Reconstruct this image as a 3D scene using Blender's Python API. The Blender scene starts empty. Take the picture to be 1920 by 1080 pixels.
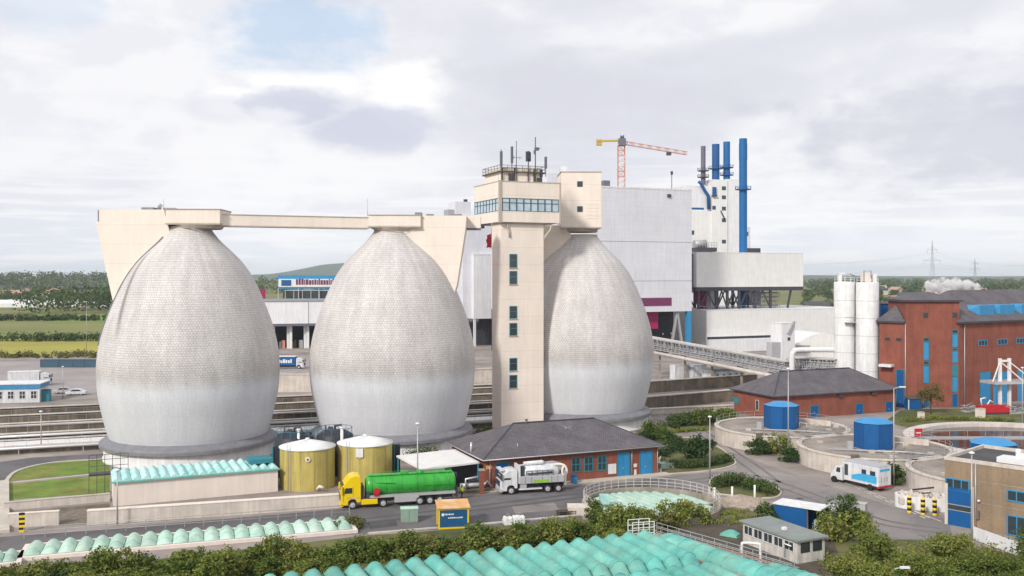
import bpy, bmesh, math, random
from mathutils import Vector, Matrix, noise as mnoise
R = math.radians
scene = bpy.context.scene
COL = scene.collection
# ------------------------------------------------------------------ camera
F = 1800.0; H = 27.5; HY = 513.0          # focal length in px of a 1920 px wide picture, eye height in m, horizon row
cd = bpy.data.cameras.new('camera'); cam = bpy.data.objects.new('camera', cd); COL.objects.link(cam)
cam.location = (0, 0, H); cam.rotation_euler = (R(90), 0, 0)
cd.sensor_width = 36; cd.lens = F/1920*36; cd.shift_y = -(540-HY)/1920
cd.clip_start = 0.5; cd.clip_end = 30000
scene.camera = cam
scene.render.resolution_x = 1024; scene.render.resolution_y = 576
# ------------------------------------------------------------------ light
SUN = Vector((-0.50, -0.74, 0.60)).normalized()
sd = bpy.data.lights.new('sun', 'SUN'); sun = bpy.data.objects.new('sun', sd); COL.objects.link(sun)
sd.energy = 2.7; sd.angle = R(8); sd.color = (1.0, 0.95, 0.88)
sun.location = SUN*200 + Vector((0, 150, 0)); sun.rotation_euler = SUN.to_track_quat('Z', 'Y').to_euler()
scene.view_settings.view_transform = 'Standard'; scene.view_settings.look = 'None'
scene.view_settings.exposure = 0.28; scene.view_settings.gamma = 1
w = bpy.data.worlds.new('World'); scene.world = w; w.use_nodes = True
def build_world():
    nt = w.node_tree; nt.nodes.clear(); N = nt.nodes.new; L = nt.links.new
    out = N('ShaderNodeOutputWorld'); bg = N('ShaderNodeBackground'); bg.inputs[1].default_value = 0.1
    L(bg.outputs[0], out.inputs[0])
    sky = N('ShaderNodeTexSky'); sky.sky_type = 'NISHITA'; sky.sun_disc = False
    sky.sun_elevation = math.asin(SUN.z); sky.sun_rotation = math.atan2(SUN.x, SUN.y); sky.air_density = 1.0; sky.dust_density = 1.5
    tc = N('ShaderNodeTexCoord'); sep = N('ShaderNodeSeparateXYZ'); L(tc.outputs['Generated'], sep.inputs[0])
    def m(op, a, b=None, c=None, clamp=False):
        n = N('ShaderNodeMath'); n.operation = op; n.use_clamp = clamp
        for i, v in enumerate((a, b, c)):
            if v is None: continue
            if isinstance(v, (int, float)): n.inputs[i].default_value = v
            else: L(v, n.inputs[i])
        return n.outputs[0]
    def ramp(v, a, b):
        n = N('ShaderNodeMapRange'); n.interpolation_type = 'SMOOTHSTEP'; n.inputs[1].default_value = a; n.inputs[2].default_value = b
        L(v, n.inputs[0]); return n.outputs[0]
    def mix(f, a, b):
        n = N('ShaderNodeMix'); n.data_type = 'RGBA'
        L(f, n.inputs[0]) if not isinstance(f, float) else setattr(n.inputs[0], 'default_value', f)
        for i, v in ((6, a), (7, b)):
            if isinstance(v, tuple): n.inputs[i].default_value = (*v, 1)
            else: L(v, n.inputs[i])
        return n.outputs[2]
    az = m('ARCTAN2', sep.outputs[0], sep.outputs[1]); el = m('ARCSINE', sep.outputs[2])
    mp = N('ShaderNodeCombineXYZ'); L(az, mp.inputs[0]); L(m('MULTIPLY', el, 2.1), mp.inputs[1])
    def noise(scale, detail, rough, seed, dist=0.0):
        n = N('ShaderNodeTexNoise'); n.noise_dimensions = '4D'; n.inputs['Scale'].default_value = scale; n.inputs['Detail'].default_value = detail
        n.inputs['Roughness'].default_value = rough; n.inputs['W'].default_value = seed; n.inputs['Distortion'].default_value = dist
        L(mp.outputs[0], n.inputs['Vector']); return n.outputs[0]
    big = noise(3.2, 6, .52, 3.3, .25); fine = noise(11, 7, .55, 7.7, .3); edge = noise(15, 8, .6, 1.2)
    wob = m('ADD', m('MULTIPLY', m('SUBTRACT', edge, .5), 1.6), m('MULTIPLY', m('SUBTRACT', fine, .5), 1.5))
    def blob(px, py, rx, ry, lo=1.0, hi=.35, k=1.0):     # a soft patch of the sky at one bearing and elevation
        a0 = math.atan2(px-960, F); e0 = math.atan2(HY-py, F)
        dx = m('DIVIDE', m('SUBTRACT', az, a0), rx/F); dy = m('DIVIDE', m('SUBTRACT', el, e0), ry/F)
        d = m('SQRT', m('ADD', m('MULTIPLY', dx, dx), m('MULTIPLY', dy, dy)))
        return ramp(m('ADD', d, m('MULTIPLY', wob, k)), lo, hi)
    # cloud deck: white, lavender grey where it is thick
    deck = mix(ramp(big, .43, .58), (7.85, 7.85, 8.05), (6.3, 6.4, 6.95))
    deck = mix(m('MULTIPLY', ramp(fine, .45, .58), .5), deck, (6.5, 6.55, 7.2))
    low = ramp(el, .10, .0)
    deck = mix(m('MULTIPLY', low, .45), deck, (7.4, 7.8, 8.5))
    band = N('ShaderNodeMapping'); band.inputs['Scale'].default_value = (.5, 3.2, 1); L(mp.outputs[0], band.inputs[0]); bn = N('ShaderNodeTexNoise'); bn.inputs['Scale'].default_value = 14; bn.inputs['Detail'].default_value = 7; L(band.outputs[0], bn.inputs['Vector'])
    deck = mix(m('MULTIPLY', m('MULTIPLY', ramp(bn.outputs[0], .46, .6), ramp(el, .16, .04)), .75), deck, (8.3, 8.3, 8.4))
    # gaps of blue
    gap = m('MAXIMUM', blob(560, 70, 190, 95), m('MULTIPLY', blob(60, 60, 160, 60), .5))
    gap = m('MULTIPLY', gap, .8)
    bluegap = mix(.35, (5.7, 7.0, 8.7), sky.outputs[0])
    c = mix(gap, deck, bluegap)
    # grey cloud masses and the sunlit cumulus edge above them
    c = mix(m('MULTIPLY', blob(1120, 200, 380, 120, 1.0, .2, 1.2), .5), c, (5.7, 5.7, 6.3))
    c = mix(m('MULTIPLY', blob(1850, 270, 380, 150, 1.0, .2, 1.2), .75), c, (5.3, 5.45, 6.2))
    br = m('MAXIMUM', blob(752, 172, 105, 62, 1.0, .3, 1.1), m('MULTIPLY', m('MAXIMUM', blob(580, 172, 170, 36, 1.0, .4, .8), blob(455, 200, 95, 40, 1.0, .3, .9)), .85))
    c = mix(m('MULTIPLY', br, .85), c, (9.0, 8.95, 8.85))
    gr = m('MAXIMUM', blob(565, 206, 125, 44, 1.0, .6, .7), m('MAXIMUM', blob(695, 244, 150, 54, 1.0, .55, .75), m('MULTIPLY', blob(430, 215, 110, 30, 1.0, .3, .8), .5)))
    c = mix(m('MULTIPLY', gr, .8), c, (5.2, 5.4, 6.45))
    c = mix(m('MULTIPLY', blob(525, 226, 60, 22, 1.0, .2, 1.3), .5), c, (8.6, 8.6, 8.7))
    c = mix(m('MULTIPLY', blob(470, 330, 330, 70), .5), c, (8.2, 8.2, 8.35))
    c = mix(m('MULTIPLY', blob(90, 330, 300, 120), .35), c, (7.8, 7.8, 8.05))
    back = ramp(sep.outputs[1], .15, -.1)          # the half of the sky behind the camera: the same deck
    c = mix(back, c, (7.6, 7.6, 7.9))
    below = ramp(sep.outputs[2], -.01, -.06)
    c = mix(below, c, (3.0, 3.1, 2.9))
    L(c, bg.inputs[0])
build_world()
# ------------------------------------------------------------------ helpers
def gp(px, py, z=0.0):
    Y = (H-z)*F/(py-HY); return Vector(((px-960)/F*Y, Y, z))
def ax(px, Y): return (px-960)/F*Y
def hz(py, Y): return H-(py-HY)*Y/F
RA = R(23)
class MB:
    def __init__(s): s.v = []; s.f = []; s.m = []; s.sm = []
    def poly(s, pts, faces, m=0, smooth=False):
        o = len(s.v); s.v += [tuple(p) for p in pts]
        for f in faces: s.f.append([o+i for i in f]); s.m.append(m); s.sm.append(smooth)
        return s
    def box(s, x0, x1, y0, y1, z0, z1, m=0):
        p = [(x, y, z) for z in (z0, z1) for y in (y0, y1) for x in (x0, x1)]
        return s.poly(p, [(0,2,3,1), (4,5,7,6), (0,1,5,4), (2,6,7,3), (0,4,6,2), (1,3,7,5)], m)
    def bar(s, a, b, wd, ht=None, m=0):          # square bar from a to b
        a = Vector(a); b = Vector(b); d = (b-a).normalized(); ht = wd if ht is None else ht
        up = Vector((0,0,1)) if abs(d.z) < .95 else Vector((0,1,0))
        u = d.cross(up).normalized()*wd/2; v = u.cross(d).normalized()*ht/2
        p = [a-u-v, a+u-v, a+u+v, a-u+v, b-u-v, b+u-v, b+u+v, b-u+v]
        return s.poly(p, [(3,2,1,0), (4,5,6,7), (0,1,5,4), (1,2,6,5), (2,3,7,6), (3,0,4,7)], m)
    def tube(s, pts, r, n=8, m=0, caps=True, smooth=True):
        pts = [Vector(p) for p in pts]; rs = r if isinstance(r, (list, tuple)) else [r]*len(pts)
        o = len(s.v); prev = None
        for i, p in enumerate(pts):
            d = (pts[min(i+1, len(pts)-1)]-pts[max(i-1, 0)]).normalized()
            if prev is None:
                up = Vector((0,0,1)) if abs(d.z) < .9 else Vector((0,1,0)); u = d.cross(up).normalized()
            else: u = (prev-d*prev.dot(d)).normalized()
            prev = u; v = d.cross(u)
            for k in range(n):
                a = 2*math.pi*k/n; s.v.append(tuple(p+u*math.cos(a)*rs[i]+v*math.sin(a)*rs[i]))
        for i in range(len(pts)-1):
            for k in range(n):
                s.f.append([o+i*n+k, o+i*n+(k+1) % n, o+(i+1)*n+(k+1) % n, o+(i+1)*n+k]); s.m.append(m); s.sm.append(smooth)
        if caps:
            s.f.append([o+k for k in range(n)][::-1]); s.m.append(m); s.sm.append(False)
            q = o+(len(pts)-1)*n; s.f.append([q+k for k in range(n)]); s.m.append(m); s.sm.append(False)
        return s
    def cyl(s, x, y, z0, z1, r0, r1=None, n=16, m=0, smooth=True):
        return s.tube([(x,y,z0), (x,y,z1)], [r0, r0 if r1 is None else r1], n, m, True, smooth)
    def lathe(s, prof, n=48, cx=0, cy=0, m=0, smooth=True, a0=0, a1=2*math.pi):
        o = len(s.v); full = abs(a1-a0-2*math.pi) < 1e-6; nn = n if full else n+1
        for r, z in prof:
            for k in range(nn):
                a = a0+(a1-a0)*k/n; s.v.append((cx+r*math.cos(a), cy+r*math.sin(a), z))
        for i in range(len(prof)-1):
            for k in range(n):
                k2 = (k+1) % nn
                s.f.append([o+i*nn+k, o+i*nn+k2, o+(i+1)*nn+k2, o+(i+1)*nn+k]); s.m.append(m); s.sm.append(smooth)
        return s
    def disc(s, cx, cy, z, r, n=32, m=0):
        return s.poly([(cx+r*math.cos(2*math.pi*k/n), cy+r*math.sin(2*math.pi*k/n), z) for k in range(n)], [tuple(range(n))], m)
    def prism(s, pts, z0, z1, m=0, mtop=None):    # vertical prism over an xy outline
        n = len(pts)
        if sum(pts[i][0]*pts[(i+1) % n][1]-pts[(i+1) % n][0]*pts[i][1] for i in range(n)) < 0: pts = pts[::-1]
        p = [(x[0], x[1], z0) for x in pts]+[(x[0], x[1], z1) for x in pts]
        s.poly(p, [tuple(range(n))[::-1]]+[(i, (i+1) % n, n+(i+1) % n, n+i) for i in range(n)], m)
        return s.poly(p[n:], [tuple(range(n))], m if mtop is None else mtop)
    def slab(s, prof, y0, y1, m=0):               # outline in xz, thickness along y
        n = len(prof); p = [(x, y0, z) for x, z in prof]+[(x, y1, z) for x, z in prof]
        return s.poly(p, [tuple(range(n)), tuple(range(n, 2*n))[::-1]]+[(i, n+i, n+(i+1) % n, (i+1) % n) for i in range(n)], m)
    def slabx(s, prof, x0, x1, m=0):              # outline in yz, thickness along x
        n = len(prof); p = [(x0, y, z) for y, z in prof]+[(x1, y, z) for y, z in prof]
        return s.poly(p, [tuple(range(n)), tuple(range(n, 2*n))[::-1]]+[(i, n+i, n+(i+1) % n, (i+1) % n) for i in range(n)], m)
    def build(s, name, mats, parent=None, loc=(0,0,0), rz=0.0, label=None, bevel=0):
        me = bpy.data.meshes.new(name); me.from_pydata(s.v, [], s.f)
        for mt in (mats if isinstance(mats, (list, tuple)) else [mats]): me.materials.append(mt)
        me.polygons.foreach_set('material_index', s.m); me.polygons.foreach_set('use_smooth', s.sm)
        if len(s.f) < 6000:
            bm = bmesh.new(); bm.from_mesh(me); bmesh.ops.recalc_face_normals(bm, faces=bm.faces); bm.to_mesh(me); bm.free()
        me.update()
        o = bpy.data.objects.new(name, me); COL.objects.link(o)
        o.location = loc; o.rotation_euler = (0, 0, rz)
        if parent: o.parent = parent
        if label: o['label'] = label
        if bevel:
            b = o.modifiers.new('bevel', 'BEVEL'); b.width = bevel; b.segments = 2; b.limit_method = 'ANGLE'
        return o
def tag(o, label, cat, group=None, kind=None):
    o['label'] = label; o['category'] = cat
    if group: o['group'] = group
    if kind: o['kind'] = kind
    return o
def thing(name, label, cat, loc=(0,0,0), rz=0.0, group=None):
    o = bpy.data.objects.new(name, None); COL.objects.link(o); o.empty_display_size = .5
    o.location = loc; o.rotation_euler = (0, 0, rz); return tag(o, label, cat, group)
def kids(o): return [c for c in bpy.data.objects if c.parent == o]
def copy_tree(o, loc=None, rz=None, label=None, parent=None, scale=None):
    c = o.copy(); COL.objects.link(c)
    if parent: c.parent = parent
    if loc is not None: c.location = loc
    if rz is not None: c.rotation_euler = (0, 0, rz)
    if label: c['label'] = label
    if scale is not None: c.scale = (scale,)*3 if isinstance(scale, (int, float)) else scale
    for ch in list(o.children): copy_tree(ch, parent=c)
    return c
# ------------------------------------------------------------------ materials
def mat(name, col, rough=.65, metal=0.0, var=.10, scale=.8, streak=0.0, bump=0.0, bscale=20.0, spec=.3, tint=None, fine=0.0, orand=0.0, spots=0.0):
    """Principled with patchy wear (noise), optional vertical streaks, fine grain and bump; all in the object's own space."""
    m = bpy.data.materials.new(name); m.use_nodes = True; nt = m.node_tree; N = nt.nodes.new; L = nt.links.new
    p = nt.nodes['Principled BSDF']; p.inputs['Roughness'].default_value = rough; p.inputs['Metallic'].default_value = metal
    p.inputs['Specular IOR Level'].default_value = spec
    tc = N('ShaderNodeTexCoord'); src = tc.outputs['Object']
    def noise(sc, det=5, vec=src, rgh=.6):
        n = N('ShaderNodeTexNoise'); n.inputs['Scale'].default_value = sc; n.inputs['Detail'].default_value = det; n.inputs['Roughness'].default_value = rgh
        L(vec, n.inputs['Vector']); return n.outputs[0]
    def rng(v, a, b, lo=.3, hi=.7):
        n = N('ShaderNodeMapRange'); n.inputs[1].default_value = lo; n.inputs[2].default_value = hi; n.inputs[3].default_value = a; n.inputs[4].default_value = b
        L(v, n.inputs[0]); return n.outputs[0]
    def mul(a, b):
        n = N('ShaderNodeMath'); n.operation = 'MULTIPLY'; L(a, n.inputs[0]); L(b, n.inputs[1]); return n.outputs[0]
    f = rng(noise(scale), 1-var, 1+var)
    if streak:
        mp = N('ShaderNodeMapping'); mp.inputs['Scale'].default_value = (1.6, 1.6, .10); L(src, mp.inputs[0])
        f = mul(f, rng(noise(1.0, 6, mp.outputs[0], .65), 1-streak, 1+streak*.4, .35, .65))
    if fine: f = mul(f, rng(noise(14, 3), 1-fine, 1+fine))
    if spots:
        f = mul(f, rng(noise(.55, 4, rgh=.5), 1, 1-spots, .60, .72)); f = mul(f, rng(noise(.16, 2, rgh=.4), 1, 1-spots*.5, .52, .56))
    if orand:
        oi = N('ShaderNodeObjectInfo'); f = mul(f, rng(oi.outputs['Random'], 1-orand, 1+orand, 0, 1))
    mx = N('ShaderNodeMix'); mx.data_type = 'RGBA'; mx.blend_type = 'MULTIPLY'; mx.inputs[0].default_value = 1
    if tint:
        t = N('ShaderNodeMix'); t.data_type = 'RGBA'; t.inputs[6].default_value = (*col, 1); t.inputs[7].default_value = (*tint, 1)
        L(rng(noise(scale*.45, 6), 0, 1, .42, .62), t.inputs[0]); L(t.outputs[2], mx.inputs[6])
    else: mx.inputs[6].default_value = (*col, 1)
    L(f, mx.inputs[7]); L(mx.outputs[2], p.inputs['Base Color'])
    if bump:
        b = N('ShaderNodeBump'); b.inputs['Strength'].default_value = bump; b.inputs['Distance'].default_value = .05
        L(noise(bscale, 3), b.inputs['Height']); L(b.outputs[0], p.inputs['Normal'])
    return m
def grid_mat(name, col, col2, mortar, bw, rh, mw=.02, rough=.75, var=.12, scale=.5, streak=0, angular=0.0, offset=.5, bump=.15, wallside=True, spec=.25):
    """Bricks, panels or tiles: brick texture laid along the wall (x+y) and up z; angular > 0 wraps it round the z axis."""
    m = mat(name, col, rough, 0, var, scale, streak, spec=spec); nt = m.node_tree; N = nt.nodes.new; L = nt.links.new
    p = nt.nodes['Principled BSDF']; mx = p.inputs['Base Color'].links[0].from_node
    tc = N('ShaderNodeTexCoord'); sp = N('ShaderNodeSeparateXYZ'); L(tc.outputs['Object'], sp.inputs[0]); cb = N('ShaderNodeCombineXYZ')
    def mm(op, a, b=None):
        n = N('ShaderNodeMath'); n.operation = op
        for i, v in enumerate((a, b)):
            if v is None: continue
            if isinstance(v, (int, float)): n.inputs[i].default_value = v
            else: L(v, n.inputs[i])
        return n.outputs[0]
    if angular:
        u = mm('MULTIPLY', mm('ARCTAN2', sp.outputs[1], sp.outputs[0]), angular); v = sp.outputs[2]
    elif wallside: u = mm('ADD', sp.outputs[0], sp.outputs[1]); v = sp.outputs[2]
    else: u = sp.outputs[0]; v = sp.outputs[1]
    L(u, cb.inputs[0]); L(v, cb.inputs[1])
    b = N('ShaderNodeTexBrick'); b.inputs['Scale'].default_value = 1; b.inputs['Brick Width'].default_value = bw; b.inputs['Row Height'].default_value = rh
    b.inputs['Mortar Size'].default_value = mw; b.inputs['Mortar Smooth'].default_value = .2; b.offset = offset
    b.inputs['Color1'].default_value = (*col, 1); b.inputs['Color2'].default_value = (*col2, 1); b.inputs['Mortar'].default_value = (*mortar, 1)
    L(cb.outputs[0], b.inputs['Vector']); L(b.outputs['Color'], mx.inputs[6])
    if bump:
        bp = N('ShaderNodeBump'); bp.inputs['Strength'].default_value = bump; bp.inputs['Distance'].default_value = .03; bp.invert = True
        L(b.outputs['Fac'], bp.inputs['Height']); L(bp.outputs[0], p.inputs['Normal'])
    return m
def corr_mat(name, col, pitch=.5, axis='xy', rough=.5, var=.05, streak=.06, strength=.25, metal=0.0, seam=0.0):
    """Profiled sheet: ribs as bump, every sheet a shade different."""
    m = mat(name, col, rough, metal, var, .35, streak); nt = m.node_tree; N = nt.nodes.new; L = nt.links.new; p = nt.nodes['Principled BSDF']
    tc = N('ShaderNodeTexCoord'); sp = N('ShaderNodeSeparateXYZ'); L(tc.outputs['Object'], sp.inputs[0])
    if axis == 'xy': a = N('ShaderNodeMath'); a.operation = 'ADD'; L(sp.outputs[0], a.inputs[0]); L(sp.outputs[1], a.inputs[1]); u = a.outputs[0]
    else: u = sp.outputs['xyz'.index(axis)]
    k = N('ShaderNodeMath'); k.operation = 'MULTIPLY'; k.inputs[1].default_value = 2*math.pi/pitch; L(u, k.inputs[0])
    s = N('ShaderNodeMath'); s.operation = 'SINE'; L(k.outputs[0], s.inputs[0])
    b = N('ShaderNodeBump'); b.inputs['Strength'].default_value = strength; b.inputs['Distance'].default_value = .06
    L(s.outputs[0], b.inputs['Height']); L(b.outputs[0], p.inputs['Normal'])
    return m
def leaf_mat(name, c1, c2, c3, trans=.25):
    m = bpy.data.materials.new(name); m.use_nodes = True; nt = m.node_tree; N = nt.nodes.new; L = nt.links.new
    p = nt.nodes['Principled BSDF']; p.inputs['Roughness'].default_value = .75; p.inputs['Specular IOR Level'].default_value = .15
    g = N('ShaderNodeNewGeometry'); oi = N('ShaderNodeObjectInfo'); tc = N('ShaderNodeTexCoord')
    n = N('ShaderNodeTexNoise'); n.inputs['Scale'].default_value = .55; n.inputs['Detail'].default_value = 3; L(tc.outputs['Object'], n.inputs['Vector'])
    a = N('ShaderNodeMath'); a.operation = 'MULTIPLY_ADD'; a.inputs[1].default_value = .5; L(g.outputs['Random Per Island'], a.inputs[0])
    b = N('ShaderNodeMath'); b.operation = 'MULTIPLY_ADD'; b.inputs[1].default_value = .9; b.inputs[2].default_value = -.34; L(n.outputs[0], b.inputs[0]); L(b.outputs[0], a.inputs[2])
    c = N('ShaderNodeMath'); c.operation = 'MULTIPLY_ADD'; c.inputs[1].default_value = .42; L(oi.outputs['Random'], c.inputs[0]); L(a.outputs[0], c.inputs[2])
    r = N('ShaderNodeValToRGB'); e = r.color_ramp.elements; e[0].position = .12; e[0].color = (*c1, 1); e[1].position = .95; e[1].color = (*c3, 1)
    q = r.color_ramp.elements.new(.5); q.color = (*c2, 1); L(c.outputs[0], r.inputs[0]); L(r.outputs[0], p.inputs['Base Color'])
    t = N('ShaderNodeBsdfTranslucent'); L(r.outputs[0], t.inputs[0]); ms = N('ShaderNodeMixShader'); ms.inputs[0].default_value = trans
    L(p.outputs[0], ms.inputs[1]); L(t.outputs[0], ms.inputs[2]); L(ms.outputs[0], nt.nodes['Material Output'].inputs[0])
    return m
def glass_mat(name, col, rough=.08):
    m = mat(name, col, rough, 0, .25, .6, spec=.6); return m
M = {}
M['cream'] = grid_mat('cream_render', (.785, .695, .62), (.77, .68, .605), (.655, .57, .49), 60, 2.9, .035, rough=.85, var=.06, scale=.25, streak=.05, bump=.08)
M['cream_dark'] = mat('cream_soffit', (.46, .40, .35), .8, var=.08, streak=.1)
M['white'] = corr_mat('white_sheet_cladding', (.72, .72, .74), .9, strength=.12, streak=.1)
M['white_flat'] = mat('white_paint', (.70, .70, .70), .55, var=.08, scale=.6, streak=.14)
M['warmwhite'] = corr_mat('warm_white_sheet', (.73, .725, .71), .9, strength=.12, streak=.07)
M['grey_clad'] = grid_mat('grey_sheet_cladding', (.65, .655, .70), (.63, .635, .68), (.55, .56, .60), 6.5, 1.5, .03, rough=.5, var=.06, scale=.12, streak=.08, offset=0)
M['pale_conc'] = mat('pale_concrete', (.56, .505, .45), .85, var=.16, scale=.5, streak=.16, fine=.06, bump=.2)
M['conc'] = mat('weathered_concrete', (.40, .35, .30), .9, var=.2, scale=.4, streak=.2, fine=.08, bump=.25, tint=(.25, .215, .18))
M['brown_conc'] = mat('stained_concrete', (.20, .165, .13), .9, var=.25, scale=.5, streak=.3, fine=.08, bump=.25, tint=(.13, .11, .085))
M['rose'] = mat('rose_render', (.72, .635, .575), .85, var=.06, scale=.25, streak=.07, fine=.03)
M['asphalt'] = mat('asphalt', (.115, .11, .118), .9, var=.22, scale=.09, fine=.10, bump=.2, tint=(.155, .145, .145), spots=.25)
M['road'] = mat('worn_road_asphalt', (.255, .228, .218), .9, var=.18, scale=.10, fine=.10, bump=.2, tint=(.195, .182, .182), spots=.25)
M['yard'] = mat('yard_paving', (.32, .275, .25), .9, var=.22, scale=.12, fine=.10, bump=.2, tint=(.225, .20, .185), spots=.2)
M['paint'] = mat('road_paint', (.55, .53, .50), .8, var=.35, scale=1.5)
M['kerb'] = mat('kerb_concrete', (.48, .44, .38), .85, var=.15, fine=.06)
M['lawn'] = mat('mown_lawn', (.125, .20, .03), .95, var=.3, scale=.35, fine=.3, bump=.4, bscale=9, tint=(.18, .19, .045))
M['meadow'] = mat('rough_grass', (.085, .10, .035), .95, var=.35, scale=.25, fine=.3, bump=.6, bscale=4, tint=(.14, .125, .05))
M['soil_gap_shade'] = mat('dark_soil_gap_shade', (.085, .07, .055), .95, var=.3, fine=.2)
M['brick'] = grid_mat('red_brick', (.30, .078, .048), (.235, .06, .04), (.20, .10, .075), .24, .08, .012, var=.2, scale=.35, streak=.12)
M['brown_brick'] = grid_mat('tan_brick', (.30, .215, .135), (.25, .175, .11), (.24, .19, .14), .24, .08, .012, var=.14, scale=.4, streak=.12)
M['tile'] = grid_mat('grey_roof_tiles', (.115, .105, .115), (.145, .132, .145), (.07, .065, .075), .33, .3, .03, rough=.75, var=.2, scale=.4, wallside=False, bump=.3, spec=.2)
M['blue'] = mat('blue_paint', (.006, .085, .26), .45, var=.07, streak=.08, spec=.35)
M['blue_lt'] = mat('light_blue_paint', (.035, .24, .47), .45, var=.08, streak=.06, spec=.35)
M['stack_blue'] = mat('chimney_blue', (.006, .115, .32), .45, var=.06, streak=.06)
M['stack_grey'] = mat('chimney_grey', (.13, .13, .17), .5, var=.08)
M['teal_frame'] = mat('teal_joinery', (.03, .19, .24), .5, var=.1)
M['dark_frame'] = mat('blue_grey_joinery', (.05, .10, .14), .5, var=.1)
M['glass'] = glass_mat('dark_glass', (.035, .045, .05))
M['glass_pale'] = glass_mat('painted_reflection_glass', (.42, .52, .58), .12)  # pale colour paints the sky's reflection into the window panes
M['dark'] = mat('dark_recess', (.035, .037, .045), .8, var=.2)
M['steel_dark'] = mat('dark_steel', (.055, .055, .07), .6, var=.15)
M['steel'] = mat('galvanised_steel', (.40, .40, .41), .45, .3, var=.12, scale=2)
M['white_steel'] = mat('white_painted_steel', (.70, .70, .70), .45, var=.08)
M['purple'] = mat('purple_panel', (.16, .035, .10), .5, var=.08)
M['magenta'] = mat('magenta_cloth', (.30, .015, .08), .7, var=.1)
M['red'] = mat('red_paint', (.45, .02, .03), .45, var=.1)
M['teal'] = mat('teal_fibreglass', (.12, .41, .36), .6, var=.22, scale=.7, streak=0, fine=.10, spec=.25, tint=(.19, .44, .37), orand=.12, spots=.16)
M['teal_pale'] = mat('pale_teal_fibreglass', (.38, .56, .47), .6, var=.16, scale=.7, fine=.08, tint=(.47, .60, .51), orand=.12, spots=.2)
M['teal_clear'] = mat('clear_teal_sheet', (.45, .66, .65), .4, var=.14, scale=.9, tint=(.28, .56, .53), orand=.1)
M['yellow_tank'] = mat('yellow_tank_paint', (.47, .385, .115), .65, var=.1, scale=.5, streak=.25, fine=.04)
M['yellow'] = mat('yellow_vehicle_paint', (.75, .53, .004), .3, var=.04, spec=.5)
M['green'] = mat('green_tank_paint', (.035, .36, .04), .35, var=.16, streak=.2, spec=.5)
M['tyre'] = mat('tyre_rubber', (.02, .02, .022), .85, var=.2)
M['chrome'] = mat('aluminium', (.55, .55, .56), .35, .4, var=.08)
M['vwhite'] = mat('white_vehicle_paint', (.62, .63, .65), .35, var=.12, scale=1.2, streak=.18, spec=.5)
M['vgrey'] = mat('grey_vehicle_paint', (.40, .40, .42), .4, var=.08)
M['lime'] = mat('lime_paint', (.22, .48, .03), .4)
M['orange_roof'] = mat('faded_orange_sheet', (.58, .33, .13), .6, var=.15, scale=1.2, tint=(.62, .42, .28))
M['deepblue'] = mat('deep_blue_sheet', (.015, .085, .20), .45, var=.08)
M['cabinet'] = mat('sage_green_cabinet', (.24, .33, .27), .6, var=.1, streak=.1)
M['water'] = mat('brick_reflection_water', (.055, .032, .025), .12, var=.2, scale=.1, spec=.6)  # brown of the reflected brick put into the water's base colour
M['sludge'] = mat('sludge_water', (.075, .06, .045), .3, var=.3, scale=.2, spec=.5)
M['orange'] = mat('hazed_crane_red', (.60, .27, .19), .5, var=.08)  # red paled in the base colour to stand in for distance haze
M['crane_yellow'] = mat('crane_ochre', (.50, .34, .07), .5, var=.1)
M['bark'] = mat('bark', (.09, .07, .05), .9, var=.2)
M['skin'] = mat('skin', (.45, .28, .20), .6)
M['hivis'] = mat('hi_vis_yellow', (.62, .75, .02), .6)
M['navy'] = mat('navy_cloth', (.03, .035, .06), .8)
M['black_tank'] = mat('dark_plastic_tank', (.03, .033, .045), .5, var=.15)
M['sky_sheet'] = mat('printed_sky_sheet', (.05, .36, .62), .5, var=.1)
M['roof_grey'] = mat('grey_felt_roof', (.24, .255, .26), .8, var=.15, scale=.5, fine=.06, tint=(.20, .23, .21))
M['roof_dark'] = mat('dark_felt_roof', (.075, .075, .08), .9, var=.25, scale=.4, fine=.1)
M['red_tile'] = mat('far_red_roof', (.40, .24, .19), .8, var=.15, scale=.1)
M['house_wall'] = mat('far_house_wall', (.50, .46, .42), .8, var=.1, scale=.1)
M['sand'] = mat('heaped_gravel', (.33, .27, .22), .95, var=.25, scale=1.5, fine=.2, bump=.5)
M['leaf'] = leaf_mat('leaf_mixed', (.040, .070, .012), (.108, .155, .028), (.28, .28, .07))
M['leaf_dark'] = leaf_mat('leaf_dark', (.018, .042, .014), (.045, .083, .024), (.11, .15, .042))
M['leaf_far'] = leaf_mat('leaf_far', (.030, .056, .018), (.068, .108, .028), (.16, .20, .05), .25)
M['leaf_olive'] = leaf_mat('leaf_olive', (.05, .06, .018), (.12, .12, .035), (.22, .20, .07))
M['rim'] = mat('pale_basin_rim', (.56, .51, .47), .85, var=.14, scale=.5, streak=.1, fine=.06)
M['rail'] = mat('weathered_rail', (.50, .47, .43), .6, var=.15)
M['deck'] = mat('dirty_basin_deck', (.31, .265, .23), .9, var=.25, scale=.35, fine=.12, bump=.25, tint=(.22, .19, .165), spots=.3)
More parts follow.
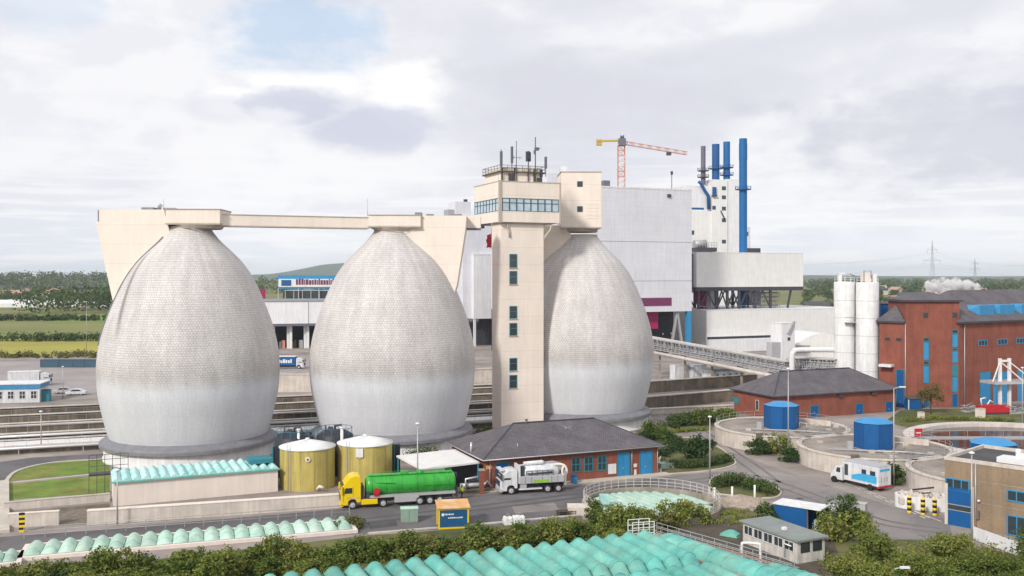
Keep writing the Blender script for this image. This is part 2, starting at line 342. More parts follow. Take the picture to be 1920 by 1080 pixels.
# ------------------------------------------------------------------ the setting: ground, fields, roads
def sheet(name, pts, z, m, label, cat, kind='structure', hole=None):
    b = MB(); p = [(q[0], q[1], z) for q in pts]; b.poly(p, [tuple(range(len(p)))])
    o = b.build(name, m); tag(o, label, cat, None, kind); return o
def px(*pts): return [gp(x, y) for x, y in pts]
def field_material():
    m = mat('farmland', (.11, .135, .04), .95, 0, .3, .02, fine=.0, tint=(.19, .165, .055)); return m
M['field'] = field_material()
M['field_brown'] = mat('stubble_field', (.20, .18, .06), .95, 0, .2, .012, tint=(.16, .18, .05))
M['field_green'] = mat('bright_pasture', (.15, .24, .035), .95, 0, .15, .02, tint=(.14, .18, .035))
M['field_yellow'] = mat('yellow_green_field', (.27, .27, .035), .95, 0, .15, .02, tint=(.32, .29, .06))
M['field_straw'] = mat('ripe_grain_field', (.38, .30, .11), .95, 0, .12, .02)
sheet('ground', [(-9000, -200), (9000, -200), (9000, 11000), (-9000, 11000)], -.6, M['field'], 'flat green and brown farmland reaching to the horizon', 'ground')
sheet('works_yard', [(-190, 40), (230, 40), (230, 290), (120, 480), (-20, 480), (-130, 330), (-190, 300)], 0, M['yard'], 'pale worn paving between the buildings of the works', 'ground')
sheet('pasture', px((-500, 632), (330, 632), (330, 588), (-500, 590)), -.45, M['field_brown'], 'brownish green field with a hedge along its near side', 'field')
sheet('pasture', px((95, 602), (330, 604), (330, 586), (60, 587)), -.40, M['field_green'], 'bright green strip of grass at the far side of the brown field', 'field')
sheet('pasture', px((-500, 673), (330, 671), (330, 632), (-500, 633)), -.42, M['field_yellow'], 'yellow green field beside the dark container row', 'field')
sheet('pasture', px((88, 560), (165, 560), (172, 545), (112, 545)), -.35, M['field_straw'], 'small ripe yellow grain field below the red roofed houses', 'field')
sheet('pasture', px((-300, 562), (28, 562), (24, 550), (-300, 549)), -.35, M['field_straw'], 'pale grain field behind the white greenhouse', 'field')
sheet('pasture', px((1500, 590), (1585, 590), (1585, 571), (1500, 571)), -.35, M['field_green'], 'green lawn beside the red roofed house past the white filter hall', 'field')
sheet('pasture', px((1830, 572), (2100, 572), (2100, 556), (1822, 556)), -.35, M['field_green'], 'green meadow behind the blue roof vents', 'field')
sheet('asphalt_apron', px((-60, 1012), (640, 955), (900, 928), (1240, 896), (1345, 884), (1400, 905), (1300, 930), (1085, 950), (1095, 980), (640, 1003), (300, 1015), (0, 1040)), .006, M['asphalt'], 'dark asphalt service road where the tanker trucks stand', 'road')
road = px((1238, 898), (1380, 880), (1382, 862), (1335, 832), (1290, 812), (1225, 786), (1215, 770), (1262, 765), (1345, 806), (1345, 838), (1440, 872), (1560, 913), (1680, 952), (1780, 975), (1785, 1010), (1620, 1016), (1530, 985), (1450, 940), (1340, 930))
sheet('works_road', road, .010, M['road'], 'worn pinkish grey road curving between the thickeners and the brick pump house', 'road')
sheet('curved_ramp_road', px((-200, 905), (0, 866), (60, 858), (205, 850), (205, 862), (95, 868), (30, 882), (8, 905), (6, 1000), (-40, 1015), (-200, 1010)), .012, M['asphalt'], 'asphalt road curving round the left lawn', 'road')
sheet('parking_lot', [(-190, 205), (-60, 228), (-60, 300), (-190, 300)], .008, mat('car_park_asphalt', (.30, .27, .265), .9, 0, .15, .08, fine=.08), 'pale asphalt lorry park beyond the settling basins', 'car park')
def bez(pts, n=8):                                  # smooth curve through points
    out = []
    P = [pts[0]]+list(pts)+[pts[-1]]
    for i in range(1, len(P)-2):
        for k in range(n):
            t = k/n; a, b, c, d = (Vector(q) for q in P[i-1:i+3])
            out.append(.5*((2*b)+(c-a)*t+(2*a-5*b+4*c-d)*t*t+(3*b-a-3*c+d)*t**3))
    out.append(Vector(pts[-1])); return out
def patch(pts, m, label):
    sheet('asphalt_patch', px(*pts), .0135, M[m], label, 'road patch')
patch(((960, 950), (1040, 943), (1048, 956), (966, 963)), 'road', 'pale repair patch on the service road below the suction lorry')
patch(((690, 978), (742, 973), (746, 986), (694, 992)), 'roof_dark', 'dark repair patch on the service road below the lorry cab')
patch(((1420, 905), (1470, 918), (1462, 930), (1408, 915)), 'asphalt', 'dark repair patch in the middle of the works road')
patch(((1540, 945), (1600, 962), (1588, 976), (1526, 957)), 'asphalt', 'dark repair patch on the works road left of the dashed line')
patch(((1285, 842), (1318, 834), (1332, 842), (1297, 851)), 'asphalt', 'small dark patch on the works road by the first thickener') if False else None
patch(((1150, 912), (1215, 906), (1218, 911), (1153, 918)), 'roof_dark', 'narrow dark trench repair before the pump house doors')
for i_, (q, l_) in enumerate((((1390, 900), 'dark iron manhole cover on the works road by the narrow planted bed'), ((1500, 935), 'dark iron manhole cover on the works road above the blue shed'), ((905, 965), 'dark iron manhole cover on the service road right of the parked container'), ((1620, 985), 'dark iron manhole cover on the works road below the dashed line'))):
    c_ = gp(*q); b_ = MB(); b_.cyl(c_.x, c_.y, .0, .03, .42, .42, 18); o_ = b_.build('manhole_cover', M['steel_dark']); tag(o_, l_, 'manhole cover')
def track(pts, w_, label, off=0.0):
    P = bez([Vector((*gp(*q).xy, 0)) for q in pts], 8); b = MB(); L_ = []; Rr = []
    for i, p in enumerate(P):
        d = (P[min(i+1, len(P)-1)]-P[max(i-1, 0)]).normalized(); s = Vector((-d.y, d.x, 0)); q = p+s*off; L_.append((q+s*w_/2).to_tuple()[:2]+(.0165,)); Rr.append((q-s*w_/2).to_tuple()[:2]+(.0165,))
    n = len(P); b.poly(L_+Rr, [(i, i+1, n+i+1, n+i) for i in range(n-1)]); tag(b.build('tyre_track', M['track']), label, 'tyre track', None, 'structure')
M['track'] = mat('dark_tyre_track', (.155, .145, .145), .9, 0, .25, .25, fine=.15)
M['track_dark'] = mat('dark_tyre_track_apron', (.085, .08, .085), .9, 0, .25, .25, fine=.15)
def kerb(pts, name, label, wd=.25, ht=.13, m='kerb'):
    b = MB()
    for a, c in zip(pts[:-1], pts[1:]):
        a = Vector((a[0], a[1], ht/2)); c = Vector((c[0], c[1], ht/2)); b.bar(a, c, wd, ht)
    tag(b.build(name, M[m]), label, 'kerb', None, 'structure')
lw1 = bez(px((205, 861), (100, 868), (34, 883), (11, 903)), 6)
sheet('lawn', list(lw1)+px((205, 884)), .016, M['lawn'], 'upper bright half of the lawn beside the left digester', 'lawn', 'stuff')
sheet('lawn', px((11, 909), (205, 889), (206, 924), (12, 937)), .016, M['lawn'], 'lower half of the lawn beside the left digester', 'lawn', 'stuff')
for o_, l_ in ((-.95, 'worn dark tyre track on the works road, nearer the thickeners'), (.95, 'worn dark tyre track on the works road, nearer the planted bed')): track(((1290, 905), (1400, 893), (1470, 912), (1560, 945), (1650, 978), (1760, 995)), .55, l_, o_)
for o_, l_ in ((-.95, 'worn tyre track on the side road past the planted island, thickener side'), (.95, 'worn tyre track on the side road past the planted island, island side')): track(((1250, 775), (1300, 800), (1350, 835), (1400, 868), (1450, 905)), .5, l_, o_)
M['track'] = M['track_dark']
for o_, l_ in ((-.95, 'dark tyre track along the service road on the lorry side'), (.95, 'dark tyre track along the service road on the hedge side')): track(((560, 990), (700, 975), (900, 952), (1080, 930), (1240, 912)), .55, l_, o_)
kerb(lw1, 'lawn_kerb', 'curved pale kerb round the upper lawn', .5)
kerb(px((11, 906), (205, 886)), 'garden_path', 'thin pale path dividing the lawn in two', .45, .05)
kerb(px((8, 905), (7, 1000)), 'ramp_kerb', 'broad pale kerb along the left ramp road', 1.1, .35)
island = bez(px((1236, 862), (1260, 826), (1300, 822), (1345, 838), (1376, 862), (1372, 874), (1320, 884), (1240, 890)), 6)
sheet('planted_island', island, .018, M['meadow'], 'grassy planted island beside the pump house', 'flower bed')
kerb(island+[island[0]], 'island_kerb', 'pale kerb round the planted island')
sheet('verge', px((1255, 806), (1262, 775), (1370, 770), (1372, 790), (1340, 800)), .018, M['meadow'], 'grass verge with shrubs before the settling basins', 'verge')
sheet('verge', px((1195, 845), (1190, 800), (1225, 798), (1292, 826), (1258, 840), (1238, 866)), .022, M['meadow'], 'grass verge with clipped shrubs behind the pump house', 'verge')
bed2 = bez(px((1330, 925), (1335, 897), (1370, 892), (1455, 915), (1458, 932), (1420, 935)), 5)
sheet('planted_bed', bed2, .022, M['meadow'], 'narrow planted bed between round basin and works road', 'flower bed')
kerb(bed2+[bed2[0]], 'bed_kerb', 'pale kerb round the narrow planted bed')
sheet('embankment', [(-120, 40), (-60, 92), gp(0, 1062), gp(300, 1048), gp(690, 1004), gp(1095, 975), gp(1160, 960), gp(1330, 945), gp(1420, 960), gp(1500, 1000), gp(1560, 1040), (90, 60), (90, 40)], .02, M['meadow'], 'grassy embankment in front of the service road', 'embankment')
sheet('gravel_court', px((1215, 1010), (1340, 972), (1480, 975), (1560, 1010), (1590, 1080), (1500, 1200), (1260, 1160)), .03, M['soil_gap_shade'], 'dark bare ground round the grey roofed shed', 'ground')
sheet('embankment', [gp(1530, 1010), gp(1640, 1012), gp(1780, 1012), gp(1900, 1040), (75, 92), (90, 70), (30, 70)], .026, M['meadow'], 'overgrown bank below the tan brick workshop', 'embankment')
sheet('verge', px((1660, 790), (1690, 768), (1860, 765), (2000, 768), (2000, 800), (1700, 802)), .018, M['meadow'], 'grass strip before the tall brick building', 'verge')
def marks():
    a, c = gp(1585, 905), gp(1735, 972); n = 9
    for k, off in ((0, 0), (1, .55)):
        b = MB(); d = (c-a).normalized(); s = Vector((-d.y, d.x, 0)); t = 0; Lc = (c-a).length
        while t < Lc:
            p = a+d*t+s*off; q = a+d*min(t+1.7, Lc)+s*off; w_ = s*.09
            b.poly([(p-w_).to_tuple()[:2]+(.016,), (q-w_).to_tuple()[:2]+(.016,), (q+w_).to_tuple()[:2]+(.016,), (p+w_).to_tuple()[:2]+(.016,)], [(0,1,2,3)]); t += 2.5
        tag(b.build('road_marking', M['paint']), ('outer', 'inner')[k]+' dashed white line along the works road edge by the lorry', 'road marking', None, 'structure')
    a, c = gp(1690, 948), gp(1765, 978)
    b = MB(); b.bar((a.x, a.y, .014), (c.x, c.y, .014), .16, .004); tag(b.build('road_marking', M['paint']), 'solid white edge line by the yellow and black bollards', 'road marking', None, 'structure')
marks()
# hills on the horizon
def hills(name, x0, x1, y0, y1, hfun, m, label, nx=70, ny=8):
    b = MB(); P = []
    for j in range(ny+1):
        for i in range(nx+1):
            x = x0+(x1-x0)*i/nx; y = y0+(y1-y0)*j/ny; P.append((x, y, -.7+hfun(x, i/nx)*math.sin(math.pi*j/ny)**1.2))
    b.poly(P, [(j*(nx+1)+i, j*(nx+1)+i+1, (j+1)*(nx+1)+i+1, (j+1)*(nx+1)+i) for j in range(ny) for i in range(nx)], 0, True)
    tag(b.build(name, m), label, 'hill', None, 'structure')
M['hill'] = mat('wooded_hill', (.04, .065, .03), .95, 0, .25, .02)
hills('hills', -2600, -760, 1500, 3300, lambda x, t: 17*(.75+.3*math.sin(t*9)+.2*math.sin(t*23)), M['hill'], 'low dark wooded rise along the left horizon')
hills('hills', -1700, 900, 5000, 8000, lambda x, t: 22+78*math.exp(-((x+1130)/260)**2), M['hill'], 'blue distant hill beyond the blue glass building')
hills('hills', 900, 5200, 4300, 8500, lambda x, t: 22*(.7+.35*math.sin(t*7+1)), M['hill'], 'faint blue ridge along the right horizon')
# ------------------------------------------------------------------ plants
def leaf_cloud(b, rnd, c, rad, n, size, flat=1.0, m=0):
    for _ in range(n):
        d = Vector((rnd.gauss(0, 1), rnd.gauss(0, 1), rnd.gauss(0, 1))).normalized()
        r = rnd.random()**.45
        p = Vector((c[0]+d.x*rad[0]*r, c[1]+d.y*rad[1]*r, c[2]+d.z*rad[2]*r))
        nrm = (d*1.0+Vector((rnd.gauss(0, .6), rnd.gauss(0, .6), rnd.gauss(0, .6)+.35))).normalized()
        u = nrm.orthogonal().normalized(); v = nrm.cross(u); a = rnd.random()*6.28
        u, v = u*math.cos(a)+v*math.sin(a), v*math.cos(a)-u*math.sin(a); s = size*(.6+.8*rnd.random())
        b.poly([p-u*s*.5, p+v*s*.32, p+u*s*.55, p-v*s*.32], [(0,1,2,3)], m)
def crown(seed, rx, ry, rz, zc, clumps, per, size, low=.0):
    rnd = random.Random(seed); b = MB()
    for i in range(clumps):
        d = Vector((rnd.gauss(0, 1), rnd.gauss(0, 1), rnd.gauss(0, 1))).normalized(); r = .35+.6*rnd.random()
        z = zc+d.z*rz*r
        if z < low: z = low+abs(z-low)*.3
        k = (.22+.20*rnd.random())*(1.15-.3*r); leaf_cloud(b, rnd, (d.x*rx*r, d.y*ry*r, z), (rx*k*1.25, ry*k*1.25, rz*k*1.1), per, size)
    return b
def bush_mesh(name, seed, rx, ry, h, n, size, m):
    o = crown(seed, rx, ry, h*.55, h*.5, n, 60, size, .15).build(name, M[m]); return o
def tree_proto(name, seed, h, rc, m, label, group, clumps=70, per=34, size=.5, loc=(0,0,0), trunk=.16, zc=.62, rzf=.40):
    t = thing(name, label, 'tree', loc, 0, group); rnd = random.Random(seed); b = MB()
    b.tube([(0,0,-.3), (.05*h*.1, 0, h*.25), (0, .02*h, h*.55), (0, 0, h*.8)], [trunk, trunk*.8, trunk*.5, trunk*.15], 7)
    for k in range(6):
        a = rnd.random()*6.28; z = h*(.25+.35*rnd.random()); e = rc*.75
        b.tube([(0,0,z), (math.cos(a)*e*.5, math.sin(a)*e*.5, z+h*.10), (math.cos(a)*e, math.sin(a)*e, z+h*.22)], [trunk*.45, trunk*.3, trunk*.1], 5)
    b.build('trunk', M['bark'], t); crown(seed+1, rc, rc, h*rzf, h*zc, clumps, per, size, h*.12).build('crown', M[m], t)
    return t
# --- far countryside: woods as masses, single trees and houses as things
def wood(name, seed, x0, x1, y0, y1, n, h0, h1, label, m='leaf_far', base=None, size=3.2, per=26):
    rnd = random.Random(seed); b = MB()
    for _ in range(n):
        x = rnd.uniform(x0, x1); y = rnd.uniform(y0, y1); h = rnd.uniform(h0, h1); z0 = base(x, y) if base else -.5
        leaf_cloud(b, rnd, (x, y, z0+h*.5), (h*.55, h*.55, h*.52), per, size)
    tag(b.build(name, M[m]), label, 'wood', None, 'stuff')
wood('far_wood', 1, -1700, -560, 1550, 2350, 620, 14, 22, 'dark wood along the left horizon', 'leaf_far', lambda x, y: 15*math.sin(math.pi*(y-1500)/1800)**1.2 if x < -760 else 2, 5.0)
wood('far_wood', 2, -560, 200, 1300, 2000, 260, 12, 18, 'far wood between and beyond the digesters', 'leaf_far', None, 4.5)
wood('far_wood', 3, 480, 2300, 1100, 3000, 1300, 11, 17, 'far wood along the right horizon', 'leaf_far', None, 5.5)
wood('far_wood', 4, -345, -215, 660, 800, 95, 15, 25, 'big dark clump of trees behind the left digester', 'leaf_dark', None, 2.2, 80)
wood('field_hedge', 5, -420, -232, 566, 584, 260, 2, 4.5, 'dark tree line along the far side of the brown field', 'leaf_dark', None, 1.4, 30)
wood('field_hedge', 8, -236, -180, 560, 600, 60, 5, 9, 'taller green trees at the near edge of the grain field', 'leaf_far', None, 1.5, 40)
wood('field_hedge', 6, -330, -160, 394, 402, 420, 2.6, 4.4, 'dense dark hedge between the two fields', 'leaf_dark', None, .9, 26)
wood('field_hedge', 7, -260, -120, 312, 322, 320, 1.2, 2.8, 'scrubby growth behind the lorry park fence', 'leaf_olive', None, .7, 26)
rndf = random.Random(8)
far_trees = [tree_proto('far_tree', 20, 13, 6.2, 'leaf_far', 'bushy green tree among the houses of the far village on the left', 'far village trees left', 34, 22, 1.5, (-385, 900, -.5), .3),
             tree_proto('far_tree', 30, 15, 7.0, 'leaf_far', 'bushy green tree in the far village right of the white silos', 'far village trees right', 36, 22, 1.6, (360, 800, -.5), .3, .55, .44)]
for i in range(22):
    y = rndf.uniform(870, 1300); x = ax(rndf.uniform(-60, 205), y); copy_tree(far_trees[0], (x, y, -.5), rndf.random()*6, None, None, rndf.uniform(.65, 1.15))
for i in range(120):
    y = rndf.uniform(560, 1500)
    copy_tree(far_trees[1], (ax(rndf.uniform(1500, 1990), y), y, -.5), rndf.random()*6, None, None, rndf.uniform(.5, .95))
t3 = copy_tree(far_trees[0], (-150, 700, -.5), 0, 'bushy green tree between the left digester and the blue glass building', None, 1.1); t3['group'] = 'trees by the blue glass building'
for x_, y_, s_ in ((-165, 720, .9), (-135, 690, 1.2), (-178, 640, .8), (-120, 760, 1.2)): copy_tree(t3, (x_, y_, -.5), x_, None, None, s_)
M['bright_red'] = mat('bright_red_roof', (.50, .17, .12), .8)
def house(x, y, w_, d, h, rz, label, group, roof='red_tile', wallm='house_wall', proto=[None]):
    t = thing('far_house', label, 'house', (x, y, -.5), rz, group)
    MB().box(-w_/2, w_/2, -d/2, d/2, 0, h).build('wall', M[wallm], t)
    b = MB(); r = h+d*.38; e = .5
    b.poly([(-w_/2-e, -d/2-e, h), (w_/2+e, -d/2-e, h), (w_/2+e, d/2+e, h), (-w_/2-e, d/2+e, h), (-w_/2-e, 0, r), (w_/2+e, 0, r)], [(0,1,5,4), (2,3,4,5), (0,4,3), (1,2,5), (0,3,2,1)])
    b.build('roof', M[roof], t)
    for k in (-.3, .05, .32):
        f = MB().box(w_*k-.6, w_*k+.6, -d/2-.08, -d/2, h*.35, h*.75).build('window', M['glass'], t)
    return t
house(ax(105, 1000), 1000, 16, 10, 9, .3, 'tall pale house with pink gable among far trees on the left', None)
house(ax(148, 1000), 1000, 30, 12, 6, -.1, 'long pale house with red roof above the yellow grain field', None)
house(ax(22, 1050), 1050, 24, 11, 6, .2, 'cream house at the left picture edge among far trees', None)
for i, (p, y) in enumerate(((-20, 1100), (60, 1180), (80, 1250))): house(ax(p, y), y, 15, 10, 6, i, 'small pale house half hidden by far trees on the left', 'far village houses left')
house(ax(1495, 520), 520, 20, 12, 3.2, -.2, 'low house with bright red roof right of the white filter hall', None, 'bright_red')
house(ax(1540, 640), 640, 24, 12, 5, .1, 'dark roofed farmhouse behind the red roofed house', None, 'roof_dark')
for i in range(30):
    y = rndf.uniform(700, 1500); house(ax(rndf.uniform(1640, 1940), y), y, rndf.uniform(12, 24), 10, rndf.uniform(4.5, 7), rndf.random()*3, 'small pale house scattered in the far village right of the white silos', 'far village houses right', ('red_tile', 'roof_dark', 'house_wall')[i % 3])
def greenhouse():
    t = thing('greenhouse', 'long white greenhouse beyond the brown field', 'greenhouse', (-480, 790, -.5), .05)
    b = MB(); 
    for k in range(9): b.slabx([(0+k*6, 0), (6+k*6, 0), (6+k*6, 3.4), (3+k*6, 5), (k*6, 3.4)], 0, 150)
    b.build('glasshouse_shell', M['white_flat'], t); bb = MB().box(90, 130, -.3, -.05, .0, .9); bb.build('base_wall', M['red_tile'], t)
greenhouse()
# ------------------------------------------------------------------ egg digesters and the control tower
def egg_material():
    m = bpy.data.materials.new('egg_cladding'); m.use_nodes = True; nt = m.node_tree; N = nt.nodes.new; L = nt.links.new
    p = nt.nodes['Principled BSDF']; p.inputs['Roughness'].default_value = .5; p.inputs['Specular IOR Level'].default_value = .25
    tc = N('ShaderNodeTexCoord'); sp = N('ShaderNodeSeparateXYZ'); L(tc.outputs['Object'], sp.inputs[0])
    def mm(op, a, b=None, c=None):
        n = N('ShaderNodeMath'); n.operation = op
        for i, v in enumerate((a, b, c)):
            if v is None: continue
            if isinstance(v, (int, float)): n.inputs[i].default_value = v
            else: L(v, n.inputs[i])
        return n.outputs[0]
    def rng(v, a, b, lo, hi, smooth=False):
        n = N('ShaderNodeMapRange'); n.inputs[1].default_value = lo; n.inputs[2].default_value = hi; n.inputs[3].default_value = a; n.inputs[4].default_value = b
        if smooth: n.interpolation_type = 'SMOOTHSTEP'
        L(v, n.inputs[0]); return n.outputs[0]
    ang = mm('ARCTAN2', sp.outputs[1], sp.outputs[0]); z = sp.outputs[2]
    def comb(u, v, w_=0.0):
        c = N('ShaderNodeCombineXYZ'); 
        for i, q in enumerate((u, v, w_)):
            if isinstance(q, (int, float)): c.inputs[i].default_value = q
            else: L(q, c.inputs[i])
        return c.outputs[0]
    def noise(vec, sc, det=5, rg=.6):
        n = N('ShaderNodeTexNoise'); n.inputs['Scale'].default_value = sc; n.inputs['Detail'].default_value = det; n.inputs['Roughness'].default_value = rg; L(vec, n.inputs['Vector']); return n.outputs[0]
    wob = mm('MULTIPLY', mm('SUBTRACT', noise(tc.outputs['Object'], .9, 3), .5), .16)
    def brick(bw, rh, ms, c1, c2, mo, off):
        b = N('ShaderNodeTexBrick'); b.inputs['Scale'].default_value = 1; b.inputs['Brick Width'].default_value = bw; b.inputs['Row Height'].default_value = rh; b.inputs['Mortar Size'].default_value = ms
        b.inputs['Mortar Smooth'].default_value = .5; b.offset = off; b.inputs['Bias'].default_value = -.1
        for k, c in (('Color1', c1), ('Color2', c2), ('Mortar', mo)): b.inputs[k].default_value = (*c, 1)
        L(comb(mm('MULTIPLY', ang, 12.5), mm('ADD', z, wob)), b.inputs['Vector']); return b
    b1 = brick(.44, .34, .05, (.615, .585, .575), (.565, .535, .525), (.43, .405, .395), .5)
    b2 = brick(.55, 1.9, .018, (.595, .605, .635), (.58, .59, .62), (.495, .505, .535), .35)
    # joints of the cladding: darker mortar colour with narrow grooves
    top = rng(z, 0, 1, 24, 34); e = mm('ADD', z, mm('MULTIPLY', mm('SUBTRACT', noise(comb(mm('MULTIPLY', ang, 4), mm('MULTIPLY', z, .25)), 2.2, 5), .5), 1.6))
    f = rng(e, 0, 1, 10.6, 13.2, True); low = mm('MULTIPLY', f, rng(e, 1, 0, 12.0, 16.5, True))
    mix = N('ShaderNodeMix'); mix.data_type = 'RGBA'; L(f, mix.inputs[0]); L(b2.outputs['Color'], mix.inputs[6]); L(b1.outputs['Color'], mix.inputs[7])
    # grime: runs down the shell, strongest on the slates
    runs = rng(noise(comb(mm('MULTIPLY', ang, 9), mm('MULTIPLY', z, .14)), 1.0, 7, .68), .88, 1.06, .34, .62)
    patch = rng(noise(tc.outputs['Object'], .17, 6, .62), .91, 1.06, .35, .65)
    grain = rng(noise(tc.outputs['Object'], 3.1, 4, .7), .86, 1.12, .3, .7)
    g = mm('MULTIPLY', mm('MULTIPLY', runs, patch), grain); g = mm('ADD', mm('MULTIPLY', g, f), mm('MULTIPLY', mm('POWER', g, .45), mm('SUBTRACT', 1, f)))
    # one dark old leak stain, high on the left of the shell
    oi = N('ShaderNodeObjectInfo')
    sa = mm('SUBTRACT', ang, mm('MULTIPLY_ADD', z, -.0177, -1.83)); st = mm('MULTIPLY', rng(mm('ABSOLUTE', sa), 1, 0, .0, .075, True), mm('MULTIPLY', rng(z, 0, 1, 17, 22, True), rng(z, 1, 0, 29.5, 31, True)))
    g = mm('MULTIPLY', g, mm('SUBTRACT', 1, mm('MULTIPLY', mm('MULTIPLY', st, oi.outputs['Object Index']), .55))); g = mm('MULTIPLY', g, mm('SUBTRACT', 1, mm('MULTIPLY', low, .09)))
    mx = N('ShaderNodeMix'); mx.data_type = 'RGBA'; mx.blend_type = 'MULTIPLY'; mx.inputs[0].default_value = 1; L(mix.outputs[2], mx.inputs[6]); L(g, mx.inputs[7])
    L(mx.outputs[2], p.inputs['Base Color'])
    bp = N('ShaderNodeBump'); bp.inputs['Strength'].default_value = .5; bp.inputs['Distance'].default_value = .04; bp.invert = True
    L(mm('MULTIPLY', b1.outputs['Fac'], f), bp.inputs['Height']); L(bp.outputs[0], p.inputs['Normal'])
    return m
M['egg'] = egg_material()
M['skirt'] = mat('grey_sheet_skirt', (.20, .20, .22), .6, var=.12, scale=.8, streak=.1)
M['egg_base'] = mat('egg_base_wall', (.66, .65, .65), .8, var=.1, scale=.4, streak=.18)
EGG = [(2.9, 34.5), (3.15, 34.1), (4.4, 32.5), (6.0, 30.95), (7.5, 29.4), (8.85, 27.5), (9.9, 25.5), (11.0, 22.9), (11.85, 20.6), (12.45, 18.6), (12.95, 16.3), (13.2, 13.8), (13.15, 11.4), (12.95, 9.3), (12.45, 6.9), (11.9, 4.6), (11.35, 2.8)]
def smooth_prof(p, n=5):
    return [(q.x, q.y) for q in bez([Vector((a, b, 0)) for a, b in p], n)]
EGGS = [(357, 146.0), (737, 154.7), (1089, 176.0)]
EP = [Vector((ax(p, y), y, 0)) for p, y in EGGS]
ROW = (EP[2]-EP[0]).normalized()
lab = ('large grey egg shaped digester leftmost in the row, its cream wing on the left', 'large grey egg shaped digester in the middle, behind the yellow tanks', 'large grey egg shaped digester partly hidden by the cream control tower')
for i, c in enumerate(EP):
    t = thing('egg_digester', lab[i], 'digester', c, 0, 'egg digesters')
    MB().lathe(smooth_prof(EGG), 128).build('shell', M['egg'], t).pass_index = int(i == 0)
    MB().lathe([(3.05, 34.0), (3.05, 34.6)], 48).lathe([(3.3, 33.75), (3.3, 33.98), (2.9, 33.98)], 48).build('neck_collar', M['cream_dark'], t)
    b = MB().lathe([(11.2, 3.35), (11.7, 3.3), (12.75, 2.75), (12.85, 2.55), (12.85, 2.1), (12.3, 2.05)], 96, smooth=False); b.build('skirt', M['skirt'], t)
    MB().lathe([(12.2, 2.3), (12.2, 0), (12.35, 0), (12.35, .4), (12.2, .42)], 96).build('base_wall', M['egg_base'], t)
    b = MB()
    if i == 0:                                       # cable ducts up the left flank
        for a0, a1, z0, z1 in ((-2.72, -2.5, 17, 33),):
            pts = []
            for k in range(22):
                z = z0+(z1-z0)*k/21; r = next(r0+(r1-r0)*(z-z0_)/(z1_-z0_) for (r0, z0_), (r1, z1_) in zip(EGG[:-1], EGG[1:]) if z1_ <= z <= z0_)
                a = a0+(a1-a0)*(k/21)**1.5; pts.append((math.cos(a)*(r+.07), math.sin(a)*(r+.07), z))
            b.tube(pts, .13, 6)
        b.build('cable_duct', M['skirt'], t)
# head houses, wings and the connecting bridge (cream render)
def head(i, pxl, pxr, ytop, ybot, label, depth=6.5):
    Y = EGGS[i][1]; x0, x1 = ax(pxl, Y-depth/2), ax(pxr, Y-depth/2); z0, z1 = hz(ybot, Y), hz(ytop, Y)
    t = thing('head_house', label, 'head house', ((x0+x1)/2, Y, 0), R(2)); w_ = (x1-x0)/2
    MB().box(-w_, w_, -depth/2, depth/2, z0+.25, z1).build('wall', M['cream'], t)
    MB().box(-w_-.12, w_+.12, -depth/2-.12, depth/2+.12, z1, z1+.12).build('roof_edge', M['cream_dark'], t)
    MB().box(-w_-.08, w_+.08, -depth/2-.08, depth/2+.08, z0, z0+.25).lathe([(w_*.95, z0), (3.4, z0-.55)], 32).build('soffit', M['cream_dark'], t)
    return t, w_, z0, z1
head(0, 310, 410, 395.5, 423, 'cream head house on top of the left digester')
head(1, 690, 787, 406, 428, 'cream head house on top of the middle digester')
t, w_, z0, z1 = head(2, 1051, 1126, 327, 430, 'tall cream head house on top of the right digester', 8)
for zz in (hz(345, 172), hz(392, 172)):
    f = MB().box(-.75, .25, -4.06, -4, zz-.5, zz+.5).build('window', M['dark_frame'], t); MB().box(-.6, .1, -4.08, -4.062, zz-.38, zz+.38).build('pane', M['glass'], f)
b = MB(); 
for k in range(5): b.box(.9+.0*k, 3.0, -4.05, -4.0, hz(410, 172)+k*.62, hz(410, 172)+k*.62+.5)
b.build('louvre_panel', M['cream'], t)
MB().box(-w_+.2, -w_+1.4, 0, 3, z1+.12, z1+1.5).build('roof_hatch', M['grey_clad'], t)
def wing(i, prof_px, label, th=5.0):
    Y = EGGS[i][1]; t = thing('stair_wing', label, 'stair wing', (EP[i].x, Y, 0)); c = EP[i].x
    MB().slab([(ax(p, Y)-c, hz(y, Y)) for p, y in prof_px], -th/2, th/2).build('wall', M['cream'], t)
    return t, c, Y
t, c, Y = wing(0, ((199, 395), (318, 395), (330, 440), (320, 470), (270, 640), (232, 600), (217, 530), (193, 419), (199, 417)), 'cream wedge shaped stair wing on the left flank of the left digester')
MB().box(ax(199, Y)-c-.25, ax(199, Y)-c-.002, -2.4, 2.4, hz(417, Y), hz(396, Y)).build('end_louvre', M['skirt'], t)
b = MB(); b.box(ax(272, Y)-c, ax(294, Y)-c, -1.5, 1, hz(395, Y), hz(390, Y)).box(ax(312, Y)-c, ax(334, Y)-c, -1.5, 1, hz(395, Y), hz(391, Y)); b.build('roof_vent', M['skirt'], t)
b = MB().tube([(ax(299, Y)-c, 0, hz(395, Y)), (ax(299, Y)-c, 0, hz(387, Y)), (ax(303, Y)-c, -.4, hz(386, Y))], .3, 8); b.build('roof_cowl', M['steel'], t)
MB().tube([(ax(307, Y)-c, 0, hz(395, Y)), (ax(307, Y)-c, 0, hz(372, Y))], .035, 5).build('lightning_rod', M['steel'], t)
t, c, Y = wing(1, ((760, 406), (876, 406), (874, 430), (858, 535), (830, 620), (770, 560), (745, 440)), 'cream wedge shaped stair wing on the right flank of the middle digester')
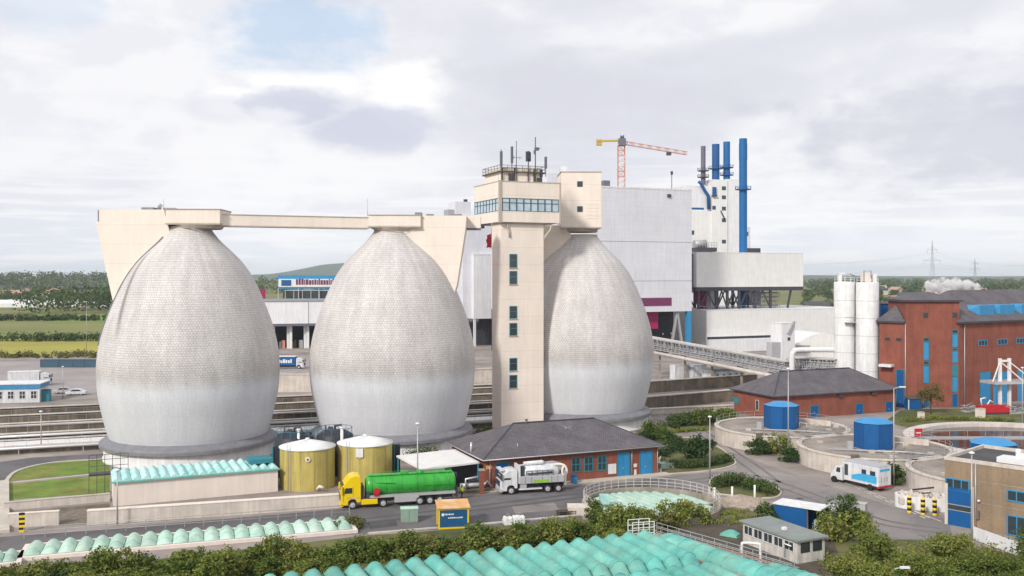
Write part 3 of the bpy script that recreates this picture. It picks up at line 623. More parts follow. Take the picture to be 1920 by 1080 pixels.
b = MB(); b.box(ax(779, Y)-c, ax(791, Y)-c, -1, 1, hz(406, Y), hz(399, Y)).box(ax(800, Y)-c, ax(813, Y)-c, -1, 1, hz(406, Y), hz(402, Y)).box(ax(846, Y)-c, ax(866, Y)-c, -1, 1, hz(406, Y), hz(402, Y)); b.build('roof_vent', M['skirt'], t)
MB().tube([(ax(689, Y)-c, 0, hz(406, Y)), (ax(689, Y)-c, 0, hz(372, Y))], .035, 5).build('lightning_rod', M['steel'], t)
t, c, Y = wing(2, ((1016, 424), (1062, 424), (1080, 470), (1060, 640), (1025, 640), (1010, 500)), 'narrow cream stair wing between control tower and right digester')
def bridge():
    a = Vector((ax(409, 146), 145, 0)); e = Vector((ax(691, 154.7), 153.5, 0)); d = e-a; L_ = d.length
    t = thing('walkway_bridge', 'long cream enclosed walkway between the left and middle digester tops', 'bridge', a, math.atan2(d.y, d.x))
    MB().box(0, L_, -1.3, 1.3, 34.75, 36.35).build('wall', M['cream'], t); MB().box(0, L_, -1.4, 1.4, 36.35, 36.45).build('roof_edge', M['cream_dark'], t)
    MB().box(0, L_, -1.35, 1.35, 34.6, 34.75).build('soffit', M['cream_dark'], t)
bridge()
def link():
    Y = 157; t = thing('walkway_bridge', 'short cream walkway between the middle stair wing and the control tower', 'bridge', (ax(883, Y), Y, 0))
    MB().box(-.85, 1.6, -1.4, 1.4, hz(428, Y), hz(406, Y)).build('wall', M['cream'], t); MB().box(-.9, 1.6, -1.5, 1.5, hz(431, Y), hz(428, Y)).build('soffit', M['skirt'], t)
link()
# control tower: local x along its front, y away; near left corner at the origin
def control_tower():
    Y = 160.0; t = thing('control_tower', 'tall cream control tower with glazed cabin and antennas between two digesters', 'control tower', (ax(940, Y), Y, 0), RA)
    s = Y/F
    MB().box(0, 7.75, 0, 4.1, 0, 35.9).build('shaft', M['cream'], t)
    for ya, yb in ((476, 502), (508, 533), (574, 598), (606, 630), (672, 696), (704, 729)):
        za, zb = hz(yb, Y), hz(ya, Y)
        f = MB().box(1.45, 2.85, -.07, -.002, za, zb).build('window', M['teal_frame'], t)
        MB().box(1.58, 2.72, -.09, -.072, za+.12, za+(zb-za)*.55).box(1.58, 2.72, -.09, -.072, za+(zb-za)*.6, zb-.12).build('pane', M['glass'], f)
        MB().box(1.35, 2.95, -.16, -.002, za-.1, za-.003).build('sill', M['cream_dark'], f)
    x0, x1, y0, y1 = -.6, 10.6, -.7, 11.3
    zb, z1, z2, zt = 36.1, 37.9, 40.1, 42.8
    MB().box(x0, x1, y0, y1, zb, z1).build('lower_parapet', M['cream'], t)
    MB().box(x0, x1, y0, y1, z2, zt).build('upper_wall', M['cream'], t)
    MB().box(x0-.06, x1+.06, y0-.06, y1+.06, zt, zt+.14).build('roof_edge', M['cream_dark'], t)
    b = MB(); a = [(x0+.15, y0+.15), (x1-.15, y0+.15), (x1-.15, y1-.15), (x0+.15, y1-.15)]; q = [(.4, .4), (7.3, .4), (7.3, 3.7), (.4, 3.7)]
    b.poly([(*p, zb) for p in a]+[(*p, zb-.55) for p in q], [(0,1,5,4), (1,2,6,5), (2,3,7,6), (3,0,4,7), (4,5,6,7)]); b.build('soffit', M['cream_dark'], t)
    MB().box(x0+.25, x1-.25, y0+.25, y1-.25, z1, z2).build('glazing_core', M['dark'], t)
    n = 8
    for k in range(n):
        u0 = x0+.5+(x1-x0-.8)*k/n; u1 = x0+.5+(x1-x0-.8)*(k+1)/n
        f = MB(); f.box(u0, u1, y0+.02, y0+.12, z1, z1+.12).box(u0, u1, y0+.02, y0+.12, z2-.12, z2).box(u0, u0+.1, y0+.02, y0+.12, z1+.12, z2-.12).box(u1-.1, u1, y0+.02, y0+.12, z1+.12, z2-.12).box(u0+.1, u1-.1, y0+.02, y0+.12, z1+1.35, z1+1.47)
        f = f.build('cabin_window', M['dark_frame'], t); MB().box(u0+.1, u1-.1, y0+.07, y0+.09, z1+.12, z1+1.35).box(u0+.1, u1-.1, y0+.07, y0+.09, z1+1.47, z2-.12).build('pane', M['glass_pale'], f)
    for k in range(n):
        u0 = y0+.5+(y1-y0-.7)*k/n; u1 = y0+.5+(y1-y0-.7)*(k+1)/n
        f = MB(); f.box(x0+.02, x0+.12, u0, u1, z1, z1+.12).box(x0+.02, x0+.12, u0, u1, z2-.12, z2).box(x0+.02, x0+.12, u0, u0+.12, z1+.12, z2-.12).box(x0+.02, x0+.12, u1-.12, u1, z1+.12, z2-.12).box(x0+.02, x0+.12, u0+.12, u1-.12, z1+1.35, z1+1.47)
        f = f.build('cabin_window', M['dark_frame'], t); MB().box(x0+.07, x0+.09, u0+.12, u1-.12, z1+.12, z1+1.35).box(x0+.07, x0+.09, u0+.12, u1-.12, z1+1.47, z2-.12).build('pane', M['glass_pale'], f)
    MB().box(x0-.08, x0+.42, y0-.08, y0+.42, zb-.1, zt+.2).build('corner_pier', M['cream_dark'], t)
    MB().box(x1-.2, x1+.08, y0-.08, y0+.1, zb-.1, zt+.2).build('downpipe', M['cream_dark'], t)
    # roof block and its masts
    ph = MB().box(.3, 7.9, .8, 8.2, zt+.14, 45.4).build('roof_block', M['cream'], t)
    b = MB(); g = [(.0, .5), (8.2, .5), (8.2, 8.5), (0, 8.5), (0, .5)]
    for a, c in zip(g[:-1], g[1:]):
        b.bar((*a, 44.6), (*c, 44.6), .22, .22); b.bar((*a, 45.7), (*c, 45.7), .07, .07); b.bar((*a, 45.2), (*c, 45.2), .05, .05)
        for k in range(7): q = Vector(a).lerp(Vector(c), k/6); b.bar((q.x, q.y, 44.6), (q.x, q.y, 45.7), .06)
    b.build('roof_railing', M['bark'], t)
    def mast(name, x, y, za, zb_, r, panel=None):
        b = MB().tube([(x, y, za), (x, y, zb_)], r, 6)
        if panel: b.box(x-panel[0]/2, x+panel[0]/2, y-.22, y+.22, panel[1], panel[2])
        b.build(name, M['stack_grey'], t)
    mast('antenna', .1, .3, 43, 48.26, .07, (.34, 45.4, 47.93)); mast('antenna', 2.0, .2, 43, 48.26, .09, (.3, 46.01, 48.81)); mast('antenna', 8.3, .3, 44, 47.38, .08, (.32, 45.4, 47.38))
    mast('mast', 3.0, .6, 43, 49.85, .07); mast('mast', 6.5, .6, 43, 50.68, .11); mast('mast', 5.2, .6, 43, 47.66, .12)
    b = MB().tube([(2.2, .6, 47.05), (4.0, .6, 47.05)], .05, 5).tube([(2.5, .6, 46.77), (2.5, .6, 47.38)], .04, 5).tube([(3.6, .6, 46.77), (3.6, .6, 47.38)], .04, 5); b.build('aerial_bar', M['steel'], t)
    b = MB()
    for k in range(7):
        a = k*.9; b.box(5.2+.3*math.cos(a)-.11, 5.2+.3*math.cos(a)+.11, .6+.3*math.sin(a)-.16, .6+.3*math.sin(a)+.16, 46.5+.15*(k % 3), 48.04+.16*(k % 2))
    b.build('antenna_cluster', M['steel_dark'], t)
    b = MB().box(6.3, 7.0, .1, .6, 48.4, 48.9).box(6.2, 6.4, .2, .7, 47.8, 48.4).tube([(6.5, .3, 48.7), (7.4, .1, 48.8)], .04, 5); b.build('dipole_bracket', M['stack_grey'], t)
    b = MB(); b.box(1.6, 2.3, .2, .78, 42.95, 44.3).box(6.9, 7.6, .2, .78, 42.95, 43.8).box(7.4, 7.7, .2, .78, 43.9, 45.2); b.build('radio_unit', M['steel_dark'], t)
    for k in (.4, 2.6, 5.2, 6.2): MB().box(k, k+.14, .66, .795, 42.95, 45.3).build('cable_tray', M['bark'], t)
    b = MB().tube([(1.0, -.25, 36.0), (1.0, -.25, 35.4), (1.4, -.12, 34.6), (1.5, -.12, 33.6)], .16, 7); b.build('drain_pipe', M['cream_dark'], t)
    b = MB().tube([(9.0, -.3, 36.1), (9.0, -.2, 35.0), (8.1, -.1, 33.9), (7.9, -.1, 33.2)], .2, 7); b.build('drain_pipe', M['cream_dark'], t)
    MB().box(-2.2, -.65, 6, 8, 35.3, 36.05).build('underside_lamp', M['steel_dark'], t)
    b = MB().tube([(-.7, -.5, 42.9), (-.7, -.5, 44)], .03, 5); b.build('lightning_rod', M['steel'], t)
control_tower()
def flag():
    Y = 160.5; p = Vector((ax(918, Y), Y, hz(453, Y))); t = thing('flag', 'small red flag hanging beside the control tower shaft', 'flag', p)
    b = MB(); n = 8
    pts = [(-.5+.1*math.sin(k*1.3), .12*math.sin(k*2), 1.0-k*.25) for k in range(n+1)]+[(.25+.05*k/n, .1*math.cos(k*2), 1.35-k*.29) for k in range(n+1)]
    b.poly(pts, [(k, k+1, n+2+k, n+1+k) for k in range(n)]); o = b.build('cloth', M['red'], t); s = o.modifiers.new('thickness', 'SOLIDIFY'); s.thickness = .04
    MB().tube([(.3, 0, -1.2), (.35, 0, 3.2)], .05, 6).build('staff', M['steel'], t)
flag()
# ------------------------------------------------------------------ the waste to energy plant behind the digesters
class Face:                                          # a vertical plane through C along an angle; at() reads (distance along, height)
    def __init__(s, C, ang): s.C = Vector((C[0], C[1])); s.d = Vector((math.cos(ang), math.sin(ang))); s.ang = ang
    def at(s, x, y):
        r = (x-960)/F; u = (r*s.C.y-s.C.x)/(s.d.x-r*s.d.y); return u, hz(y, s.C.y+u*s.d.y)
    def rect(s, x0, y0, x1, y1):                     # px box -> u0, u1, z0, z1
        u0, za = s.at(x0, y1); u1, zb = s.at(x1, y0); return u0, u1, za, zb
def front_win(t, fc, r, frame, pane, name='window', y=0.0, fr=.12, split=0, rows=0):
    u0, u1, z0, z1 = fc.rect(*r) if fc else r
    f = MB(); f.box(u0, u1, y-.08, y-.003, z0, z0+fr).box(u0, u1, y-.08, y-.003, z1-fr, z1).box(u0, u0+fr, y-.08, y-.003, z0+fr, z1-fr).box(u1-fr, u1, y-.08, y-.003, z0+fr, z1-fr)
    for k in range(1, split+1): c = u0+(u1-u0)*k/(split+1); f.box(c-fr*.4, c+fr*.4, y-.075, y-.003, z0+fr, z1-fr)
    for k in range(1, rows+1): c = z0+(z1-z0)*k/(rows+1); f.box(u0+fr, u1-fr, y-.072, y-.003, c-fr*.4, c+fr*.4)
    f = f.build(name, M[frame], t); MB().box(u0+fr, u1-fr, y-.04, y-.002, z0+fr, z1-fr).build('pane', M[pane], f); return f
C = Vector((ax(1297, 325), 325)); fc = Face(C, RA)
t = thing('boiler_house', 'huge pale grey windowless block behind the right digester', 'industrial hall', (*C, 0), RA)
MB().box(-55, 0, 0, 45, 14.8, 55.5).build('wall', M['grey_clad'], t)
MB().box(-55.1, .1, -.1, 45.1, 55.5, 56.0).build('roof_edge', M['white_flat'], t)
u0, u1, z0, z1 = fc.rect(1201, 558, 1259, 574); MB().box(u0-4, u1, -.12, -.004, z0, z1).build('purple_band', M['purple'], t)
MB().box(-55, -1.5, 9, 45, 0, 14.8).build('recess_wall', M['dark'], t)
b = MB(); b.box(-1.6, -.1, .1, 1.6, 0, 14.8); b.build('column', M['blue_lt'], t)
for a, c in (((-8, 1, 0), (-5.2, 1, 14.8)), ((-2.6, 1, 0), (-5.2, 1, 14.8))): MB().bar(a, c, .7).build('brace', M['steel'], t)
u0, u1, z0, z1 = fc.rect(1214, 588, 1243, 618); MB().box(u0, u1, 3, 5, z0, 14.7).build('purple_hopper', M['magenta'], t)
for k in range(6): MB().box(-8.2+k*1.1, -7.7+k*1.1, 8.9, 8.99, 1+(k*2.7) % 8, 1.6+(k*2.7) % 8).build('recess_lamp', M['white_flat'], t)
b = MB().tube([(-6, 3, 56), (-6, 3, 61)], .13, 6).box(-6.3, -5.7, 2.7, 3.3, 61, 62.2); b.build('roof_mast', M['steel_dark'], t)
u0, u1, z0, z1 = fc.rect(1143, 344, 1155, 352); MB().box(u0, u1, 4, 7, 56, z1+1.3).build('roof_vent', M['stack_grey'], t)
u, z = fc.at(1254, 367); MB().box(u-.6, u+.6, -.5, -.01, z-.5, z+.5).build('wall_lamp', M['steel_dark'], t)
for zz in (25, 38): MB().box(-55, 0, -.03, -.004, zz, zz+.12).build('cladding_joint', M['stack_grey'], t)
C = Vector((ax(868, 362), 362)); fc = Face(C, RA)
t = thing('bunker_hall', 'pale grey hall between the middle digester and the control tower, with an open dark base', 'industrial hall', (*C, 0), RA)
u1, zt = fc.at(1075, 405); zb = fc.at(900, 597)[1]; zt = fc.at(880, 405)[1]
MB().box(0, u1, 0, 22, zb, zt).build('upper_wall', M['grey_clad'], t)
ua, z_ = fc.at(884, 478); MB().box(ua, u1, -2.4, -.004, zb, z_).build('lower_wall', M['white'], t)
MB().box(ua-.1, u1, -2.5, 0, z_, z_+.3).build('ledge', M['white_flat'], t)
MB().box(ua+.5, u1, 4, 22, 0, zb).build('recess_wall', M['stack_grey'], t)
b = MB()
for k in range(26): b.box(ua+.8+k*.6, ua+1.1+k*.6, 3.8, 3.99, 0, zb)
b.build('shutter_ribs', M['steel_dark'], t)
for k in (.2, 8.2, 16): MB().box(ua+k, ua+k+.8, -2.2, -1.4, 0, zb).build('column', M['white_flat'], t)
a0, z0 = fc.at(850, 405); a1, z1 = fc.at(886, 378); MB().box(a0+1.5, a1, 2, 10, zt, z1).build('roof_unit', M['grey_clad'], t)
b = MB().box(a0-1, a0+2.5, 3, 8, zt, z1-3); b.build('roof_plant', M['steel'], t)
MB().box(a1-2.4, a1-1.2, 2.2, 3.4, z1, z1+1).build('roof_cowl', M['steel_dark'], t)
a0, z0 = fc.at(1046, 400); a1, z1 = fc.at(1060, 320); MB().box(a0, a1+9, 10, 20, zt, z1).build('stair_head', M['grey_clad'], t)
C = Vector((ax(470, 349), 349)); fc = Face(C, RA*.6)
t = thing('tipping_hall', 'long white waste tipping hall with open dark bays between the two left digesters', 'industrial hall', (*C, 0), RA*.6)
zt = hz(566, 349); zm = hz(607, 349); L_ = 84
MB().box(0, L_, -3, 30, zm, zt).build('fascia', M['white'], t)
MB().box(-.1, L_, -3.15, 30, zt, zt+.35).build('roof_edge', M['roof_grey'], t)
MB().box(-.0, L_, -2.9, 0, zm-.9, zm-.004).build('door_head', M['stack_grey'], t)
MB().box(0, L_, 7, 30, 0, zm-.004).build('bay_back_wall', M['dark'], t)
for k in range(13):
    x = 1.5+k*6.1; MB().box(x, x+1.0, -.5, .3, 0, zm-.9).box(x-.9, x-.05, .3, 7, 0, zm-.9).build('bay_pier', M['white_flat'], t)
u_, z_ = fc.at(577, 590); MB().box(u_, u_+.35, -3.06, -3.004, zm, zt).build('downpipe', M['steel'], t)
rb = random.Random(3)
for k in range(10):
    x = 3.2+k*1.5+rb.random(); b = MB(); b.box(x, x+.7+rb.random(), 2, 3.5, 0, 1+2.2*rb.random()); b.build('stored_waste', M[('orange', 'magenta', 'conc', 'leaf_olive', 'steel')[k % 5]], t)
# blue glass building with a banner, beyond the hall
Y = 430.0; C = (ax(521, Y), Y); fc = Face(C, .06)
t = thing('glass_office', 'blue roofed glass building with a long white banner beyond the tipping hall', 'office building', (*C, 0), .06)
z = lambda y: hz(y, Y)
MB().box(2, 36, 1, 16, 0, z(545)).build('glazed_wall', M['glass'], t)
b = MB(); 
for k in range(9): b.box(3+k*3.8, 3.3+k*3.8, .7, .95, 0, z(545))
b.build('mullions', M['steel'], t)
MB().box(0, 37, 0, 18, z(541), z(516)).build('upper_storey', M['blue_lt'], t)
MB().box(.3, 36.5, -.25, -.004, z(538), z(523)).build('banner', M['white_flat'], t)
b = MB(); rb = random.Random(5); x = 8
while x < 35:
    d_ = .5+rb.random()*.7; b.box(x, x+d_, -.3, -.252, z(534), z(534)+2+rb.random()*.7); x += d_+.22
b.build('banner_lettering', M['purple'], t)
MB().box(1.6, 6, -.3, -.252, z(536), z(525)).build('banner_emblem', M['blue'], t)
MB().box(-2, 37, -2, 1, z(563), z(560)).build('terrace_edge', M['white_flat'], t)
for x in (0, 9, 18, 27): MB().box(x, x+.4, -.4, 0, z(563), z(541)).build('terrace_post', M['steel'], t)
t2 = thing('advert_board', 'small magenta and blue board at the right flank of the left digester', 'sign', (ax(492, 400), 400, 0), .1)
MB().box(-1.5, 1.2, 0, .4, 17, 21).build('board', M['magenta'], t2); MB().box(-.2, 2, -.1, .35, 12, 17).build('lower_board', M['blue'], t2); MB().box(-.2, .2, .41, .7, 0, 20).build('post', M['steel'], t2)
# boiler tower with flues
Y = 430.0; C = (ax(1335, Y), Y); fc = Face(C, R(14))
t = thing('flue_gas_tower', 'white stepped tower carrying the short blue flues behind the filter hall', 'industrial tower', (*C, 0), R(14))
u1, zt = fc.at(1386, 336); zb = fc.at(1340, 474)[1]
uc, _ = fc.at(1364, 340)
MB().box(0, uc, 0, 16, 0, zt-.4).build('stair_tower', M['warmwhite'], t)
MB().box(uc+.01, u1, .6, 16, 0, zt).build('tower_wall', M['white'], t)
ul, zl = fc.at(1286, 347); MB().box(ul, -.01, 1.5, 16, zb+18, zl).build('left_wing', M['white'], t)
MB().box(ul, -.01, .8, 16, 0, fc.at(1310, 395)[1]).build('lower_wing', M['warmwhite'], t)
ua, _ = fc.at(1296, 395); ub, _ = fc.at(1322, 395); zz = fc.at(1310, 391)[1]; MB().box(ua, ub, 1.3, 1.49, zz-.3, zz+.5).build('blue_strip', M['blue'], t)
for y in (353, 370, 391, 413, 453):
    front_win(t, fc, (1353.5, y-3.5, 1361, y+3.5), 'dark_frame', 'glass', fr=.25)
front_win(t, fc, (1335.5, 386, 1342, 393), 'dark_frame', 'glass', fr=.25); u0, u1_, z0, z1 = fc.rect(1335.5, 351, 1341.5, 366)
MB().box(u0, u1_, -.9, -.01, z0, z1).build('blue_hopper', M['blue'], t); MB().box(u0-.4, u1_+.4, -1.2, -.01, z0-.5, z0-.004).build('hopper_ledge', M['steel_dark'], t)
front_win(t, fc, (1296, 432, 1303, 440), 'dark_frame', 'glass', y=.8, fr=.25)
pts = [fc.at(*q) for q in ((1311, 340), (1316, 345), (1323, 358), (1329, 366), (1330, 392))]; MB().tube([(u, .6, z) for u, z in pts], .75, 8).build('flue_pipe', M['blue'], t)
pts = [fc.at(*q) for q in ((1351, 395), (1354, 402), (1359, 412))]; MB().tube([(u, -.3, z) for u, z in pts], .3, 8).build('flue_pipe', M['steel_dark'], t)
b = MB(); ua, zc = fc.at(1296, 468); ub, zd = fc.at(1333, 450); b.box(ua, ub, -6, -.5, zc-1, zc+.8); b.build('service_deck', M['steel_dark'], t)
b = MB().tube([(ua, -3, (zc+zd)/2), (ub-4, -3, (zc+zd)/2+.3)], 1.9, 12); b.build('duct', M['steel'], t)
b = MB()
for k in range(8): x = ua+(ub-ua)*k/7; b.bar((x, -6, zc+.8), (x, -6, zc+3), .18)
b.bar((ua, -6, zc+3), (ub, -6, zc+3), .18); b.bar((ua, -6, zc+1.9), (ub, -6, zc+1.9), .14); b.build('deck_railing', M['steel'], t)
b = MB(); ua, zc = fc.at(1404, 470); ub, zd = fc.at(1413, 425); b.box(ua, ub, 3, 8, zc, zd); b.build('side_box', M['grey_clad'], t); b = MB().box(ua-.5, ub+4, 1, 7, 0, zc+1.2); b.build('side_plinth', M['steel_dark'], t)
front_win(t, fc, (1406, 434, 1409, 442), 'dark_frame', 'glass', y=3, fr=.2)
def stack(pxc, ytop, ybot, rpx, Y_, m, label, plats, group=None, collar=False, ang=0):
    x = ax(pxc, Y_); r = rpx*Y_/F; t = thing('chimney', label, 'chimney', (x, Y_, 0)); z0, z1 = (hz(ybot, Y_) if ybot else 0), hz(ytop, Y_)
    pr = [(r, z0), (r, z1), (r*.82, z1+.001), (r*.82, z1-2)]
    if collar: pr = [(r, z0), (r, z1-8), (r*1.05, z1-7.99), (r*1.05, z1-2), (r*.99, z1-1.99), (r*.99, z1), (r*.8, z1+.001), (r*.8, z1-2)]
    b = MB()
    for p_, q_ in zip(pr[:-1], pr[1:]): b.lathe([p_, q_], 28)
    b.build('flue', m, t)
    for zy in plats:
        z = hz(zy, Y_); b = MB().lathe([(r+.02, z), (r+1.5, z), (r+1.5, z+.3), (r+.02, z+.3)], 20, smooth=False).lathe([(r+1.45, z+1.2), (r+1.55, z+1.2), (r+1.55, z+1.32), (r+1.45, z+1.32), (r+1.45, z+1.2)], 20)
        for k in range(10): a = k*.628; b.bar(((r+1.5)*math.cos(a), (r+1.5)*math.sin(a), z+.3), ((r+1.5)*math.cos(a), (r+1.5)*math.sin(a), z+1.3), .12)
        b.build('platform', M['blue'] if m is not M['stack_grey'] else M['steel_dark'], t)
stack(1318.5, 274, 346, 4.4, 433, M['stack_grey'], 'thin dark grey flue, leftmost of the four chimneys', (321, 333))
stack(1342, 270.5, 346, 7, 436, M['blue'], 'thick short blue flue left of centre on the stepped tower', (317,))
stack(1362.5, 266, 346, 6.3, 438, M['stack_blue'], 'short blue flue with two platforms nearest the tall chimney', (315, 329))
stack(1393.3, 260, None, 7.4, 366, M['stack_blue'], 'tallest blue chimney rising past the filter hall', (356,), None, True)
# filter hall on its steel frame
C = Vector((ax(1306, 345), 345)); fc = Face(C, RA); u1, zt = fc.at(1506, 475); zt = hz(474, 345); zb = hz(538.5, 345)
t = thing('filter_hall', 'long white raised filter hall standing on dark steel legs', 'industrial hall', (*C, 0), RA)
MB().box(0, u1, 0, 16, zb, zt).build('wall', M['warmwhite'], t); MB().box(-.06, u1+.06, -.06, 16.06, zt, zt+.3).build('roof_edge', M['white_flat'], t)
MB().box(-.05, u1, .1, 16, zb-1.4, zb-.004).build('floor_girder', M['steel_dark'], t)
MB().box(-1.3, -.1, 2, 14, zb-2, zt-.4).build('dark_side_box', M['stack_grey'], t)  # grey box standing for the hall's dark left side
zl = 14.5
b = MB(); legs = [fc.at(p, 560)[0] for p in (1312, 1345, 1366, 1388, 1418, 1447)]
for i, u in enumerate(legs):
    for y in (.8, 14.5): MB().bar((u, y, zl), (u, y, zb-1.4), .8).build('leg', M['steel_dark'], t)
u = fc.at(1483, 560)[0]; MB().bar((u-1, .8, zl), (u+.6, .8, zb-1.4), .6).build('leg', M['steel_dark'], t)
for i in range(len(legs)-1):
    for y in (.8, 14.5):
        b = MB().bar((legs[i], y, zl), ((legs[i]+legs[i+1])/2, y, zb-1.4), .4).bar((legs[i+1], y, zl), ((legs[i]+legs[i+1])/2, y, zb-1.4), .4); b.build('brace', M['steel_dark'], t)
b = MB()
for k in range(4): b.tube([(legs[4]+1, 4, zl+1+k*1.6), (legs[5]+6, 4, zl+1+k*1.6)], .28, 6)
for k in range(14): b.tube([(legs[4]+1+k*.95, 3.6, zl), (legs[4]+1+k*.95, 3.6, zl+6)], .12, 5)
b.build('pipework', M['steel'], t)
MB().cyl(legs[1]-2.2, 6, zl, zb-1.4, 1.2, 1.6).build('hopper', M['magenta'], t)
MB().cyl(legs[0]+3, 6, zl+2, zb-1.4, .6, 1.5).build('hopper', M['magenta'], t)
MB().box(legs[2]-1.5, legs[2]+1, 9, 12, zl, zb-1.5).build('duct', M['white_flat'], t)
MB().box(legs[0]+1, legs[0]+2.5, 9, 12, zl, zb-2).build('duct', M['white_flat'], t)
b = MB()
for k in range(12): b.bar((legs[0]+k*2.3, .6, zl+.1), (legs[0]+k*2.3, .6, zl+1.2), .1)
b.bar((legs[0], .6, zl+1.2), (legs[0]+26, .6, zl+1.2), .1); b.build('railing', M['steel'], t)
# low block
C = Vector((ax(1325, 337), 337)); fc = Face(C, RA); zt = hz(583, 337); u1 = fc.at(1600, 600)[0]
t = thing('ash_hall', 'long low white hall below the raised filter hall', 'industrial hall', (*C, 0), RA)
MB().box(0, u1, 0, 38, 0, zt).build('wall', M['warmwhite'], t)
MB().box(-.06, u1, -.06, 38, zt, zt+.2).build('roof_edge', M['white_flat'], t)
ua, ub, z0, z1 = fc.rect(1326, 628, 1456, 636.5); MB().box(ua, ub, -.06, -.004, z0, z1).build('ventilation_slot', M['dark'], t)
MB().box(ua, ub, -3, -.004, 0, z0-.05).build('lean_to', M['white'], t)
t = thing('arched_shed', 'white shed with a shallow arched roof behind the left silo', 'shed', (ax(1492, 285), 285, 0), R(8))
n = 10; u1 = 17; pr = [(0, 0)]+[(u1*k/n, 6.6+3.1*math.sin(math.pi*k/n)) for k in range(n+1)]+[(u1, 0)]
MB().slab(pr, 0, 16).build('shell', M['warmwhite'], t); MB().box(-.05, 4.5, -.06, -.004, 3.8, 6.2).build('gable_louvre', M['steel'], t)
Y = 272; t = thing('transfer_tower', 'small white tower with a slanted duct beside the arched shed', 'industrial tower', (ax(1466, Y), Y, 0), RA)
MB().box(0, 4.6, 0, 5, 0, hz(607, Y)).build('wall', M['white'], t); MB().box(-.1, 4.7, -.1, 5.1, hz(607, Y), hz(607, Y)+.2).build('roof_edge', M['white_flat'], t)
MB().bar((1.9, -.3, hz(626, Y)), (4.2, -.3, hz(603, Y)), .55).build('slanted_duct', M['steel'], t); front_win(t, None, (2.0, 2.9, hz(639, Y), hz(633, Y)), 'dark_frame', 'glass', fr=.1)
MB().box(-3, -.1, .5, 3, 0, hz(642, Y)).build('annex', M['vgrey'], t)
# pipe bridge
def pipe_bridge(a, c, label, n=34, ht=2.6, wd=3.2):
    a = Vector(a); c = Vector(c); t = thing('pipe_bridge', label, 'pipe bridge', (a.x, a.y, 0)); d = (c-a); o = Vector((a.x, a.y, 0)); a = a-o; c = c-o
    s = Vector((-d.y, d.x, 0)).normalized()*wd/2; up = Vector((0, 0, ht))
    MB().bar(a+up*1.06, c+up*1.06, wd*.7, .2).build('white_cover', M['rail'], t)
    b = MB()
    for sg in (-1, 1):
        b.bar(a+s*sg, c+s*sg, .22); b.bar(a+s*sg+up, c+s*sg+up, .2)
        for k in range(n):
            p = a.lerp(c, k/n)+s*sg; q = a.lerp(c, (k+1)/n)+s*sg; b.bar(p, p+up, .13); b.bar(p, q+up, .11) if k % 2 else b.bar(p+up, q, .11)
    b.build('truss', M['steel'], t)
    b = MB(); rb = random.Random(9)
    for k in range(5):
        h_ = up*(.12+.17*k); o_ = s*(-.7+.33*k); b.tube([a+h_+o_, a.lerp(c, .5)+h_+o_, c+h_+o_], .16+.06*(k % 3), 6)
    for k in range(30): p = a.lerp(c, rb.random()); b.box(p.x-.4, p.x+.4, p.y-.4, p.y+.4, p.z+.2, p.z+.8+rb.random())
    b.build('pipes', M['vgrey'], t)
    MB().bar(a-Vector((0, 0, .1))+s*.9, c-Vector((0, 0, .1))+s*.9, wd*.25, .3).build('walkway', M['steel_dark'], t)
    b = MB().tube([a-s*1.2-Vector((0, 0, .9)), c-s*1.2-Vector((0, 0, .9))], .45, 10); b.build('white_pipe', M['rim'], t)
    for k in range(5):
        p = a.lerp(c, (k+.5)/5); MB().bar((p.x, p.y, 0), (p.x, p.y, p.z-.1), .5).bar(p-s-Vector((0,0,.3)), p+s-Vector((0,0,.3)), .4).build('support', M['conc'], t)
pipe_bridge((ax(1215, 258), 258, hz(650, 258)), (ax(1482, 212), 212, hz(701, 212)), 'long sloping lattice pipe bridge descending towards the white silos')
pipe_bridge((ax(1482, 214), 214, hz(692, 214)), (ax(1572, 206), 206, hz(697, 206)), 'short lattice pipe bridge between white bent pipe and left silo', 12)
t = thing('bent_pipe', 'thick white pipe bending from the left silo down to the brick building', 'pipe', (ax(1485, 207), 207, 0))
x1 = ax(1572, 207)-ax(1485, 207); zt = hz(656, 207)
MB().tube(bez([Vector((0, 0, 4)), Vector((0, 0, zt-1.6)), Vector((.45, 0, zt-.4)), Vector((1.6, 0, zt)), Vector((x1, 0, zt))], 5), .55, 12).build('pipe', M['white_flat'], t)
# silos
Ys = 213.0
def silo(pxc, rpx, ytop, label, Ys):
    r = rpx*Ys/F; t = thing('silo', label, 'silo', (ax(pxc, Ys), Ys, 0)); zt = hz(ytop, Ys)
    MB().lathe([(r, 3.2), (r, zt), (r*.97, zt+.15), (0, zt+.3)], 40).lathe([(r, 3.2), (r*.4, .9), (.01, .9)], 40).build('shell', M['white_flat'], t)
    for k in range(1, 6): MB().lathe([(r+.006, 3.2+k*3.7), (r+.03, 3.2+k*3.7+.03), (r+.006, 3.2+k*3.7+.08)], 40).build('weld_band', M['steel'], t)
    b = MB()
    for k in range(10): a = k*.628; b.bar((r*.95*math.cos(a), r*.95*math.sin(a), zt), (r*.95*math.cos(a), r*.95*math.sin(a), zt+1.1), .06)
    b.lathe([(r*.95-.04, zt+1.1), (r*.95+.04, zt+1.1), (r*.95, zt+1.18)], 24).lathe([(r*.95-.04, zt+.6), (r*.95+.04, zt+.6), (r*.95, zt+.66)], 24); b.build('railing', M['white_steel'], t)
    for k in range(4): a = k*1.57+.78; MB().bar((r*.9*math.cos(a), r*.9*math.sin(a), 0), (r*.9*math.cos(a), r*.9*math.sin(a), 3.4), .28).build('leg', M['blue_lt'], t)
    return t, r, zt
t, r, zt = silo(1583.5, 19, 530, 'left white silo with a ladder and platform on its right side', 206.5)
b = MB(); b.bar((r+.3, -.6, 2), (r+.3, -.6, zt+1), .1).bar((r+.8, -.6, 2), (r+.8, -.6, zt+1), .1)
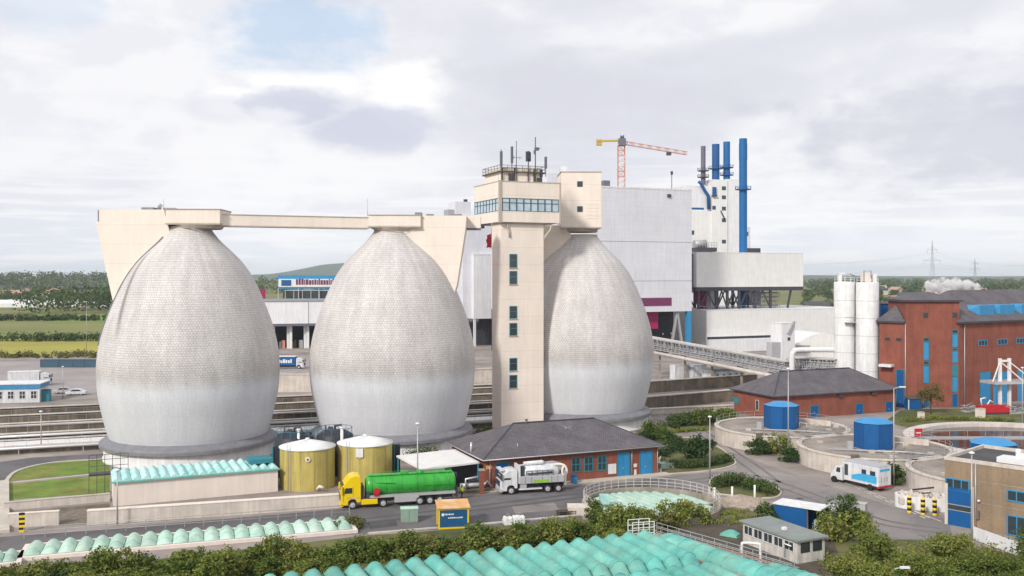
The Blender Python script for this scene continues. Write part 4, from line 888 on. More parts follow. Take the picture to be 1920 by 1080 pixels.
for k in range(60): b.bar((r+.3, -.6, 2.2+k*.4), (r+.8, -.6, 2.2+k*.4), .05)
b.build('ladder', M['steel_dark'], t); MB().lathe([(r+.02, 17), (r+1.0, 17), (r+1.0, 17.2), (r+.02, 17.2)], 24, a0=-1.9, a1=.4).lathe([(r+.95, 18.2), (r+1.0, 18.2), (r+1.0, 18.3)], 24, a0=-1.9, a1=.4).build('platform', M['steel'], t)
b = MB().box(-1.4, -.7, -.4, .4, zt, zt+2.0).box(-1.5, .0, -.5, .5, zt+1.9, zt+2.15); b.build('filter_unit', M['white_steel'], t)
b = MB().tube([(.2, 0, zt), (.2, 0, zt+1.6), (1.1, 0, zt+1.9), (2.3, 0, zt+1.4)], .14, 6).tube([(1.2, -.8, zt), (1.2, -.8, zt+1.1), (2.4, -.8, zt+1.0)], .1, 6); b.build('filling_pipe', M['steel'], t)
t, r, zt = silo(1626.5, 20.5, 531, 'right white silo beside the tall red brick building', 203.5)
b = MB().box(-1.2, .6, -.6, .8, zt+.3, zt+2.2); b.build('filter_unit', M['rose'], t); b = MB().box(1.1, 1.9, -.3, .3, zt, zt+2.0); b.build('vent_box', M['white_steel'], t); b = MB().tube([(-1.0, -.7, zt), (-1.0, -.7, zt+2.6), (.5, -.7, zt+2.6), (.5, -.7, zt+1)], .08, 6); b.build('vent_pipe', M['steel_dark'], t)
# crane and pylons
def lattice(b, a, c, w_, n, r, m2=None, tri=False):
    a = Vector(a); c = Vector(c); d = (c-a).normalized(); up = Vector((0, 1, 0)) if abs(d.z) > .8 else Vector((0, 0, 1)); s = d.cross(up).normalized()*w_/2; v = s.cross(d).normalized()*w_/2
    cs = [s+v, s-v, -s-v, -s+v]
    for q in cs: b.bar(a+q, c+q, r)
    for k in range(n):
        p, q = a.lerp(c, k/n), a.lerp(c, (k+1)/n); mm_ = 0 if m2 is None else (k//2) % 2
        for i in range(4): e, f = cs[i], cs[(i+1) % 4]; b.bar(p+e, q+f, r*.7, None, mm_); b.bar(p+e, p+f, r*.7, None, mm_)
def crane():
    Y = 520.0; s = Y/F; t = thing('tower_crane', 'red and white tower crane behind the huge pale block', 'crane', (ax(1165, Y), Y, 0)); zt = hz(272, Y)
    b = MB(); lattice(b, (0, 0, 0), (0, 0, zt), 3.6, 34, .36, 1); b.build('mast', [M['orange'], M['white_steel']], t)
    b = MB(); e = Vector((ax(1293, Y)-ax(1165, Y), 8, hz(284, Y)-0)); z0 = hz(267, Y); lattice(b, (0, 0, z0), e, 1.7, 30, .2, 1); b.build('jib', [M['orange'], M['white_steel']], t)
    b = MB(); b.bar((1, 0, z0+1.0), (-13, -1, z0+.6), 1.6, .9).box(-13.5, -10.5, -1.4, 1.0, z0-1.6, z0+1.5); b.build('counter_jib', M['crane_yellow'], t)
    b = MB().box(-1.6, 2.2, -2.6, 1.6, zt-.5, zt+3.4); b.build('slewing_cab', M['stack_grey'], t); b = MB(); lattice(b, (.5, 0, zt+3), (.5, 0, zt+5.2), 1.5, 2, .4); b.build('head', M['steel_dark'], t)
    b = MB().box(e.x*.72-1.2, e.x*.72+1.2, 4, 7, hz(281, Y)-2.2, hz(281, Y)-.6); b.build('trolley', M['steel_dark'], t)
crane()
def pylon(p, Y, ytop, label, w_=1.0):
    t = thing('power_pylon', label, 'pylon', (ax(p, Y), Y, -.6)); zt = hz(ytop, Y); b = MB(); r = .28*w_*Y/1200
    for sx in (-1, 1):
        for sy in (-1, 1): b.bar((sx*4, sy*4, 0), (sx*1.1, sy*1.1, zt*.62), r); b.bar((sx*1.1, sy*1.1, zt*.62), (0, 0, zt), r)
    for k in range(9):
        f = k/9*.62; h = 4-2.9*k/9; h2 = 4-2.9*(k+1)/9; z0 = zt*f; z1 = zt*(f+.62/9); b.bar((-h, -h, z0), (h2, -h2, z1), r*.6); b.bar((h, -h, z0), (-h2, -h2, z1), r*.6)
    b.build('lattice_mast', M['steel'], t); b = MB(); arms = []
    for f, L_ in ((.64, 10), (.83, 6)):
        b.bar((-L_, 0, zt*f), (L_, 0, zt*f), r*1.3); b.bar((-L_, 0, zt*f), (0, 0, zt*f+3), r*.8); b.bar((L_, 0, zt*f), (0, 0, zt*f+3), r*.8)
        for x in (-L_, L_): b.bar((x, 0, zt*f), (x, 0, zt*f-4), r*.8)
    b.build('cross_arm', M['steel'], t); return zt
zt = pylon(1748, 1150, 449, 'tall lattice power pylon above the far village on the right')
zt2 = pylon(1828, 1900, 484, 'small distant power pylon right of the tall one')
b = MB(); Y = 1150; x0 = ax(1748, Y)
for f, o in ((.64, -10), (.64, 10), (.83, -6), (.83, 6)):
    for ex, ey in ((-330, -60), (330, 260)):
        a = Vector((x0+o, Y, zt*f-4.5)); c = a+Vector((ex, ey, 0)); b.tube([a.lerp(c, k/10)+Vector((0, 0, -14*(1-(2*k/10-1)**2))) for k in range(11)], .055, 4)
tag(b.build('power_line', M['steel']), 'thin power lines hanging from the tall pylon', 'power line')
# ------------------------------------------------------------------ brick buildings
def hip(w_, d, z, r, e=.5, th=.22):                   # hipped roof over a w x d box, eave at z, ridge r above
    b = MB(); h = min(w_, d)/2; E = [(-e, -e), (w_+e, -e), (w_+e, d+e), (-e, d+e)]
    if w_ >= d: Rg = [(h, d/2), (w_-h, d/2)]; fs = [(4,5,9,8), (5,6,9), (6,7,8,9), (7,4,8)]
    else: Rg = [(w_/2, h), (w_/2, d-h)]; fs = [(4,5,8), (5,6,9,8), (6,7,9), (7,4,8,9)]
    p = [(*q, z) for q in E]+[(*q, z+th) for q in E]+[(*q, z+r) for q in Rg]
    b.poly(p, [(0,3,2,1)]+[(i, (i+1) % 4, 4+(i+1) % 4, 4+i) for i in range(4)], 1); b.poly(p, fs, 0); return b
def side_win(t, y0, y1, z0, z1, frame, pane, name='window', x=0.0, fr=.1):   # on the left (-x) wall
    f = MB().box(x-.08, x-.003, y0, y1, z0, z0+fr).box(x-.08, x-.003, y0, y1, z1-fr, z1).box(x-.08, x-.003, y0, y0+fr, z0+fr, z1-fr).box(x-.08, x-.003, y1-fr, y1, z0+fr, z1-fr).build(name, M[frame], t)
    MB().box(x-.04, x-.002, y0+fr, y1-fr, z0+fr, z1-fr).build('pane', M[pane], f); return f
def door(t, fc, r, m='blue', name='door', leafs=1, y=0.0):
    u0, u1, z0, z1 = fc.rect(*r) if fc else r
    f = MB().box(u0-.1, u0, y-.1, y-.003, z0, z1+.1).box(u1, u1+.1, y-.1, y-.003, z0, z1+.1).box(u0, u1, y-.1, y-.003, z1, z1+.1).build(name, M['teal_frame'], t)
    b = MB()
    for k in range(leafs):
        a = u0+(u1-u0)*k/leafs+.02; c = u0+(u1-u0)*(k+1)/leafs-.02; b.box(a, c, y-.05, y-.004, z0, z1)
        for q in range(4): b.box(a+(c-a)*(q+.3)/4, a+(c-a)*(q+.45)/4, y-.08, y-.051, z0+.1, z1-.1)
    b.build('door_leaf', M[m], f); MB().box((u0+u1)/2-.16, (u0+u1)/2-.08, y-.14, y-.081, z0+.95, z0+1.15).build('handle', M['chrome'], f); return f
C = Vector((-3.3, 122.2)); fc = Face(C, RA); W_, D_ = 25.4, 13.0
t = thing('pump_house', 'low red brick pump house with grey hipped roof behind the vacuum truck', 'building', (*C, 0), RA)
MB().box(0, W_, 0, D_, 0, 3.75).build('wall', M['brick'], t)
rf = hip(W_, D_, 3.75, 3.35, .6).build('roof', [M['tile'], M['steel_dark']], t)
MB().tube([(-.65, -.68, 3.85), (W_+.65, -.68, 3.85)], .09, 6).tube([(-.68, -.65, 3.85), (-.68, D_+.65, 3.85)], .09, 6).build('gutter', M['steel'], rf)
MB().bar((6.5, 6.5, 7.12), (W_-6.5, 6.5, 7.12), .3, .16).bar((-.5, -.5, 4.0), (6.5, 6.5, 7.1), .22, .1).bar((W_+.5, -.5, 4.0), (W_-6.5, 6.5, 7.1), .22, .1).build('ridge_tiles', M['steel_dark'], rf)
b = MB().cyl(8.4, 6.3, 6.9, 7.5, .16, .16, 8).cyl(8.4, 6.3, 7.5, 7.62, .26, .2, 8); b.build('roof_vent', M['brown_conc'], rf)
b = MB().cyl(5.0, 1.5, 4.4, 5.3, .06, .06, 6).cyl(13.5, 4.6, 5.8, 6.5, .05, .05, 6).bar((13.2, 4.6, 6.5), (14.4, 4.9, 6.35), .05).bar((13.4, 4.4, 6.2), (14.2, 4.4, 6.55), .05).bar((13.2, 4.9, 6.6), (14.3, 4.2, 6.1), .05); b.build('roof_aerial', M['steel'], rf)
MB().cyl(-.3, 4.6, 3.9, 5.3, .14, .14, 8).build('flue', M['chrome'], rf)
door(t, fc, (930, 867, 953, 906), 'blue', 'roller_door')
for r in ((1071, 856, 1088, 886), (1095, 855, 1112, 885), (1120, 853, 1137, 883)): front_win(t, fc, r, 'teal_frame', 'glass', split=1, rows=1)
for r in ((1158, 848, 1180, 893), (1200, 845, 1222, 890)): door(t, fc, r, 'blue_lt', 'double_door', 2)
u0, u1, z0, z1 = fc.rect(1140, 869, 1155, 889); MB().box(u0, u1, -.06, -.003, z0, z1).build('notice_board', M['white_flat'], t)
for r in ((1188, 869, 1194, 876), (1189, 880, 1193, 893)): u0, u1, z0, z1 = fc.rect(*r); MB().box(u0, u1, -.05, -.003, z0, z1).build('small_sign', M['rose'], t)
u0, u1, z0, z1 = fc.rect(911, 872, 922, 880); MB().box(u0, u1, -.05, -.003, z0, z1).build('warning_sign', M['orange_roof'], t)
for p in (918, 1014, 1184, 1232): u, _ = fc.at(p, 880); MB().cyl(u, -.12, 0, 3.7, .06, .06, 6).build('downpipe', M['steel'], t)
MB().box(-1.2, W_+1.2, -1.6, -.02, 0, .12).build('plinth', M['kerb'], t)
# --- blower house
C = Vector((49.2, 180.0)); fc = Face(C, RA); W_, D_ = 29.8, 12.5
t = thing('blower_house', 'wide red brick hall with grey hipped roof behind the blue thickener huts', 'building', (*C, 0), RA)
MB().box(0, W_, 0, D_, 0, 4.35).build('wall', M['brick'], t)
rf = hip(W_, D_, 4.35, 4.0, .7).build('roof', [M['tile'], M['steel_dark']], t)
MB().bar((6.25, 6.25, 8.38), (W_-6.25, 6.25, 8.38), .35, .18).bar((-.6, -.6, 4.6), (6.25, 6.25, 8.37), .25, .1).bar((W_+.6, -.6, 4.6), (W_-6.25, 6.25, 8.37), .25, .1).build('ridge_tiles', M['steel_dark'], rf)
for r in ((1520, 761, 1534, 784), (1605, 757, 1617, 780), (1661, 753, 1673, 777)): door(t, fc, r, 'blue', 'shutter_window')
side_win(t, 4.6, 5.6, 1.2, 3.2, 'pale_conc', 'glass'); f = MB().box(-.08, -.003, 1.2, 2.6, 0, 2.3).build('door', M['blue_lt'], t); side_win(t, 11.0, 12.6, 1.8, 3.0, 'teal_frame', 'teal_frame', 'shutter')
for r in ((1570, 737, 1577, 745), (1632, 734, 1640, 741)):
    u0, u1, z0, z1 = fc.rect(*r); MB().box(u0, u1, -.5, -.004, 3.7, 4.1).build('wall_lamp', M['steel_dark'], t)
# --- tall brick building: a stair tower between two wings that run back from it
def headworks():
    C = Vector((ax(1698, 197), 197)); t = thing('headworks_building', 'tall red brick building with grey roofs and blue window strips at the right edge', 'building', (*C, 0)); ez = 17.2
    fb = Face(C, 0); wt = fb.at(1799, 700)[0]; zt = hz(566, 197); CR = C+Vector((wt, 0)); aR = R(30); fr = Face(CR, aR); locR = (wt+.004, .15, 0)
    def put(o, loc=locR, rz=aR): o.location = loc; o.rotation_euler = (0, 0, rz); return o
    MB().box(0, wt, 0, 9, 0, zt).build('stair_tower', M['brick'], t); hip(wt, 9, zt, 2.0, .5, .4).build('tower_roof', [M['tile'], M['steel_dark']], t)
    W_, D_ = 46, 17
    put(MB().box(0, W_, 0, D_, 0, ez).build('wall', M['brick'], t)); put(hip(W_, D_, ez, 6.7, .7, .4).build('roof', [M['tile'], M['steel_dark']], t))
    aL = R(-45); Ll = 5.5; locL = (-Ll*math.cos(aL), -Ll*math.sin(aL)+.1, 0)
    put(MB().box(0, Ll, 0, 10, 0, ez+.1).build('left_wall', M['brick'], t), locL, aL); b = hip(Ll-.5, 10, ez+.1, 3.6, .5, .4); put(b.build('left_roof', [M['tile'], M['steel_dark']], t), locL, aL)
    for u in (1.2, 3.6): put(front_win(t, None, (u, u+1.1, 13.6, 14.2), 'steel_dark', 'glass'), locL, aL)
    put(MB().box(.6, 3.2, -1.7, -.01, 8.2, 8.7).build('door_canopy', M['white_flat'], t), locL, aL)
    put(door(t, None, (3.7, 5.2, 0, 7.6), 'blue', 'entrance_door'), locL, aL)
    for r in ((1731, 586, 1740, 596), (1786, 586, 1795, 596)): front_win(t, fb, r, 'steel_dark', 'glass')
    for x0, x1, segs in ((1731, 1742, ((633, 640, 'glass'), (641, 675, 'blue_lt'), (677, 684, 'glass'), (686, 718, 'blue_lt'), (750, 763, 'blue'))), (1785, 1796, ((618, 625, 'glass'), (626, 651, 'blue_lt'), (653, 657, 'glass'), (658, 680, 'blue_lt'), (684, 705, 'teal_frame'), (706, 735, 'blue_lt'), (738, 763, 'blue')))):
        for a, c, m in segs: front_win(t, fb, (x0, a, x1, c), 'teal_frame', m, 'strip_window', 0, .1)
    for r in ((1835, 641, 1852, 653), (1871, 640, 1889, 653), (1906, 639, 1924, 652), (1942, 638, 1960, 651)):
        u0, u1, z0, z1 = fr.rect(*r); put(front_win(t, None, (u0, u1, 12.4, 13.6), 'blue_lt', 'glass', split=2, fr=.14))
    for p0, p1, h_ in ((1838, 1857, 6.8), (1866, 1897, 6.6), (1908, 1935, 6.6)): u0 = fr.at(p0, 700)[0]; u1 = fr.at(p1, 700)[0]; put(door(t, None, (u0, u1, 0, h_), 'blue_lt', 'entrance_door', 2))
    u = fr.at(1808, 650)[0]; put(MB().cyl(u, -.15, 0, ez, .1, .1, 6).build('downpipe', M['steel'], t))
    MB().cyl(-.1, -.16, 0, ez, .1, .1, 6).build('downpipe', M['steel'], t)
    for p0, p1 in ((1846, 1874), (1884, 1912), (1925, 1950)):                 # blue roof vents
        a0 = fr.at(p0, 596)[0]; a1 = fr.at(p1, 572)[0]; za = ez+.9; zb = ez+3.6; b = MB()
        b.poly([(a0, 1.0, za), (a1, 1.0, za), (a1, 1.0, zb), (a0, 1.0, zb), (a0, 7, zb), (a1, 7, zb), (a0-1.7, 3.0, za+1.6), (a1+.01, 3, za+1.6)], [(0,1,2,3), (3,2,5,4), (0,3,6), (3,4,6), (1,7,2), (2,7,5)]); put(b.build('roof_vent', M['blue_lt'], t))
    x = ax(1670, 216)-C.x; MB().box(x-3.4, x+3.4, 16, 21, 14, hz(569, 216)).build('roof_plant_room', M['blue'], t); MB().box(x-3.7, x+3.7, 15.7, 21.3, hz(569, 216), hz(566, 216)).build('plant_room_roof', M['tile'], t)
    for p in (1805, 1818):
        u = fr.at(p, 585)[0]; b = MB(); b.box(u, u+.7, 2.9, 3.9, ez+2.35, ez+2.9); put(b.build('skylight', M['chrome'], t))
headworks()
def entrance_canopy():
    Y = 190.0; t = thing('entrance_canopy', 'white mast hung entrance canopy before the tall brick building', 'canopy', (ax(1875, Y), Y, 0), R(12)); s = Y/F
    dx = 21*s; zt = hz(672, Y); zd = hz(716, Y)
    for x in (0, dx*.95): MB().bar((x, 0, 0), (x, 0, zt), .5).build('mast', M['white_steel'], t)
    MB().bar((0, 0, zt-.5), (dx*.95, 0, zt-.5), .4).build('cross_beam', M['white_steel'], t)
    MB().box(-2.6, 9, -1.8, 2.5, zd-.3, zd+.2).build('canopy_slab', M['chrome'], t)
    for a, c in (((0, 0, zt-.7), (-2.4, -1, zd+.2)), ((.3, 0, zt-.8), (4.4, -1, zd+.2)), ((dx*.95, 0, zt-.7), (6.8, -1, zd+.2))): MB().bar(a, c, .2).build('stay_rod', M['rose'], t)
    for x in (-2.4, 8.8): MB().bar((x, -1.4, 0), (x, -1.4, zd), .25).build('post', M['blue_lt'], t)
entrance_canopy()
# --- tan brick workshop, lower right
P0 = Vector((47.6, 105.6)); ang = math.atan2(-.735, .68); C = P0; fc = Face(C, ang); zt = 7.05
t = thing('workshop', 'tan brick workshop with flat roof and tall blue door in the lower right corner', 'building', (*C, 0), ang)
W_, D_ = 22, 10.5
MB().box(0, W_, 0, D_, 0, zt).build('wall', M['brown_brick'], t)
MB().box(.25, W_-.25, .25, D_-.25, zt, zt+.04).build('roof', M['roof_dark'], t)
MB().box(-.06, W_+.06, -.06, .25, zt, zt+.38).box(-.06, .25, .25, D_-.25, zt, zt+.38).box(-.06, W_+.06, D_-.25, D_+.06, zt, zt+.38).build('parapet', M['pale_conc'], t)
b = MB().box(4.5, 7.5, 2.5, 4.5, zt+.04, zt+.6).box(6, 9, 3.8, 5.2, zt+.04, zt+.9).cyl(5.2, 6.8, zt+.04, zt+1.0, .3, .3, 10); b.build('roof_plant', M['white_steel'], t)
u0, u1, z0, z1 = fc.rect(1773, 897, 1818, 921); f = front_win(t, None, (u0, u1, hz(915, fc.C.y)-.1, hz(896, fc.C.y)+.1), 'blue_lt', 'glass', split=2, fr=.12)
u0, _ = fc.at(1778, 960); u1, _ = fc.at(1821, 960); f = MB().box(u0, u1, -.08, -.003, 0, 4.15).build('sectional_door', M['blue'], t)
MB().box(u0+.05, u1-.05, -.12, -.081, 1.75, 2.25).build('door_window', M['glass'], f); MB().box(u0, u1, -.11, -.081, 1.66, 1.75).box(u0, u1, -.11, -.081, 2.25, 2.34).box((u0*2+u1)/3-.04, (u0*2+u1)/3+.04, -.11, -.081, 1.75, 2.25).build('door_rail', M['steel'], f)
MB().box(u0-.35, u0-.02, -.1, -.003, 0, 4.5).box(u1+.02, u1+.3, -.1, -.003, 0, 4.5).build('door_post', M['pale_conc'], t)
MB().cyl(u1+.5, -.1, 0, zt, .08, .08, 6).build('downpipe', M['steel'], t)
for r in ((1888, 920, 1925, 942), (1888, 968, 1926, 1006)): a, c, z0, z1 = fc.rect(*r); front_win(t, None, (a, c, z0+.2, z1-.15 if z1-z0 > 1 else z1), 'blue_lt', 'glass', split=1, fr=.13)
for r in (1940, 1975): a, _ = fc.at(r, 930); front_win(t, None, (a, a+2, 3.6, 4.6), 'blue_lt', 'glass', split=1, fr=.13)
b = MB(); 
for zz in (2.9, 5.2): b.box(u1+.7, W_, -.02, -.003, zz, zz+.06)
b.build('brick_course', M['conc'], t); MB().cyl(u1+.9, -.3, 3.1, 3.3, .15, .15, 8).build('wall_lamp', M['white_flat'], t); MB().box(u1+.6, u1+.9, -.3, -.05, 1.2, 2.1).build('fire_box', M['brown_conc'], t)
a = gp(1826, 1012); c = gp(1900, 1040); d = c-a
t = thing('white_wall', 'low white sheet fence along the foot of the tan brick workshop', 'fence', (a.x, a.y, 0), math.atan2(d.y, d.x)); MB().box(0, d.length+6, -.06, .06, .05, 1.35).build('panel', M['white'], t)
for k in range(5): MB().bar((k*1.6, .12, 0), (k*1.6, .12, 1.4), .1).build('post', M['steel'], t)
# ------------------------------------------------------------------ settling basins
def basin(px0, row, length, depth, label, waterm='sludge', h=1.3, n=1):
    a = gp(90, row)-Vector((math.cos(R(20)), math.sin(R(20)), 0))*px0; t = thing('settling_basin', label, 'basin', (a.x, a.y, 0), R(20))
    MB().box(0, length, 0, .5, 0, h).box(-.5, 0, 0, depth, 0, h).box(length, length+.5, 0, depth, 0, h).build('wall', M['brown_conc'], t)
    MB().box(0, length, depth-.5, depth, 0, h).build('back_wall', M['brown_conc'], t)
    MB().box(-.5, length+.5, -.1, .75, h, h+.14).box(-.5, length+.5, depth-.75, depth+.1, h, h+.14).build('coping', M['pale_conc'], t)
    lv = h-.12 if waterm == 'white_flat' else .35
    MB().box(0, length, .5, depth-.5, .05, lv).build('cover_slab' if lv > .5 else 'water', M[waterm], t)
    b = MB().tube([(0, -.45, h*.85), (length, -.45, h*.85)], .24, 8)
    for k in range(int(length/9)): b.bar((k*9+2, -.45, 0), (k*9+2, -.45, h*.8), .12)
    b.build('pipe', M['chrome'], t); bb = MB()
    bb.box(.5, length-.5, depth*.45, depth*.45+.35, h*.55, h*.75)
    bb.build('scum_beam', M['brown_conc'], t)
    b = MB()
    for k in range(int(length/3)+1): b.bar((min(k*3, length), .2, h+.14), (min(k*3, length), .2, h+1.1), .04)
    b.bar((0, .2, h+1.1), (length, .2, h+1.1), .04); b.build('railing', M['steel'], t)
basin(60, 848, 150, 6.8, 'long pale settling basin nearest the left lawn', 'white_flat', 1.1)
basin(60, 833, 150, 9.2, 'long concrete settling basin second from the left lawn', 'sludge', 1.9)
basin(60, 815, 160, 11, 'long concrete settling basin third from the left lawn', 'sludge', 2.1)
basin(60, 795, 170, 12, 'long concrete settling basin farthest from the left lawn', 'sludge', 1.7)
def bigwall(p0, p1, h, label, m='brown_conc', ledge='pale_conc'):
    a, c = gp(*p0), gp(*p1); d = c-a; t = thing('retaining_wall', label, 'wall', (a.x, a.y, 0), math.atan2(d.y, d.x)); MB().box(0, d.length, 0, .6, 0, h).build('wall', M[m], t); MB().box(-.1, d.length+.1, -.15, .75, h, h+.2).build('coping', M[ledge], t); return t, d.length
bigwall((1205, 768), (1380, 752), 2.4, 'stained brown wall in front of the white containers', 'brown_conc')
bigwall((1212, 778), (1375, 770), 1.0, 'low pale concrete wall behind the clipped shrubs', 'pale_conc')
bigwall((1205, 738), (1420, 722), 2.6, 'farther brown basin wall under the pipe bridge', 'brown_conc')
bigwall((500, 735), (600, 735), 4.0, 'tall pale concrete wall between the left and middle digesters', 'pale_conc')
bigwall((860, 720), (940, 716), 3.4, 'pale concrete wall between middle digester and control tower', 'pale_conc')
bigwall((860, 742), (960, 738), 2.2, 'brown basin wall between middle digester and control tower')
# ------------------------------------------------------------------ thickeners with blue octagonal huts, round pond, covered round basin
def thickener(p, y, R_, label, hutlabel, z=2.4, rot=.35):
    c = gp(p, y, z); t = thing('thickener', label, 'basin', (c.x, c.y, 0)); b = MB()
    b.lathe([(R_-.4, 0), (R_-.4, z-.004)], 72).lathe([(R_, 0), (R_, z)], 72); b.build('wall', M['pale_conc'], t)
    MB().lathe([(R_-.6, z), (R_+.12, z), (R_+.12, z+.16), (R_-.6, z+.16), (R_-.6, z)], 72, smooth=False).build('coping', M['pale_conc'], t)
    MB().disc(0, 0, z-.03, R_-.35, 72).build('deck', M['deck'], t)
    b = MB()
    for k in range(36):
        a = k*math.pi/18; q = (math.cos(a)*(R_-.2), math.sin(a)*(R_-.2)); b.bar((*q, z+.16), (*q, z+1.15), .045)
    for zz in (.65, 1.15): b.tube([(math.cos(k*math.pi/36)*(R_-.2), math.sin(k*math.pi/36)*(R_-.2), z+zz) for k in range(73)], .025, 4, caps=False)
    b.build('railing', M['steel'], t)
    rb = random.Random(int(p))
    for k in range(7): a = rb.random()*6.28; r = R_*(.45+.4*rb.random()); MB().box(r*math.cos(a)-.4, r*math.cos(a)+.4, r*math.sin(a)-.3, r*math.sin(a)+.3, z-.03, z+.12+rb.random()*.3).build('hatch', M['kerb'], t)
    MB().box(-.5, .5, -R_, -3, z-.03, z+.14).build('bridge_beam', M['conc'], t); MB().tube([(-R_*.7, -2.8, z+.2), (R_*.25, -5.2, z+.2), (R_*.6, -R_*.7, z+.2)], .13, 7).build('pipe', M['steel'], t)
    MB().bar((R_*.35, R_*.45, z+.4), (R_*.8, R_*.1, z+.4), .3, .85).build('parapet_wall', M['pale_conc'], t); MB().tube([(2.6, -1.2, z), (2.6, -1.2, z+.9), (3.6, -1.8, z+.9), (3.6, -1.8, z)], .1, 6).build('vent_pipe', M['rail'], t); MB().box(-4.6, -3.9, -2.6, -2.0, z-.03, z+1.2).build('control_box', M['vgrey'], t)
    MB().box(-R_*.55-.5, -R_*.55+.5, -R_*.83-.35, -R_*.83+.25, 0, z+.5).build('drain_pier', M['brown_conc'], t)
    h = thing('thickener_hut', hutlabel, 'hut', (c.x, c.y, z), rot, None); r = 2.72; hh = 3.65
    pts = [(r*math.cos(k*math.pi/4+.39), r*math.sin(k*math.pi/4+.39)) for k in range(8)]
    MB().prism(pts, -.02, hh).build('wall', M['blue'], h)
    b = MB(); o_ = [(x*1.05, y_*1.05, hh+.0) for x, y_ in pts]; i_ = [(x*.55, y_*.55, hh+.5) for x, y_ in pts]
    b.poly(o_+i_+[(x, y_, hh+.003) for x, y_, q in o_], [(k, (k+1) % 8, 8+(k+1) % 8, 8+k) for k in range(8)]+[tuple(range(8, 16)), tuple(range(16, 24))[::-1]]); b.build('roof', M['roof_blue'], h)
    for k in range(8):
        x, y_ = pts[k]; 
    b = MB()
    for k in range(8): b.bar((pts[k][0]*1.004, pts[k][1]*1.004, 0), (pts[k][0]*1.004, pts[k][1]*1.004, hh), .09); q_ = pts[(k+1) % 8]; b.bar((pts[k][0]*1.004, pts[k][1]*1.004, .08), (q_[0]*1.004, q_[1]*1.004, .08), .07)
    b.build('corner_trim', M['blue'], h)
    return t
M['roof_blue'] = mat('blue_hut_roof', (.045, .25, .52), .55, var=.08, streak=.05, spec=.3)
thickener(1465, 801, 10.6, 'round concrete thickener nearest the wide brick hall, with clipped shrubs at its wall', 'blue octagonal hut on the thickener nearest the wide brick hall', rot=.2)
thickener(1638, 838, 10.6, 'round concrete thickener in the middle, behind the poster lorry', 'blue octagonal hut on the middle thickener, beside a lamp post', rot=.3)
thickener(1862, 884, 10.2, 'round concrete thickener partly hidden by the tan brick workshop', 'blue octagonal hut seen above the roof of the tan brick workshop', rot=.45)
def pond():
    c = Vector((82, 151, 0)); t = thing('clarifier_pond', 'large round open clarifier with water coloured as brown brick reflection and a broad pale rim', 'basin', c); R_ = 19
    MB().lathe([(R_, 0), (R_, 1.3), (R_-2.3, 1.35), (R_-2.3, .5), (R_-2.1, 0)], 90, smooth=False).build('rim', M['rim'], t); MB().disc(0, 0, .75, R_-2.25, 90).build('water', M['water'], t)
    b = MB().box(-R_, R_, -.6, .6, 1.5, 1.8); b.build('scraper_bridge', M['steel'], t)
    b = MB()
    for k in range(15): b.bar((-R_+k*2.8, -.55, 1.8), (-R_+k*2.8, -.55, 2.9), .05)
    b.bar((-R_, -.55, 2.9), (R_, -.55, 2.9), .06); b.build('railing', M['steel'], t)
pond()
t = thing('warning_board', 'red sign board on posts at the edge of the brown pond', 'sign', (*gp(1722, 846, 0).xy, 0), .2)
MB().box(-.65, .65, -.05, .05, 2.2, 3.5).build('board', M['red'], t); MB().box(-.4, .4, -.06, -.051, 2.75, 2.95).build('white_bar', M['white_flat'], t); MB().bar((-.4, .1, 0), (-.4, .1, 3.4), .08).bar((.4, .1, 0), (.4, .1, 3.4), .08).build('post', M['steel'], t)
def round_cover():
    c = gp(1221, 954); R_ = 8.1; t = thing('covered_round_basin', 'round basin with pale teal cover and railing beside the brick pump house', 'basin', (c.x, c.y, 0))
    MB().lathe([(R_, 0), (R_, .75), (R_-.5, .78), (R_-.5, 0)], 72, smooth=False).build('wall', M['conc'], t); b = MB(); r = R_-1.0
    n = 14; 
    for k in range(n):
        x0 = -r+2*r*k/n; x1 = -r+2*r*(k+1)/n; xm = (x0+x1)/2; l = math.sqrt(max(.2, r*r-xm*xm))
        pr = [(x0+(x1-x0)*q/6, .35+.16*math.sin(math.pi*q/6)) for q in range(7)]; b.slab(pr+[(x1, .3), (x0, .3)], -l, l)
    o = b.build('cover', M['teal_pale'], t); o.rotation_euler = (0, 0, .5)
    b = MB()
    for k in range(48):
        a = k*math.pi/24; q = (math.cos(a)*(R_-.2), math.sin(a)*(R_-.2))
        if not 3.9 < a < 5.2: b.bar((*q, .78), (*q, 1.95), .06)
    for zz in (1.1, 1.5, 1.95): b.tube([(math.cos(3.9-2*math.pi+k*(5.0)/60+1.3)*(R_-.2), math.sin(3.9-2*math.pi+k*5.0/60+1.3)*(R_-.2), zz) for k in range(61)], .035, 5)
    b.build('railing', M['rail'], t); MB().box(-6.1, -5.0, -1.2, -.1, .8, 1.8).build('inlet_box', M['teal_clear'], t)
    MB().box(-R_-1.8, -R_+1.2, -3.2, -1.0, 0, .9).build('access_step', M['pale_conc'], t)
round_cover()
